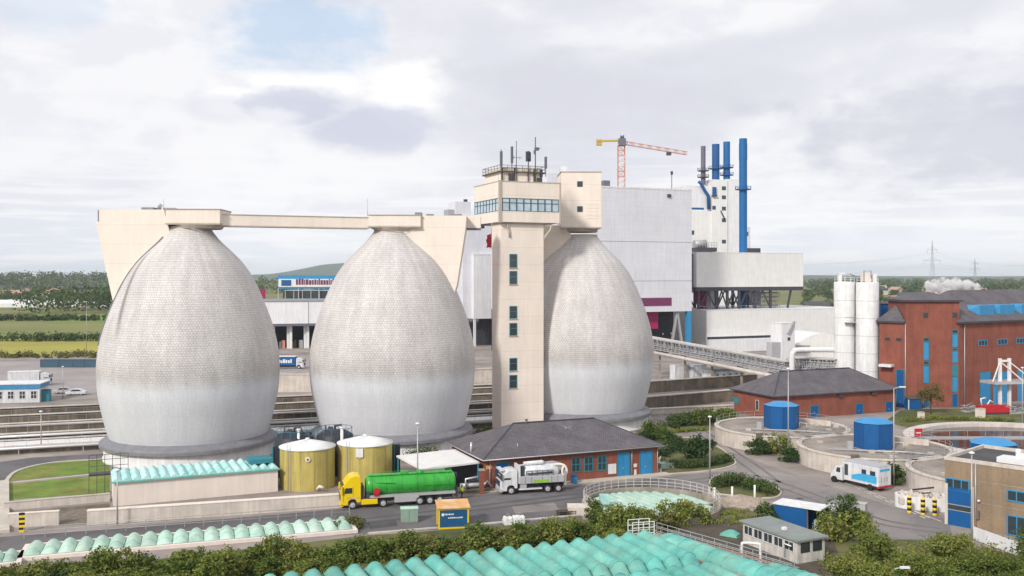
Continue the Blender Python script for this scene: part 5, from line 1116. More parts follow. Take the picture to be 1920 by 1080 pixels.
# ------------------------------------------------------------------ left foreground: covered channel, wall, teal roofed building, tanks
C = Vector((-47.1, 113.4)); t = thing('screen_building', 'long low cream building with a ridged clear teal roof before the left digester', 'building', (*C, 0), R(24)); W_, D_ = 19.2, 6.4
MB().box(0, W_, 0, D_, 0, 2.85).build('wall', M['rose'], t)
b = MB(); n = 18
for k in range(n):
    x0 = -.15+(W_+.3)*k/n; x1 = -.15+(W_+.3)*(k+1)/n; pr = [(x0+(x1-x0)*q/8, 2.87+.42*math.sin(math.pi*q/8)) for q in range(9)]; b.slab(pr, -.25, D_+.2)
b.build('roof', M['teal_clear'], t)
MB().box(-.25, W_+.25, -.3, -.26, 2.75, 2.95).build('roof_edge', M['teal'], t)
b = MB().box(W_-3.2, W_-.2, 2, 5, 3.3, 3.8); b.build('roof_plant', M['teal_frame'], t)
b = MB(); 
for k in range(6): b.bar((-2.6+k*.9, D_+.5, 0), (-2.6+k*.9, D_+.5, 5.0), .07)
for zz in (2.6, 3.6, 4.4, 5.0): b.bar((-2.6, D_+.5, zz), (1.9, D_+.5, zz), .06)
b.box(-2.6, 1.9, D_+.5, D_+2.5, 2.4, 2.55); b.build('stair_railing', M['steel_dark'], t)
a, c = gp(163, 985), gp(640, 952); d = c-a; an = math.atan2(d.y, d.x)
t = thing('low_wall', 'long low grey concrete wall below the cream building with the teal roof', 'wall', (a.x, a.y, 0), an); MB().box(0, d.length, 0, .5, 0, 1.5).build('wall', M['pale_conc'], t); MB().box(-.03, d.length+.03, -.05, .9, 1.5, 1.58).build('coping', M['rose'], t)
a = gp(14, 990); c = gp(110, 984); d = c-a
t = thing('low_wall', 'short low concrete wall beside the yellow and black striped post', 'wall', (a.x, a.y, 0), math.atan2(d.y, d.x)); MB().box(0, d.length, 0, .5, 0, 1.45).build('wall', M['pale_conc'], t); MB().box(-.03, d.length+.03, -.05, .55, 1.45, 1.53).build('coping', M['rose'], t)
a = gp(8, 958); c = gp(206, 940); d = c-a
t = thing('low_wall', 'low cream retaining wall along the near side of the left lawn', 'wall', (a.x, a.y, 0), math.atan2(d.y, d.x)); MB().box(0, d.length, 0, .4, 0, .9).build('wall', M['pale_conc'], t); MB().box(-.03, d.length, -.05, .45, .9, .98).build('coping', M['kerb'], t)
sheet('ramp_pit', px((12, 962), (206, 944), (206, 980), (112, 986), (110, 970), (12, 975)), .02, M['brown_conc'], 'dark sunken strip between lawn wall and low concrete walls', 'ground')
t = thing('striped_post', 'yellow and black striped post at the end of the short low wall', 'post', (*gp(41, 998).xy, 0), .3); b = MB()
for k in range(8): b.box(-.28, .28, -.05, .05, k*.26, k*.26+.26, k % 2)
b.build('striped_plate', [M['yellow'], M['tyre']], t); MB().bar((0, .12, 0), (0, .12, 2.1), .12).build('post', M['steel'], t)
def railing(p0, p1, n, label, h=1.15, m='white_steel', rails=3):
    a, c = gp(*p0), gp(*p1); d = c-a; t = thing('railing', label, 'railing', (a.x, a.y, 0), math.atan2(d.y, d.x)); L_ = d.length
    for k in range(n+1): MB().bar((L_*k/n, 0, 0), (L_*k/n, 0, h), .07).build('post', M[m], t)
    b = MB()
    for k in range(rails): z = h*(1-.33*k); b.tube([(0, 0, z), (L_, 0, z)], .035, 5)
    b.build('rail', M[m], t)
railing((45, 1010), (655, 966), 17, 'long pale railing along the service road above the pale teal covers', 1.15, 'steel')
kerb(px((690, 1001), (900, 984), (1090, 966)), 'road_kerb', 'pale kerb between service road and embankment hedge', .35)
def channel(p0, p1, width, n, h, rise, label, m, rimm='rose', taper=.7, ends=True):
    a, c = gp(*p0, h), gp(*p1, h); d = c-a; d.z = 0; t = thing('covered_channel', label, 'basin cover', (a.x, a.y, 0), math.atan2(d.y, d.x)); L_ = d.length
    for k in range(n):
        b = MB(); x0 = L_*k/n+.02; x1 = L_*(k+1)/n-.02
        def arch(y, s, z0=0): return [(x0+(x1-x0)*q/8, y, h+.02+z0+rise*s*math.sin(math.pi*q/8)) for q in range(9)]
        rows = [arch(0, .02), arch(taper, 1), arch(width-taper, 1), arch(width, .02)]
        P = [p for r in rows for p in r]; b.poly(P, [(i*9+q, i*9+q+1, (i+1)*9+q+1, (i+1)*9+q) for i in range(3) for q in range(8)], 0, True)
        for y in (taper, width-taper): b.tube([(p[0], p[1], p[2]+.015) for p in arch(y, 1)], .035, 4)
        b.build('cover_shell', m, t)
    r = .45
    MB().box(-r, L_+r, -r, 0, 0, h).box(-r, L_+r, width, width+r, 0, h).box(-r, 0, 0, width, 0, h).box(L_, L_+r, 0, width, 0, h).build('channel_wall', M[rimm], t)
    return t
channel((42, 1043), (662, 992), 4.1, 21, .35, .55, 'row of pale teal humped covers over a channel below the white railing', M['teal_pale'])
channel((-190, 1075), (30, 1052), 3.4, 8, .35, .5, 'short row of pale teal humped covers at the lower left corner', M['teal_pale'])
def tank(p, Y, r, z, label, bracket):
    c = Vector((ax(p, Y), Y, 0)); t = thing('storage_tank', label, 'tank', c); MB().lathe([(r, 0), (r, z)], 64).build('shell', M['yellow_tank'], t)
    rf = MB().lathe([(r-.0, z), (r+.12, z+.02), (r+.12, z+.16), (r*.5, z+.62), (0, z+.95)], 48); rf = rf.build('roof', M['white_flat'], t)
    b = MB()
    for k in range(12): a = k*math.pi/6; b.bar((r*math.cos(a), r*math.sin(a), z+.17), (.3*math.cos(a), .3*math.sin(a), z+.95), .06)
    b.build('roof_rib', M['white_steel'], rf); MB().cyl(0, 0, z+.9, z+1.15, .3, .25, 12).build('vent_cap', M['white_steel'], rf)
    a = -1.5+bracket; q = Vector((math.cos(a)*(r+.02), math.sin(a)*(r+.02), z-1.0)); n = Vector((math.cos(a), math.sin(a), 0))
    MB().tube([q, q+n*.14], [.34, .30], 14).build('manhole', M['rose'], t); MB().tube([q+n*.13, q+n*.16], .16, 10).build('manhole_hub', M['brown_conc'], t)
    a = -2.05; q = Vector((math.cos(a)*(r+.12), math.sin(a)*(r+.12), 0)); s = Vector((-math.sin(a), math.cos(a), 0))*.22; b = MB()
    for sg in (-1, 1): b.bar((q+s*sg), (q+s*sg)+Vector((0, 0, z+.8)), .05)
    for k in range(18): b.bar(q-s+Vector((0, 0, .3+k*.29)), q+s+Vector((0, 0, .3+k*.29)), .035)
    b.build('ladder', M['steel'], t)
    for a in (-1.1, -1.6, -2.4, -.6): MB().bar((math.cos(a)*(r+.012), math.sin(a)*(r+.012), .1), (math.cos(a)*(r+.012), math.sin(a)*(r+.012), z-.05), .02).build('shell_seam', M['brown_conc'], t)
    return t
t = tank(576.5, 124.5, 3.5, 5.05, 'yellow storage tank with white cone roof beside the cream building', .15)
b = MB().tube([(1.9, -3.2, .2), (2.3, -3.6, .7), (2.8, -3.6, .5)], .2, 7); b.build('outlet_valve', M['rose'], t)
t = tank(684.5, 127, 3.56, 5.1, 'yellow storage tank with white cone roof behind the yellow lorry cab', -.1)
MB().box(-.62, .3, -3.75, -3.4, 3.9, 5.0).build('roof_bracket', M['white_flat'], t)
def dark_tank(p, Y, r, z, label):
    t = thing('dark_tank', label, 'tank', (ax(p, Y), Y, 0)); MB().lathe([(r, 0), (r, z), (r*.7, z+.5), (0, z+.8)], 32).build('shell', M['black_tank'], t)
    b = MB().tube([(0, 0, z+.6), (0, 0, z+1.2), (.8, -.3, z+1.4), (1.4, -.5, z+.4)], .18, 8).box(-.9, -.3, -.4, .2, z+.6, z+1.1).tube([(-r*.5, -.2, z+.3), (-r*.5, -.2, z+1.3)], .12, 6).box(-r*.55, .9, -.3, .1, z+.3, z+.8); b.build('fittings', M['steel_dark'], t)
    b = MB()
    for k in range(12): a = k*.5236; b.bar((r*.95*math.cos(a), r*.95*math.sin(a), z), (r*.95*math.cos(a), r*.95*math.sin(a), z+1.0), .05)
    b.lathe([(r*.95-.03, z+1.0), (r*.95+.03, z+1.0), (r*.95, z+1.06)], 24); b.build('railing', M['teal_frame'], t)
dark_tank(552, 131.5, 2.6, 5.1, 'dark blue plastic tank behind the left yellow tank'); dark_tank(628, 133, 2.5, 5.2, 'dark plastic tank with pipes behind and between the yellow tanks')
for p, zt_, l in ((560, 6.6, 'white vent pipe rising behind the left yellow tank'), (641, 6.9, 'white vent pipe rising behind the right yellow tank')):
    t = thing('vent_pipe', l, 'pipe', (ax(p, 129.5), 129.5, 0)); MB().cyl(0, 0, 0, zt_, .2, .2, 10).build('pipe', M['white_steel'], t); MB().cyl(0, 0, zt_-.3, zt_, .27, .27, 10).build('cap', M['white_steel'], t)
t = thing('dark_lean_to', 'dark sheet wall filling the gaps between the yellow tanks', 'wall', (ax(515, 130), 129, 0), .12); MB().box(0, 17, .0, .25, 0, 4.2).build('panel', M['black_tank'], t)
for k in range(7): MB().bar((k*2.7, -.1, 0), (k*2.7, -.1, 4.3), .16).build('post', M['teal_frame'], t)
def canopy():
    z = 3.5; q = [gp(743, 854, z), gp(853, 842, z), gp(899, 866, z), gp(790, 879, z)]; c = q[3]; t = thing('canopy', 'flat white canopy roof beside the brick pump house', 'canopy', (c.x, c.y, 0))
    p = [(v.x-c.x, v.y-c.y) for v in q]; MB().prism(p, z-.22, z).build('roof', M['warmwhite'], t)
    for k, f in ((0, .05), (3, .05), (2, .05), (1, .05)): x, y = p[k]; MB().bar((x*.96+.1, y*.96+.2, 0), (x*.96+.1, y*.96+.2, z-.23), .18).build('post', M['teal_frame'], t)
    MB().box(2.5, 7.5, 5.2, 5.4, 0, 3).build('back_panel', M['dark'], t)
canopy()
# ------------------------------------------------------------------ big teal barrel covers in the foreground
def barrels(p0, p1, length, n, z, rise, label, ang_b, m):
    a, c = gp(*p0, z), gp(*p1, z); d = c-a; L_ = d.length; t = thing('basin_cover', label, 'basin cover', (a.x, a.y, 0), math.atan2(d.y, d.x))
    sk = ang_b-math.atan2(d.y, d.x); bx, by = math.cos(sk)*length, math.sin(sk)*length      # barrel axis, in local space
    for k in range(n):
        b = MB(); x0 = L_*k/n; x1 = L_*(k+1)/n; rows = []; w_ = (x1-x0)*.94
        for f, s, dz in ((0, .10, -.3), (.025, .55, -.05), (.115, 1.0, 0), (.5, 1.0, 0), (.86, .97, 0), (1.0, .18, -.35)):
            r = []
            for q in range(11): aa = math.pi*q/10; r.append((x0+w_*.5-w_*.5*math.cos(aa)+bx*f, by*f, z-.22+dz+rise*1.15*s*math.sin(aa)))
            rows.append(r)
        for a_, c_ in ((0, 2), (2, 4), (4, 5)):          # nose, body and tail meet in creases
            P = [p for r in rows[a_:c_+1] for p in r]; nr = c_-a_+1; b.poly(P, [(i*11+q, i*11+q+1, (i+1)*11+q+1, (i+1)*11+q) for i in range(nr-1) for q in range(10)], 0, True)
        for i in (2, 4): b.tube([(p[0], p[1], p[2]+.02) for p in rows[i]], .05, 4)
        b.build('barrel_shell', m, t)
    MB().poly([(0, 0, z-.24), (L_, 0, z-.24), (L_+bx, by, z-.24), (bx, by, z-.24), (0, 0, .0), (L_, 0, .0), (L_+bx, by, .0), (bx, by, .0)], [(0,1,2,3), (0,4,5,1), (1,5,6,2), (2,6,7,3), (3,7,4,0)]).build('basin_wall', M['soil_gap_shade'], t)  # dark base colour stands in for shade in the gaps between barrels
    return t
barrels((440, 1096), (1212, 1004), 10.3, 22, 1.7, .95, 'big basin under a row of teal ridged barrel covers in the foreground', R(-67), M['teal'])
barrels((880, 1122), (1330, 1060), 9, 13, 1.6, .85, 'second row of teal barrel covers at the lower picture edge', R(-67), M['teal'])
def long_cover(a, c, r, label, rise):
    a, c = gp(*a, 1.3), gp(*c, 1.3); d = c-a; L_ = d.length; t = thing('channel_cover', label, 'basin cover', (a.x, a.y, 0), math.atan2(d.y, d.x)); n = 9
    for k in range(n):
        b = MB(); rows = []
        for f in range(7):
            x = L_*(k+f/6)/n; s = 1.0; e = min(x, L_-x); s = min(1, .25+e/1.6) 
            rows.append([(x, -r*math.cos(math.pi*q/12), 1.0+rise*s*math.sin(math.pi*q/12)) for q in range(13)])
        P = [p for r_ in rows for p in r_]; b.poly(P, [(i*13+q, i*13+q+1, (i+1)*13+q+1, (i+1)*13+q) for i in range(6) for q in range(12)], 0, True)
        b.tube([(p[0], p[1], p[2]+.02) for p in rows[0]], .05, 4)
        b.build('cover_shell', M['teal'], t)
    MB().box(-.2, L_+.2, -r-.35, -r, 0, 1.05).box(-.2, L_+.2, r, r+.35, 0, 1.05).box(-.35, 0, -r, r, 0, 1.0).build('channel_wall', M['conc'], t)
long_cover((1236, 1006), (1500, 1098), 1.35, 'long teal arched channel cover running down past the dark gravel', .95)
long_cover((1430, 1062), (1600, 1115), 1.3, 'short teal arched cover at the lower picture edge below the grey roofed shed', .9)
t = thing('access_gantry', 'rusty pipe walkway between teal barrel covers and long channel cover', 'walkway', gp(1225, 1022), R(-52)); L_ = 17
MB().box(0, L_, -.55, .55, 1.1, 1.2).build('deck', M['conc'], t); b = MB()
for k in range(12): b.bar((k*1.5, -.5, 1.2), (k*1.5, -.5, 2.2), .05); b.bar((k*1.5, .5, 1.2), (k*1.5, .5, 2.2), .05)
for sy in (-.5, .5):
    for zz in (1.7, 2.2): b.bar((0, sy, zz), (L_, sy, zz), .05)
b.build('railing', M['steel'], t); MB().tube([(0, -.9, 1.2), (L_, -.9, 1.2)], .12, 7).tube([(2, .9, 1.3), (L_, .9, 1.3)], .09, 7).build('pipe', M['red_tile'], t)
for k in range(5): MB().bar((k*4+.4, 0, 0), (k*4+.4, 0, 1.1), .3).build('leg', M['steel_dark'], t)
t = thing('gantry_railing', 'white steel stair railing at the top corner of the teal barrel covers', 'railing', gp(1186, 1005, 1.6), R(15)); b = MB()
for x in (0, 1.15, 2.3): b.bar((x, 0, -1.6), (x, 0, 1.3), .07); b.bar((x, 1.2, -1.6), (x, 1.2, 1.3), .07)
for zz in (.2, .75, 1.3): b.bar((0, 0, zz), (2.3, 0, zz), .06); b.bar((0, 1.2, zz), (2.3, 1.2, zz), .06)
b.build('frame', M['white_steel'], t)
# ------------------------------------------------------------------ vehicles (local x runs from the front bumper to the rear, y across)
def wheel(t, x, y, r=.5, w_=.32, rimm='chrome'):
    s = -1 if y < 0 else 1
    o = MB().tube([(x, y-s*w_, r), (x, y, r)], r, 20).build('wheel', M['tyre'], t)
    MB().tube([(x, y-s*.01, r), (x, y+s*.03, r)], r*.6, 16).tube([(x, y+s*.03, r), (x, y+s*.08, r)], [r*.28, r*.2], 10).build('rim', M[rimm], o); return o
def truck_cab(t, m, h=3.5, w_=1.22, L_=2.3, roof=.4):
    pr = [(.05, .45), (0, 1.0), (.02, 1.75), (.28, h-.55), (.5, h-.2), (1.05, h+roof*.7), (1.6, h+roof), (L_-.1, h+roof*.85), (L_, h-.1), (L_, .75), (1.85, .75), (1.8, 1.0), (1.55, 1.15), (1.2, 1.15), (.9, .95), (.85, .45)]
    n = len(pr); b = MB(); b.slab(pr, -w_, w_); cab = b.build('cab', m, t, bevel=.06)
    MB().box(-.02, .0, 0, 0, 0, 0); g = MB(); xa = lambda z: .02+(z-1.75)*(.26/(h-2.3))
    g.poly([(xa(1.9)-.03, -w_+.1, 1.9), (xa(1.9)-.03, w_-.1, 1.9), (xa(h-.65)-.03, w_-.16, h-.65), (xa(h-.65)-.03, -w_+.16, h-.65), (xa(1.9)+.1, -w_+.1, 1.9), (xa(1.9)+.1, w_-.1, 1.9), (xa(h-.65)+.1, w_-.16, h-.65), (xa(h-.65)+.1, -w_+.16, h-.65)], [(0,1,2,3), (4,7,6,5), (0,4,5,1), (2,6,7,3), (0,3,7,4), (1,5,6,2)]).build('windscreen', M['glass'], cab)
    for s in (-1, 1):
        y0, y1 = sorted((s*(w_+.012), s*(w_-.05)))
        MB().slab([(.42, 1.85), (.55, h-.75), (1.35, h-.75), (1.35, 1.85)], y0, y1).build('side_window', M['glass'], cab)
        b = MB().box(.30, .34, *sorted((s*(w_+.008), s*(w_-.02))), .9, h-.6).box(1.45, 1.48, *sorted((s*(w_+.008), s*(w_-.02))), 1.2, h-.6); b.build('door_gap', M['steel_dark'], cab)
        MB().box(-.02, .16, *sorted((s*(w_+.05), s*(w_+.3))), 1.9, 2.7).build('mirror', M['steel_dark'] if m is not M['yellow'] else m, cab)
        MB().box(-.06, .05, *sorted((s*(w_-.1), s*(w_-.5))), .75, 1.0).build('headlight', M['glass_pale'], cab)
    MB().box(-.05, .04, -w_+.25, w_-.25, 1.05, 1.7).build('grille', M['steel_dark'], cab); MB().box(-.08, .3, -w_, w_, .35, .68).build('bumper', M['vgrey'] if m is not M['yellow'] else m, cab, bevel=.04)
    MB().box(.1, .35, -w_+.15, w_-.15, h-.42, h-.34).build('sun_visor', M['steel_dark'], cab); return cab
def tanker():
    a = gp(637, 952); t = thing('tanker_lorry', 'yellow lorry with long bright green tank trailer on the service road', 'lorry', (a.x, a.y, .012), R(15)); 
    truck_cab(t, M['yellow'], 3.25, 1.24, 2.35, .65)
    MB().box(.6, 6.0, -.45, .45, .55, .95).build('chassis', M['steel_dark'], t)
    MB().box(2.4, 4.3, -1.2, -.5, .45, 1.05).box(2.4, 4.3, .5, 1.2, .45, 1.05).build('side_skirt', M['yellow'], t, bevel=.04)
    MB().box(2.42, 2.75, -1.0, 1.0, 1.0, 2.6).build('rear_cab_stack', M['steel_dark'], t)
    b = MB(); n = 20; pr = [(2.95, .2), (3.0, .85), (3.2, 1.12), (3.5, 1.18), (13.4, 1.18), (13.65, 1.05), (13.75, .7), (13.78, .0)]
    b.tube([(x, 0, 2.45-.0*x) for x, r in pr], [max(.05, r*.98) for x, r in pr], 28); tk = b.build('tank', M['green'], t)
    b = MB()
    for x in (3.6, 5.3, 7.2, 9.0, 10.9, 12.8): b.tube([(x-.05, 0, 2.45), (x+.05, 0, 2.45)], 1.205, 28)
    b.build('tank_hoop', M['green'], tk)
    for x in (7.6, 9.5): MB().cyl(x, 0, 3.5, 3.92, .45, .42, 14).build('manhole', M['green'], tk)
    MB().box(3.3, 13.4, -.5, .5, 3.6, 3.66).build('catwalk', M['green'], tk)
    b = MB()
    for k in range(9): b.bar((3.6+k*1.2, -.55, 3.6), (3.6+k*1.2, -.55, 4.05), .04)
    b.bar((3.6, -.55, 4.05), (13.2, -.55, 4.05), .04); b.bar((9.8, -1.22, 2.35), (13.2, -1.22, 2.35), .06); b.tube([(4.2, -1.25, 3.0), (6.4, -1.22, 2.75)], .05, 6); b.build('handrail', M['green'], tk)
    MB().tube([(4.2, -1.1, 1.95), (4.2, -1.35, 1.95)], .38, 14).box(3.9, 4.5, -1.3, -.9, 1.35, 1.6).build('hose_reel', M['red'], t)
    MB().box(-.1, -.081, -.3, .3, .42, .56).build('number_plate', M['vwhite'], t); MB().box(.75, 2.2, -1.262, -1.253, 1.25, 1.42).build('cab_stripe', M['orange_roof'], t)
    for x in (1.38, 4.95): MB().lathe([(.56, -.02), (.62, 0), (.56, .02)], 3) if False else None
    for k in range(6): MB().box(4.6+k*1.5, 4.72+k*1.5, -1.23, -1.202, 1.22, 1.3).build('side_marker', M['orange'], t)
    MB().box(3.0, 3.4, -1.0, 1.0, 1.0, 1.9).build('coupling_frame', M['steel_dark'], t)
    MB().box(3.4, 13.6, -1.2, 1.2, 1.15, 1.42).build('trailer_frame', M['chrome'], t); MB().box(6.3, 9.2, -1.22, -.6, .5, 1.15).box(6.3, 9.2, .6, 1.22, .5, 1.15).build('side_guard', M['chrome'], t)
    MB().box(4.4, 13.4, -.5, .5, .6, 1.15).build('underframe', M['steel_dark'], t)
    for x in (1.38, 4.95, 9.3, 10.5, 11.7):
        for y in (-1.22, 1.22): wheel(t, x, y, .5)
    b = MB().tube([(13.7, -.3, 2.0), (13.9, -.4, 1.6), (13.9, -.5, .6)], .14, 7).box(13.6, 13.9, -1, 1, .8, 1.3).tube([(13.6, .2, 3.2), (13.9, .1, 3.4), (14.0, 0, 2.7)], .12, 7); b.build('rear_hose', M['steel_dark'], t)
tanker()
def vacuum_lorry():
    a = gp(934, 925); t = thing('vacuum_lorry', 'white and grey suction lorry with hose boom before the brick pump house', 'lorry', (a.x, a.y, .012), R(14))
    truck_cab(t, M['vwhite'], 2.85, 1.22, 2.2, .2)
    MB().box(-.0, .5, -1.0, 1.0, 2.95, 3.15).build('light_bar', M['vwhite'], t); MB().box(.6, 8.4, -.45, .45, .55, .95).build('chassis', M['steel_dark'], t)
    MB().box(2.4, 8.3, -1.22, 1.22, 1.25, 2.15).build('body_box', M['vgrey'], t, bevel=.05)
    b = MB().box(4.3, 6.3, -1.24, -1.222, 1.35, 1.7); b.build('lime_stripe', M['lime'], t)
    b = MB()
    for x in (3.2, 4.0, 5.4, 6.6, 7.4): b.box(x, x+.04, -1.235, -1.222, 1.3, 2.1)
    b.build('locker_gap', M['steel_dark'], t)
    b = MB().tube([(2.6, 0, 2.55), (2.8, 0, 2.55), (7.5, 0, 2.55), (7.9, 0, 2.55)], [.5, .9, .9, .4], 20); b.build('tank', M['vwhite'], t)
    MB().box(2.35, 2.6, -1.1, 1.1, 1.3, 3.5).build('headboard', M['vwhite'], t); MB().box(2.7, 3.2, -.9, -.3, 2.2, 3.4).build('pump_unit', M['steel_dark'], t)
    b = MB().tube([(3.2, -.3, 3.6), (5.6, -.3, 3.7), (5.8, -.3, 3.6)], .26, 10); b.build('hose_drum', M['vwhite'], t)
    b = MB().bar((3.4, .3, 3.2), (7.2, .2, 3.55), .3).bar((7.2, .2, 3.55), (8.2, .1, 3.3), .28).box(6.8, 8.2, -.6, .7, 2.7, 3.1); b.build('boom', M['steel'], t)
    b = MB().tube(bez([Vector((7.2, -.6, 3.4)), Vector((8.3, -.8, 3.3)), Vector((8.7, -.9, 2.6)), Vector((8.4, -.9, 1.9)), Vector((8.1, -.9, 2.5)), Vector((8.3, -.8, 3.2))], 5), .15, 8); b.build('suction_hose', M['rose'], t)
    b = MB(); 
    for k in range(6): b.bar((3.4+k*.7, -1.0, 2.15), (3.4+k*.7, -1.0, 2.8), .05)
    b.bar((3.4, -1.0, 2.8), (6.9, -1.0, 2.8), .05); b.tube([(3.6, -.9, 2.4), (6.8, -.95, 2.5)], .13, 6); b.build('side_rail', M['steel_dark'], t)
    MB().box(2.4, 5.4, -1.15, -.7, .5, .65).build('step_rail', M['vwhite'], t); MB().box(2.6, 3.4, -1.1, -.5, .6, 1.2).build('fuel_tank', M['chrome'], t)
    for x in (1.38, 6.1, 7.5):
        for y in (-1.22, 1.22): wheel(t, x, y, .5)
    MB().box(8.3, 8.6, -1.1, 1.1, .8, 2.6).build('rear_panel', M['steel'], t)
    b = MB().cyl(9.4, -.4, 0, .0, .1)
    w2 = thing('wheelie_bin', 'blue wheelie bin standing behind the suction lorry', 'bin', tuple(gp(1076, 907)), .2); MB().slab([(-.32, .1), (.32, .1), (.38, 1.0), (-.38, 1.0)], -.35, .35).build('body', M['blue_lt'], w2); MB().box(-.42, .42, -.4, .4, 1.0, 1.08).build('lid', M['blue'], w2)
    MB().tube([(-.3, .36, .12), (.3, .36, .12)], .12, 10).build('wheel', M['tyre'], w2)
vacuum_lorry()
def waste_container():
    a = gp(822, 993); t = thing('filter_container', 'dark blue container with faded orange roof and yellow corners in front of the hedge', 'container', (a.x, a.y, 0), R(10)); L_, W_, h = 3.3, 2.3, 2.2
    MB().box(.14, L_-.14, .06, W_-.06, .2, h-.1).build('body', M['deepblue'], t)
    b = MB()
    for x in (0, L_-.16):
        for y in (0, W_-.16): b.box(x, x+.16, y, y+.16, 0, h)
    b.box(L_-.12, L_, .16, W_-.16, h-.16, h).box(.16, L_-.16, 0, .12, .02, .18).box(.16, L_-.16, 0, .12, h-.16, h-.0).box(0, .12, .16, W_-.16, h-.16, h); b.build('corner_frame', M['yellow'], t)
    MB().poly([(-.15, -.15, h+.003), (L_+.15, -.15, h+.003), (L_+.15, W_+.15, h+.35), (-.15, W_+.15, h+.35), (-.15, -.15, h+.1), (L_+.15, -.15, h+.1), (L_+.15, W_+.15, h+.45), (-.15, W_+.15, h+.45)], [(0,3,2,1), (4,5,6,7), (0,1,5,4), (1,2,6,5), (2,3,7,6), (3,0,4,7)]).build('roof', M['orange_roof'], t)
    b = MB(); rb = random.Random(2)
    for z, x0, x1, hh in ((1.5, .75, 1.55, .16), (1.12, 1.05, 2.5, .15)):
        x = x0
        while x < x1: d_ = .09+.1*rb.random(); b.box(x, x+d_, .045, .058, z, z+hh*(.7+.3*rb.random())); x += d_+.04
    b.build('faded_lettering', M['white_flat'], t); MB().tube([(.5, .058, 1.55), (.5, .045, 1.55)], .17, 10).build('emblem', M['white_flat'], t)
waste_container()
t = thing('service_cabinet', 'sage green service cabinet beside the service road', 'cabinet', tuple(gp(752, 981)), R(9)); MB().box(0, 1.85, 0, 1.0, .1, 1.5).build('body', M['cabinet'], t); MB().box(-.06, 1.91, -.06, 1.06, 1.5, 1.6).build('lid', M['teal_pale'], t); MB().box(.9, .93, -.015, -.002, .15, 1.45).build('door_gap', M['steel_dark'], t); MB().box(.05, 1.8, .05, .95, 0, .1).build('plinth', M['conc'], t)
def person(name, p, rz, label, top, legs_m, hat='white_flat'):
    t = thing(name, label, 'person', p, rz); me = bpy.data.meshes.new('body'); V = [(0,0,.95), (0,0,1.2), (0,0,1.45), (0,0,1.56), (0,-.02,1.70), (-.1,0,.90), (-.11,-.04,.50), (-.11,0,.08), (-.11,-.14,.04), (.1,0,.90), (.13,.04,.50), (.15,.06,.08), (.15,-.08,.04), (-.19,0,1.42), (-.27,-.05,1.15), (-.25,-.25,.98), (-.23,-.35,.97), (.19,0,1.42), (.26,-.08,1.15), (.2,-.3,1.03), (.16,-.4,1.03)]
    E = [(0,1),(1,2),(2,3),(3,4),(0,5),(5,6),(6,7),(7,8),(0,9),(9,10),(10,11),(11,12),(2,13),(13,14),(14,15),(15,16),(2,17),(17,18),(18,19),(19,20)]; RD = [.15,.15,.16,.065,.105,.10,.075,.05,.05,.10,.075,.05,.05,.075,.06,.045,.04,.075,.06,.045,.04]
    me.from_pydata(V, E, []); o = bpy.data.objects.new('body', me); COL.objects.link(o); o.parent = t; s = o.modifiers.new('skin', 'SKIN'); u = o.modifiers.new('sub', 'SUBSURF'); u.levels = u.render_levels = 1
    for v, r in zip(me.skin_vertices[0].data, RD): v.radius = (r, r)
    me.skin_vertices[0].data[0].use_root = True; me.materials.append(M[legs_m])
    MB().lathe([(.2, 1.0), (.21, 1.2), (.2, 1.38), (.13, 1.5), (.07, 1.53)], 14).build('jacket', M[top], t)
    MB().tube([(-.19,0,1.42), (-.275,-.05,1.15), (-.25,-.24,.99)], [.1,.085,.065], 8).tube([(.19,0,1.42), (.265,-.08,1.15), (.2,-.29,1.035)], [.1,.085,.065], 8).build('sleeves', M[top], t)
    MB().lathe([(.03, 1.55), (.09, 1.62), (.105, 1.70), (.085, 1.79), (.0, 1.82)], 12, cy=-.02).build('head', M['skin'], t)
    MB().lathe([(.125, 1.74), (.12, 1.79), (.07, 1.85), (0, 1.865)], 12, cy=-.01).build('helmet', M[hat], t)
    b = MB()
    for hx, hy, hz_ in ((-.23, -.36, .96), (.16, -.41, 1.02)):
        for k in range(4): b.tube([(hx-.03+.02*k, hy, hz_), (hx-.03+.02*k, hy-.07-.008*(k % 2), hz_-.02)], .01, 5)
        b.tube([(hx+.04, hy+.03, hz_), (hx+.06, hy-.03, hz_-.01)], .011, 5)
    b.build('fingers', M['skin'], t)
a = gp(866, 936); person('person', (a.x, a.y, .01), 1.2, 'person in a hi-vis yellow jacket standing behind the green tank trailer', 'hivis', 'navy')
a = gp(1252, 722); person('person', (a.x, a.y, .0), .4, 'person in red overalls below the pipe bridge', 'red', 'red', 'red')
# sheds and small things by the canopy
def pump_rig():
    p = gp(890, 922); t = thing('pump_rig', 'dark pump rig with pipes under the edge of the white canopy', 'machine', p, R(15)); MB().box(-2.2, 2.2, -.6, 1.6, 0, .35).build('base', M['brown_conc'], t)
    b = MB().tube([(-1.8, .3, .8), (1.5, .3, .8)], .3, 10).tube([(-1.2, -.2, .5), (-1.2, -.2, 1.7), (.4, -.2, 1.9)], .14, 8).tube([(.8, 0, .4), (1.6, -.2, 1.3), (2.2, -.2, .5)], .13, 8); b.build('pipes', M['chrome'], t)
    MB().box(-.5, .9, .2, 1.3, .35, 1.3).build('motor', M['steel_dark'], t)
pump_rig()
t = thing('brick_pier', 'short brick pier between pump rig and suction lorry', 'pier', tuple(gp(903, 926)), R(20)); MB().box(-.25, .25, -.25, .25, 0, 2.9).build('shaft', M['brick'], t); MB().box(-.35, .35, -.35, .35, 2.9, 3.1).build('cap', M['conc'], t)
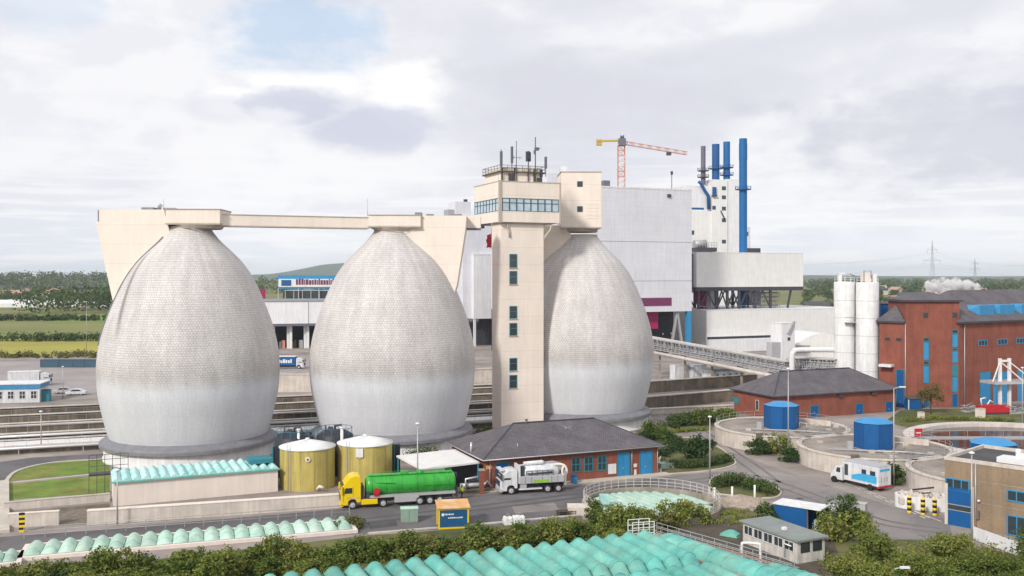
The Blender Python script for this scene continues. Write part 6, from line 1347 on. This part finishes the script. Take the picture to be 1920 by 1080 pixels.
def bags(p, label, n=2):
    t = thing('bulk_bag', label, 'bulk bag', tuple(gp(*p)), .3); b = MB()
    for k in range(n): x = k*1.05; b.slab([(x-.45, 0), (x+.45, 0), (x+.5, .5), (x+.42, .95), (x+.1, .8), (x-.38, 1.0), (x-.52, .5)], -.45, .45)
    b.build('sack', M['white_flat'], t, bevel=.12); MB().tube([(-.3, 0, .9), (0, 0, 1.25), (.3, 0, .9)], .03, 5).build('loop', M['steel'], t)
bags((952, 984), 'white bulk bag lying at the hedge right of the orange roofed container')
bags((975, 982), 'second white bulk bag nearer the timber pallets', 1)
t = thing('pallet_stack', 'low brown timber stack at the hedge before the suction lorry', 'pallet', tuple(gp(1062, 966)), R(14)); b = MB()
for k in range(3):
    for q in range(5): b.box(-1.1, 1.1, -.5+q*.22, -.36+q*.22, .12+k*.2, .15+k*.2)
    for x in (-1.05, -.1, .9): b.box(x, x+.12, -.5, .52, .0+k*.2, .12+k*.2)
b.build('boards', M['bark'], t)
def poster_lorry():
    a = gp(1582, 908); d = Vector((.50, -.866)); t = thing('poster_lorry', 'white box lorry with a blue poster on its side beside the middle thickener', 'lorry', (a.x, a.y, .01), math.atan2(d.y, d.x))
    L_, W_ = 5.4, 2.45
    MB().box(0, L_, 0, W_, .65, 3.1).build('box_body', M['vwhite'], t, bevel=.03); MB().box(-.02, L_+.02, -.02, W_+.02, 3.1, 3.18).build('roof_edge', M['vgrey'], t)
    MB().box(1.2, L_-.15, -.03, -.003, .95, 2.85).build('poster', M['vwhite'], t); b = MB().slab([(1.3, 1.0), (5.2, 1.0), (5.2, 1.9), (3.2, 2.0), (2.2, 1.75), (1.3, 1.5)], -.045, -.031); b.build('poster_water', M['sky_sheet'], t)
    MB().box(2.9, 3.6, -.06, -.046, 1.95, 2.5).build('poster_photo', M['navy'], t); MB().box(4.2, 5.0, -.06, -.046, 1.95, 2.5).build('poster_photo', M['navy'], t); MB().box(.15, .7, -.045, -.003, 1.3, 2.7).build('side_panel', M['steel_dark'], t)
    b = MB().box(L_+.003, L_+.03, .08, W_/2-.03, .75, 3.0).box(L_+.003, L_+.03, W_/2+.03, W_-.08, .75, 3.0); b.build('rear_door', M['vwhite'], t); b = MB().box(L_+.031, L_+.04, .3, W_-.3, 2.5, 2.8); b.build('rear_print', M['sky_sheet'], t); b = MB()
    for k in range(3): b.box(L_+.031, L_+.04, .5+k*.5, .75+k*.5, 1.2, 1.8)
    b.build('rear_marks', M['vgrey'], t)
    MB().box(L_-.2, L_+.1, -.02, W_+.02, .45, .62).build('rear_beam', M['red'], t); MB().box(-2.6, L_, .7, 1.7, .4, .64).build('chassis', M['steel_dark'], t)
    pr = [(-2.3, .4), (-2.35, 1.0), (-2.0, 1.35), (-1.5, 2.15), (-.4, 2.2), (-.35, .4)]; c = MB().slab(pr, .15, W_-.15).build('cab', M['vwhite'], t, bevel=.05)
    MB().slab([(-1.4, 1.4), (-1.25, 2.0), (-.7, 2.0), (-.7, 1.4)], .13, .148).build('side_window', M['glass'], c); MB().poly([(-1.98, .3, 1.42), (-1.98, W_-.3, 1.42), (-1.55, W_-.3, 2.12), (-1.55, .3, 2.12), (-1.9, .3, 1.40), (-1.9, W_-.3, 1.40), (-1.48, W_-.3, 2.10), (-1.48, .3, 2.10)], [(0,1,2,3), (4,7,6,5), (0,4,5,1), (2,6,7,3), (0,3,7,4), (1,5,6,2)]).build('windscreen', M['glass'], c)
    for x in (-1.6, 4.2):
        for y in (.12, W_-.12): wheel(t, x, y, .4, .25)
poster_lorry()
def tarp_pit():
    p = gp(1722, 951); t = thing('white_skip_bin', 'white rounded concrete bunker filled with pale rubble behind striped bollards', 'bunker', p, R(-20)); t.scale = (.8, .8, 1)
    pts = [(2.6*math.cos(a)*1.25, 2.6*math.sin(a)*.8) for a in [k*math.pi/14+math.pi/2 for k in range(15)]]+[(3.6, -2.1), (3.6, 2.1)]
    inn = [(x*.9, y*.9) for x, y in pts]; n = len(pts); b = MB(); P = [(*q, 0) for q in pts]+[(*q, 1.5) for q in pts]+[(*q, 1.5) for q in inn]+[(*q, .1) for q in inn]
    b.poly(P, [(r*n+i, r*n+(i+1) % n, (r+1)*n+(i+1) % n, (r+1)*n+i) for r in range(3) for i in range(n)]); b.build('wall', M['white_flat'], t)
    rb = random.Random(4); b = MB()
    for k in range(46): x, y = rb.uniform(-2.4, 3.1), rb.uniform(-1.6, 1.6); s = .25+.5*rb.random(); b.lathe([(s*.95, .5), (s, .9+s*.5), (s*.6, 1.1+s*.8), (.02, 1.2+s)], 6+k % 3, x, y, 0, False)
    b.build('rubble', M['pale_conc'], t); b = MB().bar((-.8, .6, 1.9), (2.2, 1.5, 2.2), .18).bar((0, -1, 1.8), (1.6, -.9, 1.95), .14); b.build('timber', M['steel_dark'], t)
tarp_pit()
a = None
for k, q in enumerate(((1705, 962), (1730.5, 966), (1752.5, 967))):
    p = gp(*q)
    if a is None:
        a = thing('striped_bollard', 'yellow bollard with black bands, leftmost of the three before the white bunker', 'bollard', p, 0, 'striped bollards'); b = MB()
        for z in range(6): b.cyl(0, 0, z*.3, z*.3+.3, .24, .24, 14, z % 2)
        b.lathe([(.24, 1.8), (.15, 1.92), (0, 1.95)], 14); b.build('post', [M['yellow'], M['tyre']], a); MB().cyl(0, 0, 0, .08, .32, .3, 14).build('foot', M['conc'], a)
    else: copy_tree(a, p, .5, ('yellow bollard with black bands, middle of the three before the white bunker', 'yellow bollard with black bands, nearest the tan brick workshop')[k-1])
def blue_shed():
    a = gp(1512, 998); t = thing('open_shed', 'blue sheet shed with white roof and open right side', 'shed', (a.x, a.y, 0), R(-42)); t.rotation_euler = (0, 0, R(-38))
    C = a; L_, W_, h = 3.6, 2.5, 2.5
    MB().box(-L_, 0, 0, .1, 0, h).box(-L_, -L_+.1, .1, W_, 0, h).box(-L_+.1, 0, W_-.1, W_, 0, h).build('wall', M['blue'], t)
    MB().box(-L_-.1, 1.6, -.12, W_+.12, h, h+.14).build('roof', M['white_flat'], t); MB().box(-.12, 0, .1, .5, 0, h).build('end_panel', M['rose'], t)
    for y in (.1, W_-.1): MB().box(1.35, 1.45, y-.05, y+.05, 0, h).build('post', M['blue'], t)
    MB().box(.0, 1.4, W_-.08, W_-.02, 0, h).build('back_sheet', M['navy'], t); MB().box(.3, 1.2, 1.4, 2.1, 0, 1.1).build('stored_box', M['glass_pale'], t)
blue_shed()
M['hut_wall'] = mat('dirty_white_render', (.55, .52, .48), .85, var=.14, scale=.8, streak=.25)
def grey_shed():
    a = gp(1495, 1058); c = gp(1393, 1018); d = a-c; t = thing('long_shed', 'long low white shed with grey felt roof and a row of dark windows', 'shed', (c.x, c.y, 0), math.atan2(d.y, d.x)); L_ = d.length; W_ = 3.4; h = 2.15
    MB().box(0, L_, 0, W_, 0, h).build('wall', M['hut_wall'], t); MB().box(-.3, L_+.3, -.3, W_+.3, h, h+.16).build('roof', M['roof_grey'], t)
    n = 5
    for k in range(n): front_win(t, None, (.25+k*(L_-.5)/n, .25+(k+.88)*(L_-.5)/n, 1.0, 1.95), 'white_flat', 'glass', split=1, fr=.06)
    b = MB().box(L_+.003, L_+.05, .4, 1.5, 1.0, 1.95).box(L_+.003, L_+.05, 1.9, 3.0, 1.0, 1.95); b.build('end_window', M['glass'], t); b = MB().tube([(L_-1.6, -.15, .3), (L_-1.6, -.15, 1.5), (L_-1.2, -.5, 1.7), (L_-.3, -.5, 1.7)], .07, 6); b.build('pipe', M['white_steel'], t)
    MB().box(L_*.55, L_*.55+.4, 1.2, 1.6, h+.16, h+.4).build('roof_hatch', M['white_steel'], t)
grey_shed()
t = thing('pipe_arch', 'white pipe arch standing on the dark gravel', 'pipe', tuple(gp(1391, 1052)), R(-15)); MB().tube(bez([Vector((0, 0, 0)), Vector((0, 0, 1.5)), Vector((.2, 0, 1.75)), Vector((1.5, 0, 1.75)), Vector((1.7, 0, 1.5)), Vector((1.7, 0, 0))], 4), .13, 8).build('pipe', M['white_steel'], t); MB().cyl(0, 0, 0, .12, .25, .25, 10).cyl(1.7, 0, 0, .12, .25, .25, 10).build('flange', M['steel'], t)
t = thing('teal_lid', 'bright teal lid lying on the dark ground by the bushes', 'lid', tuple(gp(1369, 1005)), R(-35)); b = MB(); b.slab([(-.9+.18*k, .25+.32*math.sin(math.pi*k/10)) for k in range(11)]+[(.9, 0), (-.9, 0)], -.5, .5); b.build('shell', M['teal'], t); MB().box(-.98, .98, -.58, .58, 0, .06).build('rim', M['teal'], t)
t = thing('gravel_heap', 'heap of brown gravel with posts beside the covered round basin', 'heap', tuple(gp(1388, 944)), .2); n = 18; b = MB(); rb = random.Random(6); P = []
for j in range(6):
    for k in range(n): a = k*2*math.pi/n; r = 2.5*(1-j/5)*(1+.15*rb.uniform(-1, 1)); P.append((r*math.cos(a)*1.35, r*math.sin(a), 1.1*(j/5)**.8+.08*rb.random()))
b.poly(P, [(j*n+k, j*n+(k+1) % n, (j+1)*n+(k+1) % n, (j+1)*n+k) for j in range(5) for k in range(n)]+[tuple(range(5*n, 6*n))]); b.build('gravel', M['sand'], t)
for x, y in ((-.9, .3), (2.1, .5), (-3.2, .2)): MB().cyl(x, y, 0, 2.0, .13, .13, 8).build('post', M['white_steel'], t)
def small_box(p, w_, d, h, m, label, name='concrete_box', cat='box', rz=.3, lid='kerb'):
    t = thing(name, label, cat, tuple(gp(*p)), rz); MB().box(-w_/2, w_/2, -d/2, d/2, 0, h).build('body', M[m], t); MB().box(-w_/2-.06, w_/2+.06, -d/2-.06, d/2+.06, h, h+.08).build('lid', M[lid], t); return t
small_box((1583, 960), 3.0, 1.8, 1.0, 'vwhite', 'pale low container half hidden by shrubs right of the blue shed', 'low_container', 'container', -.6, 'roof_grey')
small_box((1613, 972), 1.3, 1.0, 1.7, 'vgrey', 'small pale cabinet at the road edge right of the bushes', 'road_cabinet', 'cabinet', -.6)
small_box((1727, 784), 1.0, .8, 1.1, 'rose', 'small pale box on the grass strip left of the red machine', 'garden_box')
small_box((1838, 783), 1.5, 1.0, 1.7, 'rose', 'taller pale box on the grass strip below the red machine', 'garden_box')
small_box((1247, 877), 2.2, 1.4, .7, 'teal_pale', 'pale teal box lid beside the right end of the brick pump house', 'inlet_cover', 'box', .4, 'teal_pale')
def red_machine():
    p = gp(1862, 776); t = thing('red_skips', 'red machine with rollers and hoses before the tall brick building', 'machine', p, R(8)); b = MB().slab([(-2.9, .4), (2.8, .4), (3.0, 1.6), (.3, 1.9), (.1, 1.5), (-.2, 1.9), (-3.1, 1.7)], -1, 1); b.build('body', M['red'], t)
    MB().box(-2.5, 2.5, -.9, .9, .0, .4).build('base', M['steel_dark'], t); b = MB().tube([(-2.4, 0, 1.7), (-2.6, 0, 3.0), (-1.6, 0, 3.2)], .15, 7).tube([(-1, .4, 1.7), (-.4, .4, 2.6), (.6, .4, 2.0)], .14, 7); b.build('hose', M['white_steel'], t)
red_machine()
for p, l in (((1822, 772), 'heap of grey pipes left of the red machine'), ((1905, 775), 'heap of grey pipes right of the red machine')):
    t = thing('pipe_heap', l, 'pipes', tuple(gp(*p)), .3); rb = random.Random(p[0]); b = MB()
    for k in range(22): a = rb.random()*3.14; x, y, z = rb.uniform(-2.2, 2.2), rb.uniform(-.8, .8), .2+rb.random()*1.3; b.tube([(x-math.cos(a)*.9, y-math.sin(a)*.5, z), (x+math.cos(a)*.9, y+math.sin(a)*.5, z+.5*rb.uniform(-1, 1))], .07, 6)
    b.build('pipes', M['steel'], t); MB().box(-2, 2, -.7, .7, 0, .3).build('crate', M['vgrey'], t)
t = thing('blue_shelter', 'small blue shelter with dark sloping roof at the foot of the tall brick building', 'shed', (*gp(1716, 768).xy, 0), R(10)); MB().box(-1.4, 1.4, 0, 1.6, 0, 2.1).build('wall', M['blue'], t); MB().slabx([(-.2, 2.12), (1.9, 2.5), (1.9, 2.62), (-.2, 2.24)], -1.6, 1.6).build('roof', M['roof_dark'], t); MB().box(-1.5, -1.35, -.04, .1, 0, 2.1).build('trim', M['white_flat'], t)
# containers and hut below the pipe bridge, lorries and cars on the far yards
def box_container(p, L_, W_, h, m, label, rz=RA, group=None):
    t = thing('container', label, 'container', tuple(gp(*p)), rz, group); MB().box(0, L_, 0, W_, .15, h).build('body', M[m], t); b = MB()
    for x in (0, L_): b.bar((x, -.03, .1), (x, -.03, h+.05), .16)
    for z in (.15, h): b.bar((0, -.03, z), (L_, -.03, z), .16)
    b.build('frame', M[m], t); b = MB()
    for k in range(int(L_/.45)): b.box(.2+k*.45, .35+k*.45, -.03, -.003, .3, h-.15)
    b.build('ribs', M[m], t); return t
box_container((1266, 716), 4.0, 2.5, 4.2, 'vwhite', 'tall white tank container below the pipe bridge, nearer the right digester'); box_container((1300, 716), 3.9, 2.5, 4.2, 'vwhite', 'tall white tank container below the pipe bridge, nearer the arcaded hut')
t = thing('arcade_hut', 'low white hut with blue arched openings below the pipe bridge', 'hut', (*gp(1338, 722).xy, 0), RA); MB().box(0, 10, 0, 5, 0, 3.6).build('wall', M['vwhite'], t)
for k in range(5): x = .6+k*1.9; MB().slab([(x, .3), (x+1.1, .3), (x+1.1, 2.0), (x+.9, 2.5), (x+.55, 2.7), (x+.2, 2.5), (x, 2.0)], -.06, -.004).build('arch_window', M['teal_frame'], t)
MB().box(-.2, 10.2, -.3, 5.2, 3.6, 3.9).build('roof', M['roof_grey'], t)
for i, (p0, w_) in enumerate(((76, 34), (110, 26), (136, 22), (158, 24))):
    a = gp(p0, 689); box_container((p0, 689), w_*a.y/F*.95, 2.4, 2.3, 'dark_frame', ('dark blue container at the left end of the row along the field', 'dark blue container second in the row along the field', 'dark blue container third in the row along the field', 'dark blue container nearest the left digester in the row along the field')[i], 0.03, 'containers along the field')
def far_lorry(p, rz, body, label, m, L_=7.5, marks=False, cabm='vwhite'):
    t = thing('lorry', label, 'lorry', tuple(gp(*p)), rz); MB().box(2.5, 2.5+L_, -1.2, 1.2, 1.0, 3.5).build('box_body', M[m], t, bevel=.05); MB().box(2.4, 2.6+L_, -1.25, 1.25, 3.5, 3.62).build('roof', M['white_flat'], t); truck_cab(t, M[cabm], 2.8, 1.2, 2.2, .3)
    MB().box(.5, 2.4+L_, -.5, .5, .5, .98).build('chassis', M['steel_dark'], t)
    if marks:
        b = MB(); rb = random.Random(1); x = 3.4
        while x < 8: d_ = .35+.3*rb.random(); b.box(x, x+d_, 1.205, 1.23, 1.7, 2.4+.5*rb.random()); x += d_+.18
        b.build('side_lettering', M['white_flat'], t)
    for x in (1.38, 3.8+L_*.55, 5.0+L_*.55):
        for y in (-1.2, 1.2): wheel(t, x, y, .5)
far_lorry((571, 691), math.pi-.02, None, 'blue box lorry with white cab between the left and middle digesters', 'blue', 8, True)
far_lorry((96, 722), R(195), None, 'white box lorry behind the white office hut at the left', 'vwhite', 7)
def office_hut():
    a = gp(-60, 757); t = thing('office_hut', 'long white office hut with blue roof fascia at the left picture edge', 'hut', (a.x, a.y, 0), R(9)); L_ = ax(66, a.y)-a.x
    MB().box(0, L_, 0, 6, 0, 3.0).build('wall', M['vwhite'], t); MB().box(-.2, L_+.2, -.25, 6.2, 3.0, 3.9).build('fascia', M['blue_lt'], t); MB().box(-.3, L_+.3, -.35, 6.3, 3.9, 4.1).build('roof', M['white_flat'], t)
    for k in range(6): x = L_-1.8-k*2.3; front_win(t, None, (x, x+1.3, .8, 2.5), 'white_flat', 'glass', split=1, rows=1, fr=.1)
office_hut()
def car(p, rz, m, label):
    t = thing('parked_car', label, 'car', tuple(gp(*p)), rz); b = MB(); b.slab([(0, .3), (0, .75), (.9, .9), (1.5, 1.4), (3.0, 1.42), (3.8, .98), (4.3, .9), (4.35, .35)], -.85, .85); c = b.build('body', M[m], t, bevel=.06)
    for y0, y1 in ((-.87, -.851), (.851, .87)): MB().slab([(1.1, .95), (1.55, 1.34), (2.95, 1.36), (3.5, .98)], y0, y1).build('side_window', M['glass'], c)
    MB().poly([(.92, -.7, .95), (.92, .7, .95), (1.46, .65, 1.4), (1.46, -.65, 1.4)], [(0,1,2,3)]).build('windscreen', M['glass'], c)
    for x in (.85, 3.45):
        for y in (-.84, .84): wheel(t, x, y, .33, .2)
car((124, 741), .15, 'vwhite', 'white car parked right of the white office hut'); car((100, 738), .2, 'vgrey', 'grey car half hidden behind the white car')
small_box((82, 752), 2.6, 1.8, 2.4, 'teal_frame', 'dark teal skip container right of the white office hut', 'skip', 'skip', .2, 'steel_dark')
# ------------------------------------------------------------------ lamp posts
lamp = None
def lamp_post(p, ytop, label, arm=-1, hz_=0, teal=False):
    c = gp(*p); h = hz(ytop, c.y); t = thing('lamp_post', label, 'lamp post', c, 0, 'lamp posts'); m = M['steel'] if not teal else M['teal_pale']
    MB().tube([(0, 0, 0), (0, 0, h*.5), (0, 0, h)], [.11, .085, .06], 8).build('pole', m, t)
    if arm: MB().tube([(0, 0, h-.05), (arm*.5, 0, h+.12), (arm*1.0, 0, h+.15)], .05, 6).build('arm', m, t); MB().box(*sorted((arm*.7, arm*1.5)), -.14, .14, h+.1, h+.25).build('lamp_head', M['white_steel'], t)
    else: MB().lathe([(.05, h-.1), (.28, h), (.26, h+.12), (0, h+.2)], 12).build('lamp_head', M['white_steel'], t)
lamp_post((783, 938), 795, 'slim lamp post rising behind the green tank trailer', 0)
lamp_post((1478, 862), 692, 'tall lamp post in front of the first blue octagonal hut', 0)
lamp_post((1676, 912), 728, 'tall lamp post in front of the middle blue octagonal hut', 1)
lamp_post((1331, 900), 782, 'lamp post beside the planted island right of the pump house', 0)
lamp_post((1822, 1042), 850, 'lamp post before the tan brick workshop corner', 0)
lamp_post((220, 985), 882, 'thin lamp post before the left end of the cream building', 0)
lamp_post((118, 748), 688, 'lamp post beside the parked cars at the left', 0)
lamp_post((77, 848), 772, 'short lamp post between the settling basins and the left lawn', 0)
lamp_post((162, 660), 566, 'lamp post far left beside the brown field', 0)
lamp_post((232, 748), 700, 'hidden lamp post by the basins', 0) if False else None
lamp_post((1672, 1125), 1068, 'pale teal lamp post among the bushes at the lower right edge', 1, 0, True)
lamp_post((1917, 800), 690, 'lamp post on the grass strip at the right picture edge', 0)
# ------------------------------------------------------------------ hedges, bushes and trees
B = [bush_mesh('bush', 40, 1.9, 1.7, 2.5, 34, .26, 'leaf'), bush_mesh('bush', 41, 2.2, 1.8, 2.2, 34, .26, 'leaf'), bush_mesh('bush', 42, 1.5, 1.5, 3.0, 32, .24, 'leaf'), bush_mesh('bush', 43, 1.7, 1.6, 1.9, 28, .24, 'leaf_dark'), bush_mesh('bush', 44, 1.6, 1.5, 1.7, 26, .24, 'leaf_olive')]
used = set()
def bush(k, p, label, group, s=1.0, name='bush', z=0.0):
    c = gp(*p) if len(p) == 2 else Vector(p)
    if k in used: o = B[k].copy(); COL.objects.link(o); o.name = name
    else: o = B[k]; used.add(k)
    o.location = (c.x, c.y, z-.1); o.rotation_euler = (0, 0, c.x*1.7+c.y); o.scale = (s,)*3 if isinstance(s, (int, float)) else s; tag(o, label, 'bush', group); return o
rh = random.Random(11)
top = [(-20, 1072), (60, 1066), (140, 1055), (230, 1058), (320, 1052), (420, 1047), (500, 1040), (560, 1036), (620, 1030), (690, 1020), (760, 1012), (830, 1008), (900, 1004), (960, 999), (1030, 994), (1090, 988), (1150, 982), (1200, 978)]
for i, (x, y) in enumerate(top):
    bush((i*2+i//3) % 3, (x, y+(44 if x < 640 else 32)), 'leafy bush along the top edge of the embankment hedge', 'bushes along the top of the embankment', (rh.uniform(.95, 1.3), rh.uniform(.95, 1.3), rh.uniform(.6, 1.0)))
for i in range(30):
    x = -30+i*42+rh.uniform(-12, 12); y = 1106-(x+20)*.083; bush(rh.choice((0, 1, 4, 0)), (x, min(y, 1092-(x-440)*.117-4) if x > 430 else y), 'leafy bush along the top edge of the embankment hedge', 'bushes along the top of the embankment', (rh.uniform(.8, 1.15), rh.uniform(.8, 1.15), rh.uniform(.6, 1.25)))
for row, dy, n in ((0, 66, 26), (1, 90, 26), (2, 116, 22)):
    for i in range(n):
        x = -60+i*1300/n+rh.uniform(-15, 15); k = max(q for q in range(len(top)-1) if top[q][0] <= max(x, -20)) if x < 1200 else len(top)-2
        f = (x-top[k][0])/(top[k+1][0]-top[k][0]); y = top[k][1]*(1-f)+top[k+1][1]*f+dy+rh.uniform(-8, 8)
        if x > 430 and y > 1092-(x-440)*.117: continue
        bush(rh.choice((0, 1, 2, 3, 4, 0, 1)), (x, y), 'low bush on the slope of the embankment hedge', 'bushes on the embankment slope', rh.uniform(.75, 1.2)*(.8 if row else 1))
b = MB(); rg = random.Random(13)
for i in range(1700):
    x = rg.uniform(-60, 1290); yb = 1092-(x+20)*.078 if x < 1200 else 980; y = yb+rg.uniform(-6, 95)
    if x > 430 and y > 1092-(x-440)*.117: continue
    c = gp(x, y); s = rg.uniform(.6, 1.1); leaf_cloud(b, rg, (c.x, c.y, .35), (s*1.2, s*1.2, s*.8), 18, .28)
tag(b.build('undergrowth', M['leaf']), 'dense low undergrowth covering the embankment', 'undergrowth', None, 'stuff')
b = MB()
for i in range(420):
    x = rg.uniform(1540, 1960); y = rg.uniform(1025, 1180)
    if x < 1600 and y < 1045: continue
    c = gp(x, y); s = rg.uniform(.6, 1.1); leaf_cloud(b, rg, (c.x, c.y, .4), (s*1.1, s*1.1, s*.9), 18, .28)
for i in range(120):
    c = gp(rg.uniform(1255, 1400), rg.uniform(958, 985)); s = rg.uniform(.3, .6); leaf_cloud(b, rg, (c.x, c.y, .15), (s, s, s*.5), 14, .24)
tag(b.build('undergrowth', M['leaf']), 'dense undergrowth below the tan brick workshop', 'undergrowth', None, 'stuff')
for p, k, s, l in (((1262, 800), 3, 1.15, 'dark shrub at the left end of the row before the settling basins'), ((1285, 797), 3, 1.2, 'dark shrub second in the row before the settling basins'), ((1312, 796), 0, 1.2, 'big shrub in the middle of the row before the settling basins'), ((1340, 792), 0, 1.1, 'green shrub fourth in the row before the settling basins'), ((1362, 786), 1, 1.0, 'green shrub nearest the wide brick hall in the row before the basins'), ((1270, 806), 3, .6, 'small round shrub before the row of shrubs by the basins'),
        ((1210, 828), 3, 1.0, 'clipped shrub behind the pump house, nearest the right digester'), ((1228, 822), 0, 1.2, 'larger shrub behind the pump house beside the right digester'), ((1252, 832), 3, 1.2, 'clipped shrub behind the pump house, third from the digester'), ((1272, 836), 3, .8, 'small round shrub at the end of the shrub row behind the pump house'),
        ((1306, 860), 3, 1.75, 'big dark round shrub on the planted island'), ((1422, 852), 3, 1.3, 'dark shrub against the thickener wall, left of three'), ((1455, 850), 0, 1.25, 'brighter shrub against the thickener wall, middle of three'), ((1482, 866), 3, 1.1, 'lower dark shrub against the thickener wall, right of three'), ((1672, 905), 3, 1.4, 'dark round shrub behind the poster lorry'),
        ((1232, 992), 4, 1.2, 'bright olive bush below the covered round basin'), ((1440, 985), 3, 1.25, 'dark bush left of the blue sheet shed'), ((1600, 1005), 1, 1.3, 'bush right of the blue sheet shed'), ((1560, 1012), 0, 1.1, 'bush between blue shed and grey roofed shed'), ((1415, 1000), 4, .9, 'yellowish bush left of the grey roofed shed'), ((1118, 984), 2, .9, 'upright bush before the left edge of the covered round basin'), ((1150, 997), 0, 1.15, 'broad bush before the covered round basin, left of the olive bush'), ((1190, 1000), 1, 1.15, 'broad bush before the covered round basin, next to the white stair railing'), ((1265, 985), 0, 1.1, 'green bush below the covered round basin, right of the olive bush'), ((1300, 978), 1, 1.0, 'low green bush below the gravel heap')):
    bush(k, p, l, None, s)
def hedge(pts, wd, h, label, n, m='leaf_dark', name='hedge'):
    rb = random.Random(len(label)); b = MB()
    for i in range(n):
        f = rb.random()*(len(pts)-1); k = int(f); p = Vector(pts[k]).lerp(Vector(pts[k+1]), f-k); leaf_cloud(b, rb, (p.x+rb.uniform(-wd, wd), p.y+rb.uniform(-wd, wd), h*.45), (.6, .6, h*.55), 26, .24)
    tag(b.build(name, M[m]), label, 'hedge')
hedge(px((1248, 876), (1290, 878), (1330, 874), (1370, 864)), .6, 1.3, 'clipped hedge along the near edge of the planted island', 150)
hedge(px((1240, 858), (1262, 842), (1295, 838)), .9, 1.0, 'low clipped hedge at the back of the planted island', 110)
hedge(px((1345, 915), (1375, 906), (1415, 918), (1450, 928)), .9, 1.6, 'long dark hedge in the narrow planted bed', 190)
hedge(px((1255, 812), (1330, 806)), .6, .7, 'low ground shrubs before the row by the basins', 60, 'leaf')
hedge(px((1690, 792), (1760, 786), (1850, 790), (1900, 792)), .7, .9, 'low flowering border along the brown pond', 130, 'leaf')
hedge(px((640, 992), (665, 985)), 1.2, 1.0, 'thin dry bush at the right end of the pale teal covers', 50, 'leaf_olive')
hedge(px((893, 820), (925, 812)), 1.2, 1.4, 'green shrubs between middle digester and control tower', 60, 'leaf')
hedge(px((760, 868), (815, 858)), 1.0, 2.2, 'green shrubs behind the white canopy', 60, 'leaf_dark')
tree_proto('young_tree', 60, 6.6, 2.4, 'leaf_olive', 'young round topped tree before the tall brick building', None, 46, 30, .30, tuple(gp(1745, 776)), .14, .58, .36)
tree_proto('small_tree', 61, 4.6, 1.9, 'leaf_dark', 'slim dark tree right of the blue sheet shed', None, 50, 44, .24, tuple(gp(1582, 1000)), .1, .52, .42)
T = tree_proto('bank_tree', 62, 5.2, 2.6, 'leaf', 'broad leafy tree in the lower right bank', 'trees on the lower right bank', 70, 52, .28, tuple(gp(1640, 1062)), .12, .52, .42)
T.scale = (.85, .85, .72)
for p, s in (((1585, 1100), .7), ((1700, 1095), .65), ((1780, 1066), .85), ((1745, 1100), .7), ((1830, 1096), .7), ((1880, 1098), .7), ((1945, 1060), .85), ((1640, 1130), .9), ((1795, 1140), .8), ((1900, 1135), .7)):
    copy_tree(T, gp(*p), p[0], None, None, (s, s, s*.85))
# ------------------------------------------------------------------ steam and air
def volume_mat(name, dens, col, noisy=0.0):
    m = bpy.data.materials.new(name); m.use_nodes = True; nt = m.node_tree; nt.nodes.remove(nt.nodes['Principled BSDF']); v = nt.nodes.new('ShaderNodeVolumePrincipled')
    v.inputs['Color'].default_value = (*col, 1); v.inputs['Density'].default_value = dens; v.inputs['Anisotropy'].default_value = .2
    nt.links.new(v.outputs[0], nt.nodes['Material Output'].inputs['Volume']); return m
def steam():
    m = volume_mat('steam', 1.0, (1, 1, 1)); nt = m.node_tree; N = nt.nodes.new; L = nt.links.new; v = next(n for n in nt.nodes if n.type == 'PRINCIPLED_VOLUME')
    tc = N('ShaderNodeTexCoord'); ns = N('ShaderNodeTexNoise'); ns.inputs['Scale'].default_value = .42; ns.inputs['Detail'].default_value = 6; ns.inputs['Roughness'].default_value = .65; L(tc.outputs['Object'], ns.inputs['Vector'])
    ln = N('ShaderNodeVectorMath'); ln.operation = 'LENGTH'; mp = N('ShaderNodeMapping'); mp.inputs['Scale'].default_value = (1/8.5, 1/3.5, 1/3.4); L(tc.outputs['Object'], mp.inputs[0]); L(mp.outputs[0], ln.inputs[0])
    a = N('ShaderNodeMath'); a.operation = 'SUBTRACT'; sc_ = N('ShaderNodeMath'); sc_.operation = 'MULTIPLY_ADD'; sc_.inputs[1].default_value = 3.2; sc_.inputs[2].default_value = -.75; L(ns.outputs[0], sc_.inputs[0]); L(sc_.outputs[0], a.inputs[0]); L(ln.outputs['Value'], a.inputs[1])
    k = N('ShaderNodeMath'); k.operation = 'MULTIPLY_ADD'; k.use_clamp = False; k.inputs[1].default_value = 7.0; k.inputs[2].default_value = -.4; L(a.outputs[0], k.inputs[0])
    q = N('ShaderNodeMath'); q.operation = 'MAXIMUM'; q.inputs[1].default_value = 0; L(k.outputs[0], q.inputs[0]); L(q.outputs[0], v.inputs['Density'])
    b = MB(); n = 12; b.lathe([(8.4*math.sin(math.pi*i/n)+.001, -3.3*math.cos(math.pi*i/n)) for i in range(n+1)], 24); b.v = [(x, y*.4, z) for x, y, z in b.v]
    o = b.build('steam', m, None, (ax(1782, 262), 262, hz(541, 262))); tag(o, 'white puff of steam above the roof of the tall brick building', 'steam', None, 'stuff')
steam()
o = MB().box(-8800, 8800, -150, 10400, -1.8, 98).build('haze', volume_mat('haze', .00009, (.80, .88, 1.0)))
tag(o, 'thin blue haze over the whole countryside', 'haze', None, 'stuff')

scene.cycles.volume_bounces = 3
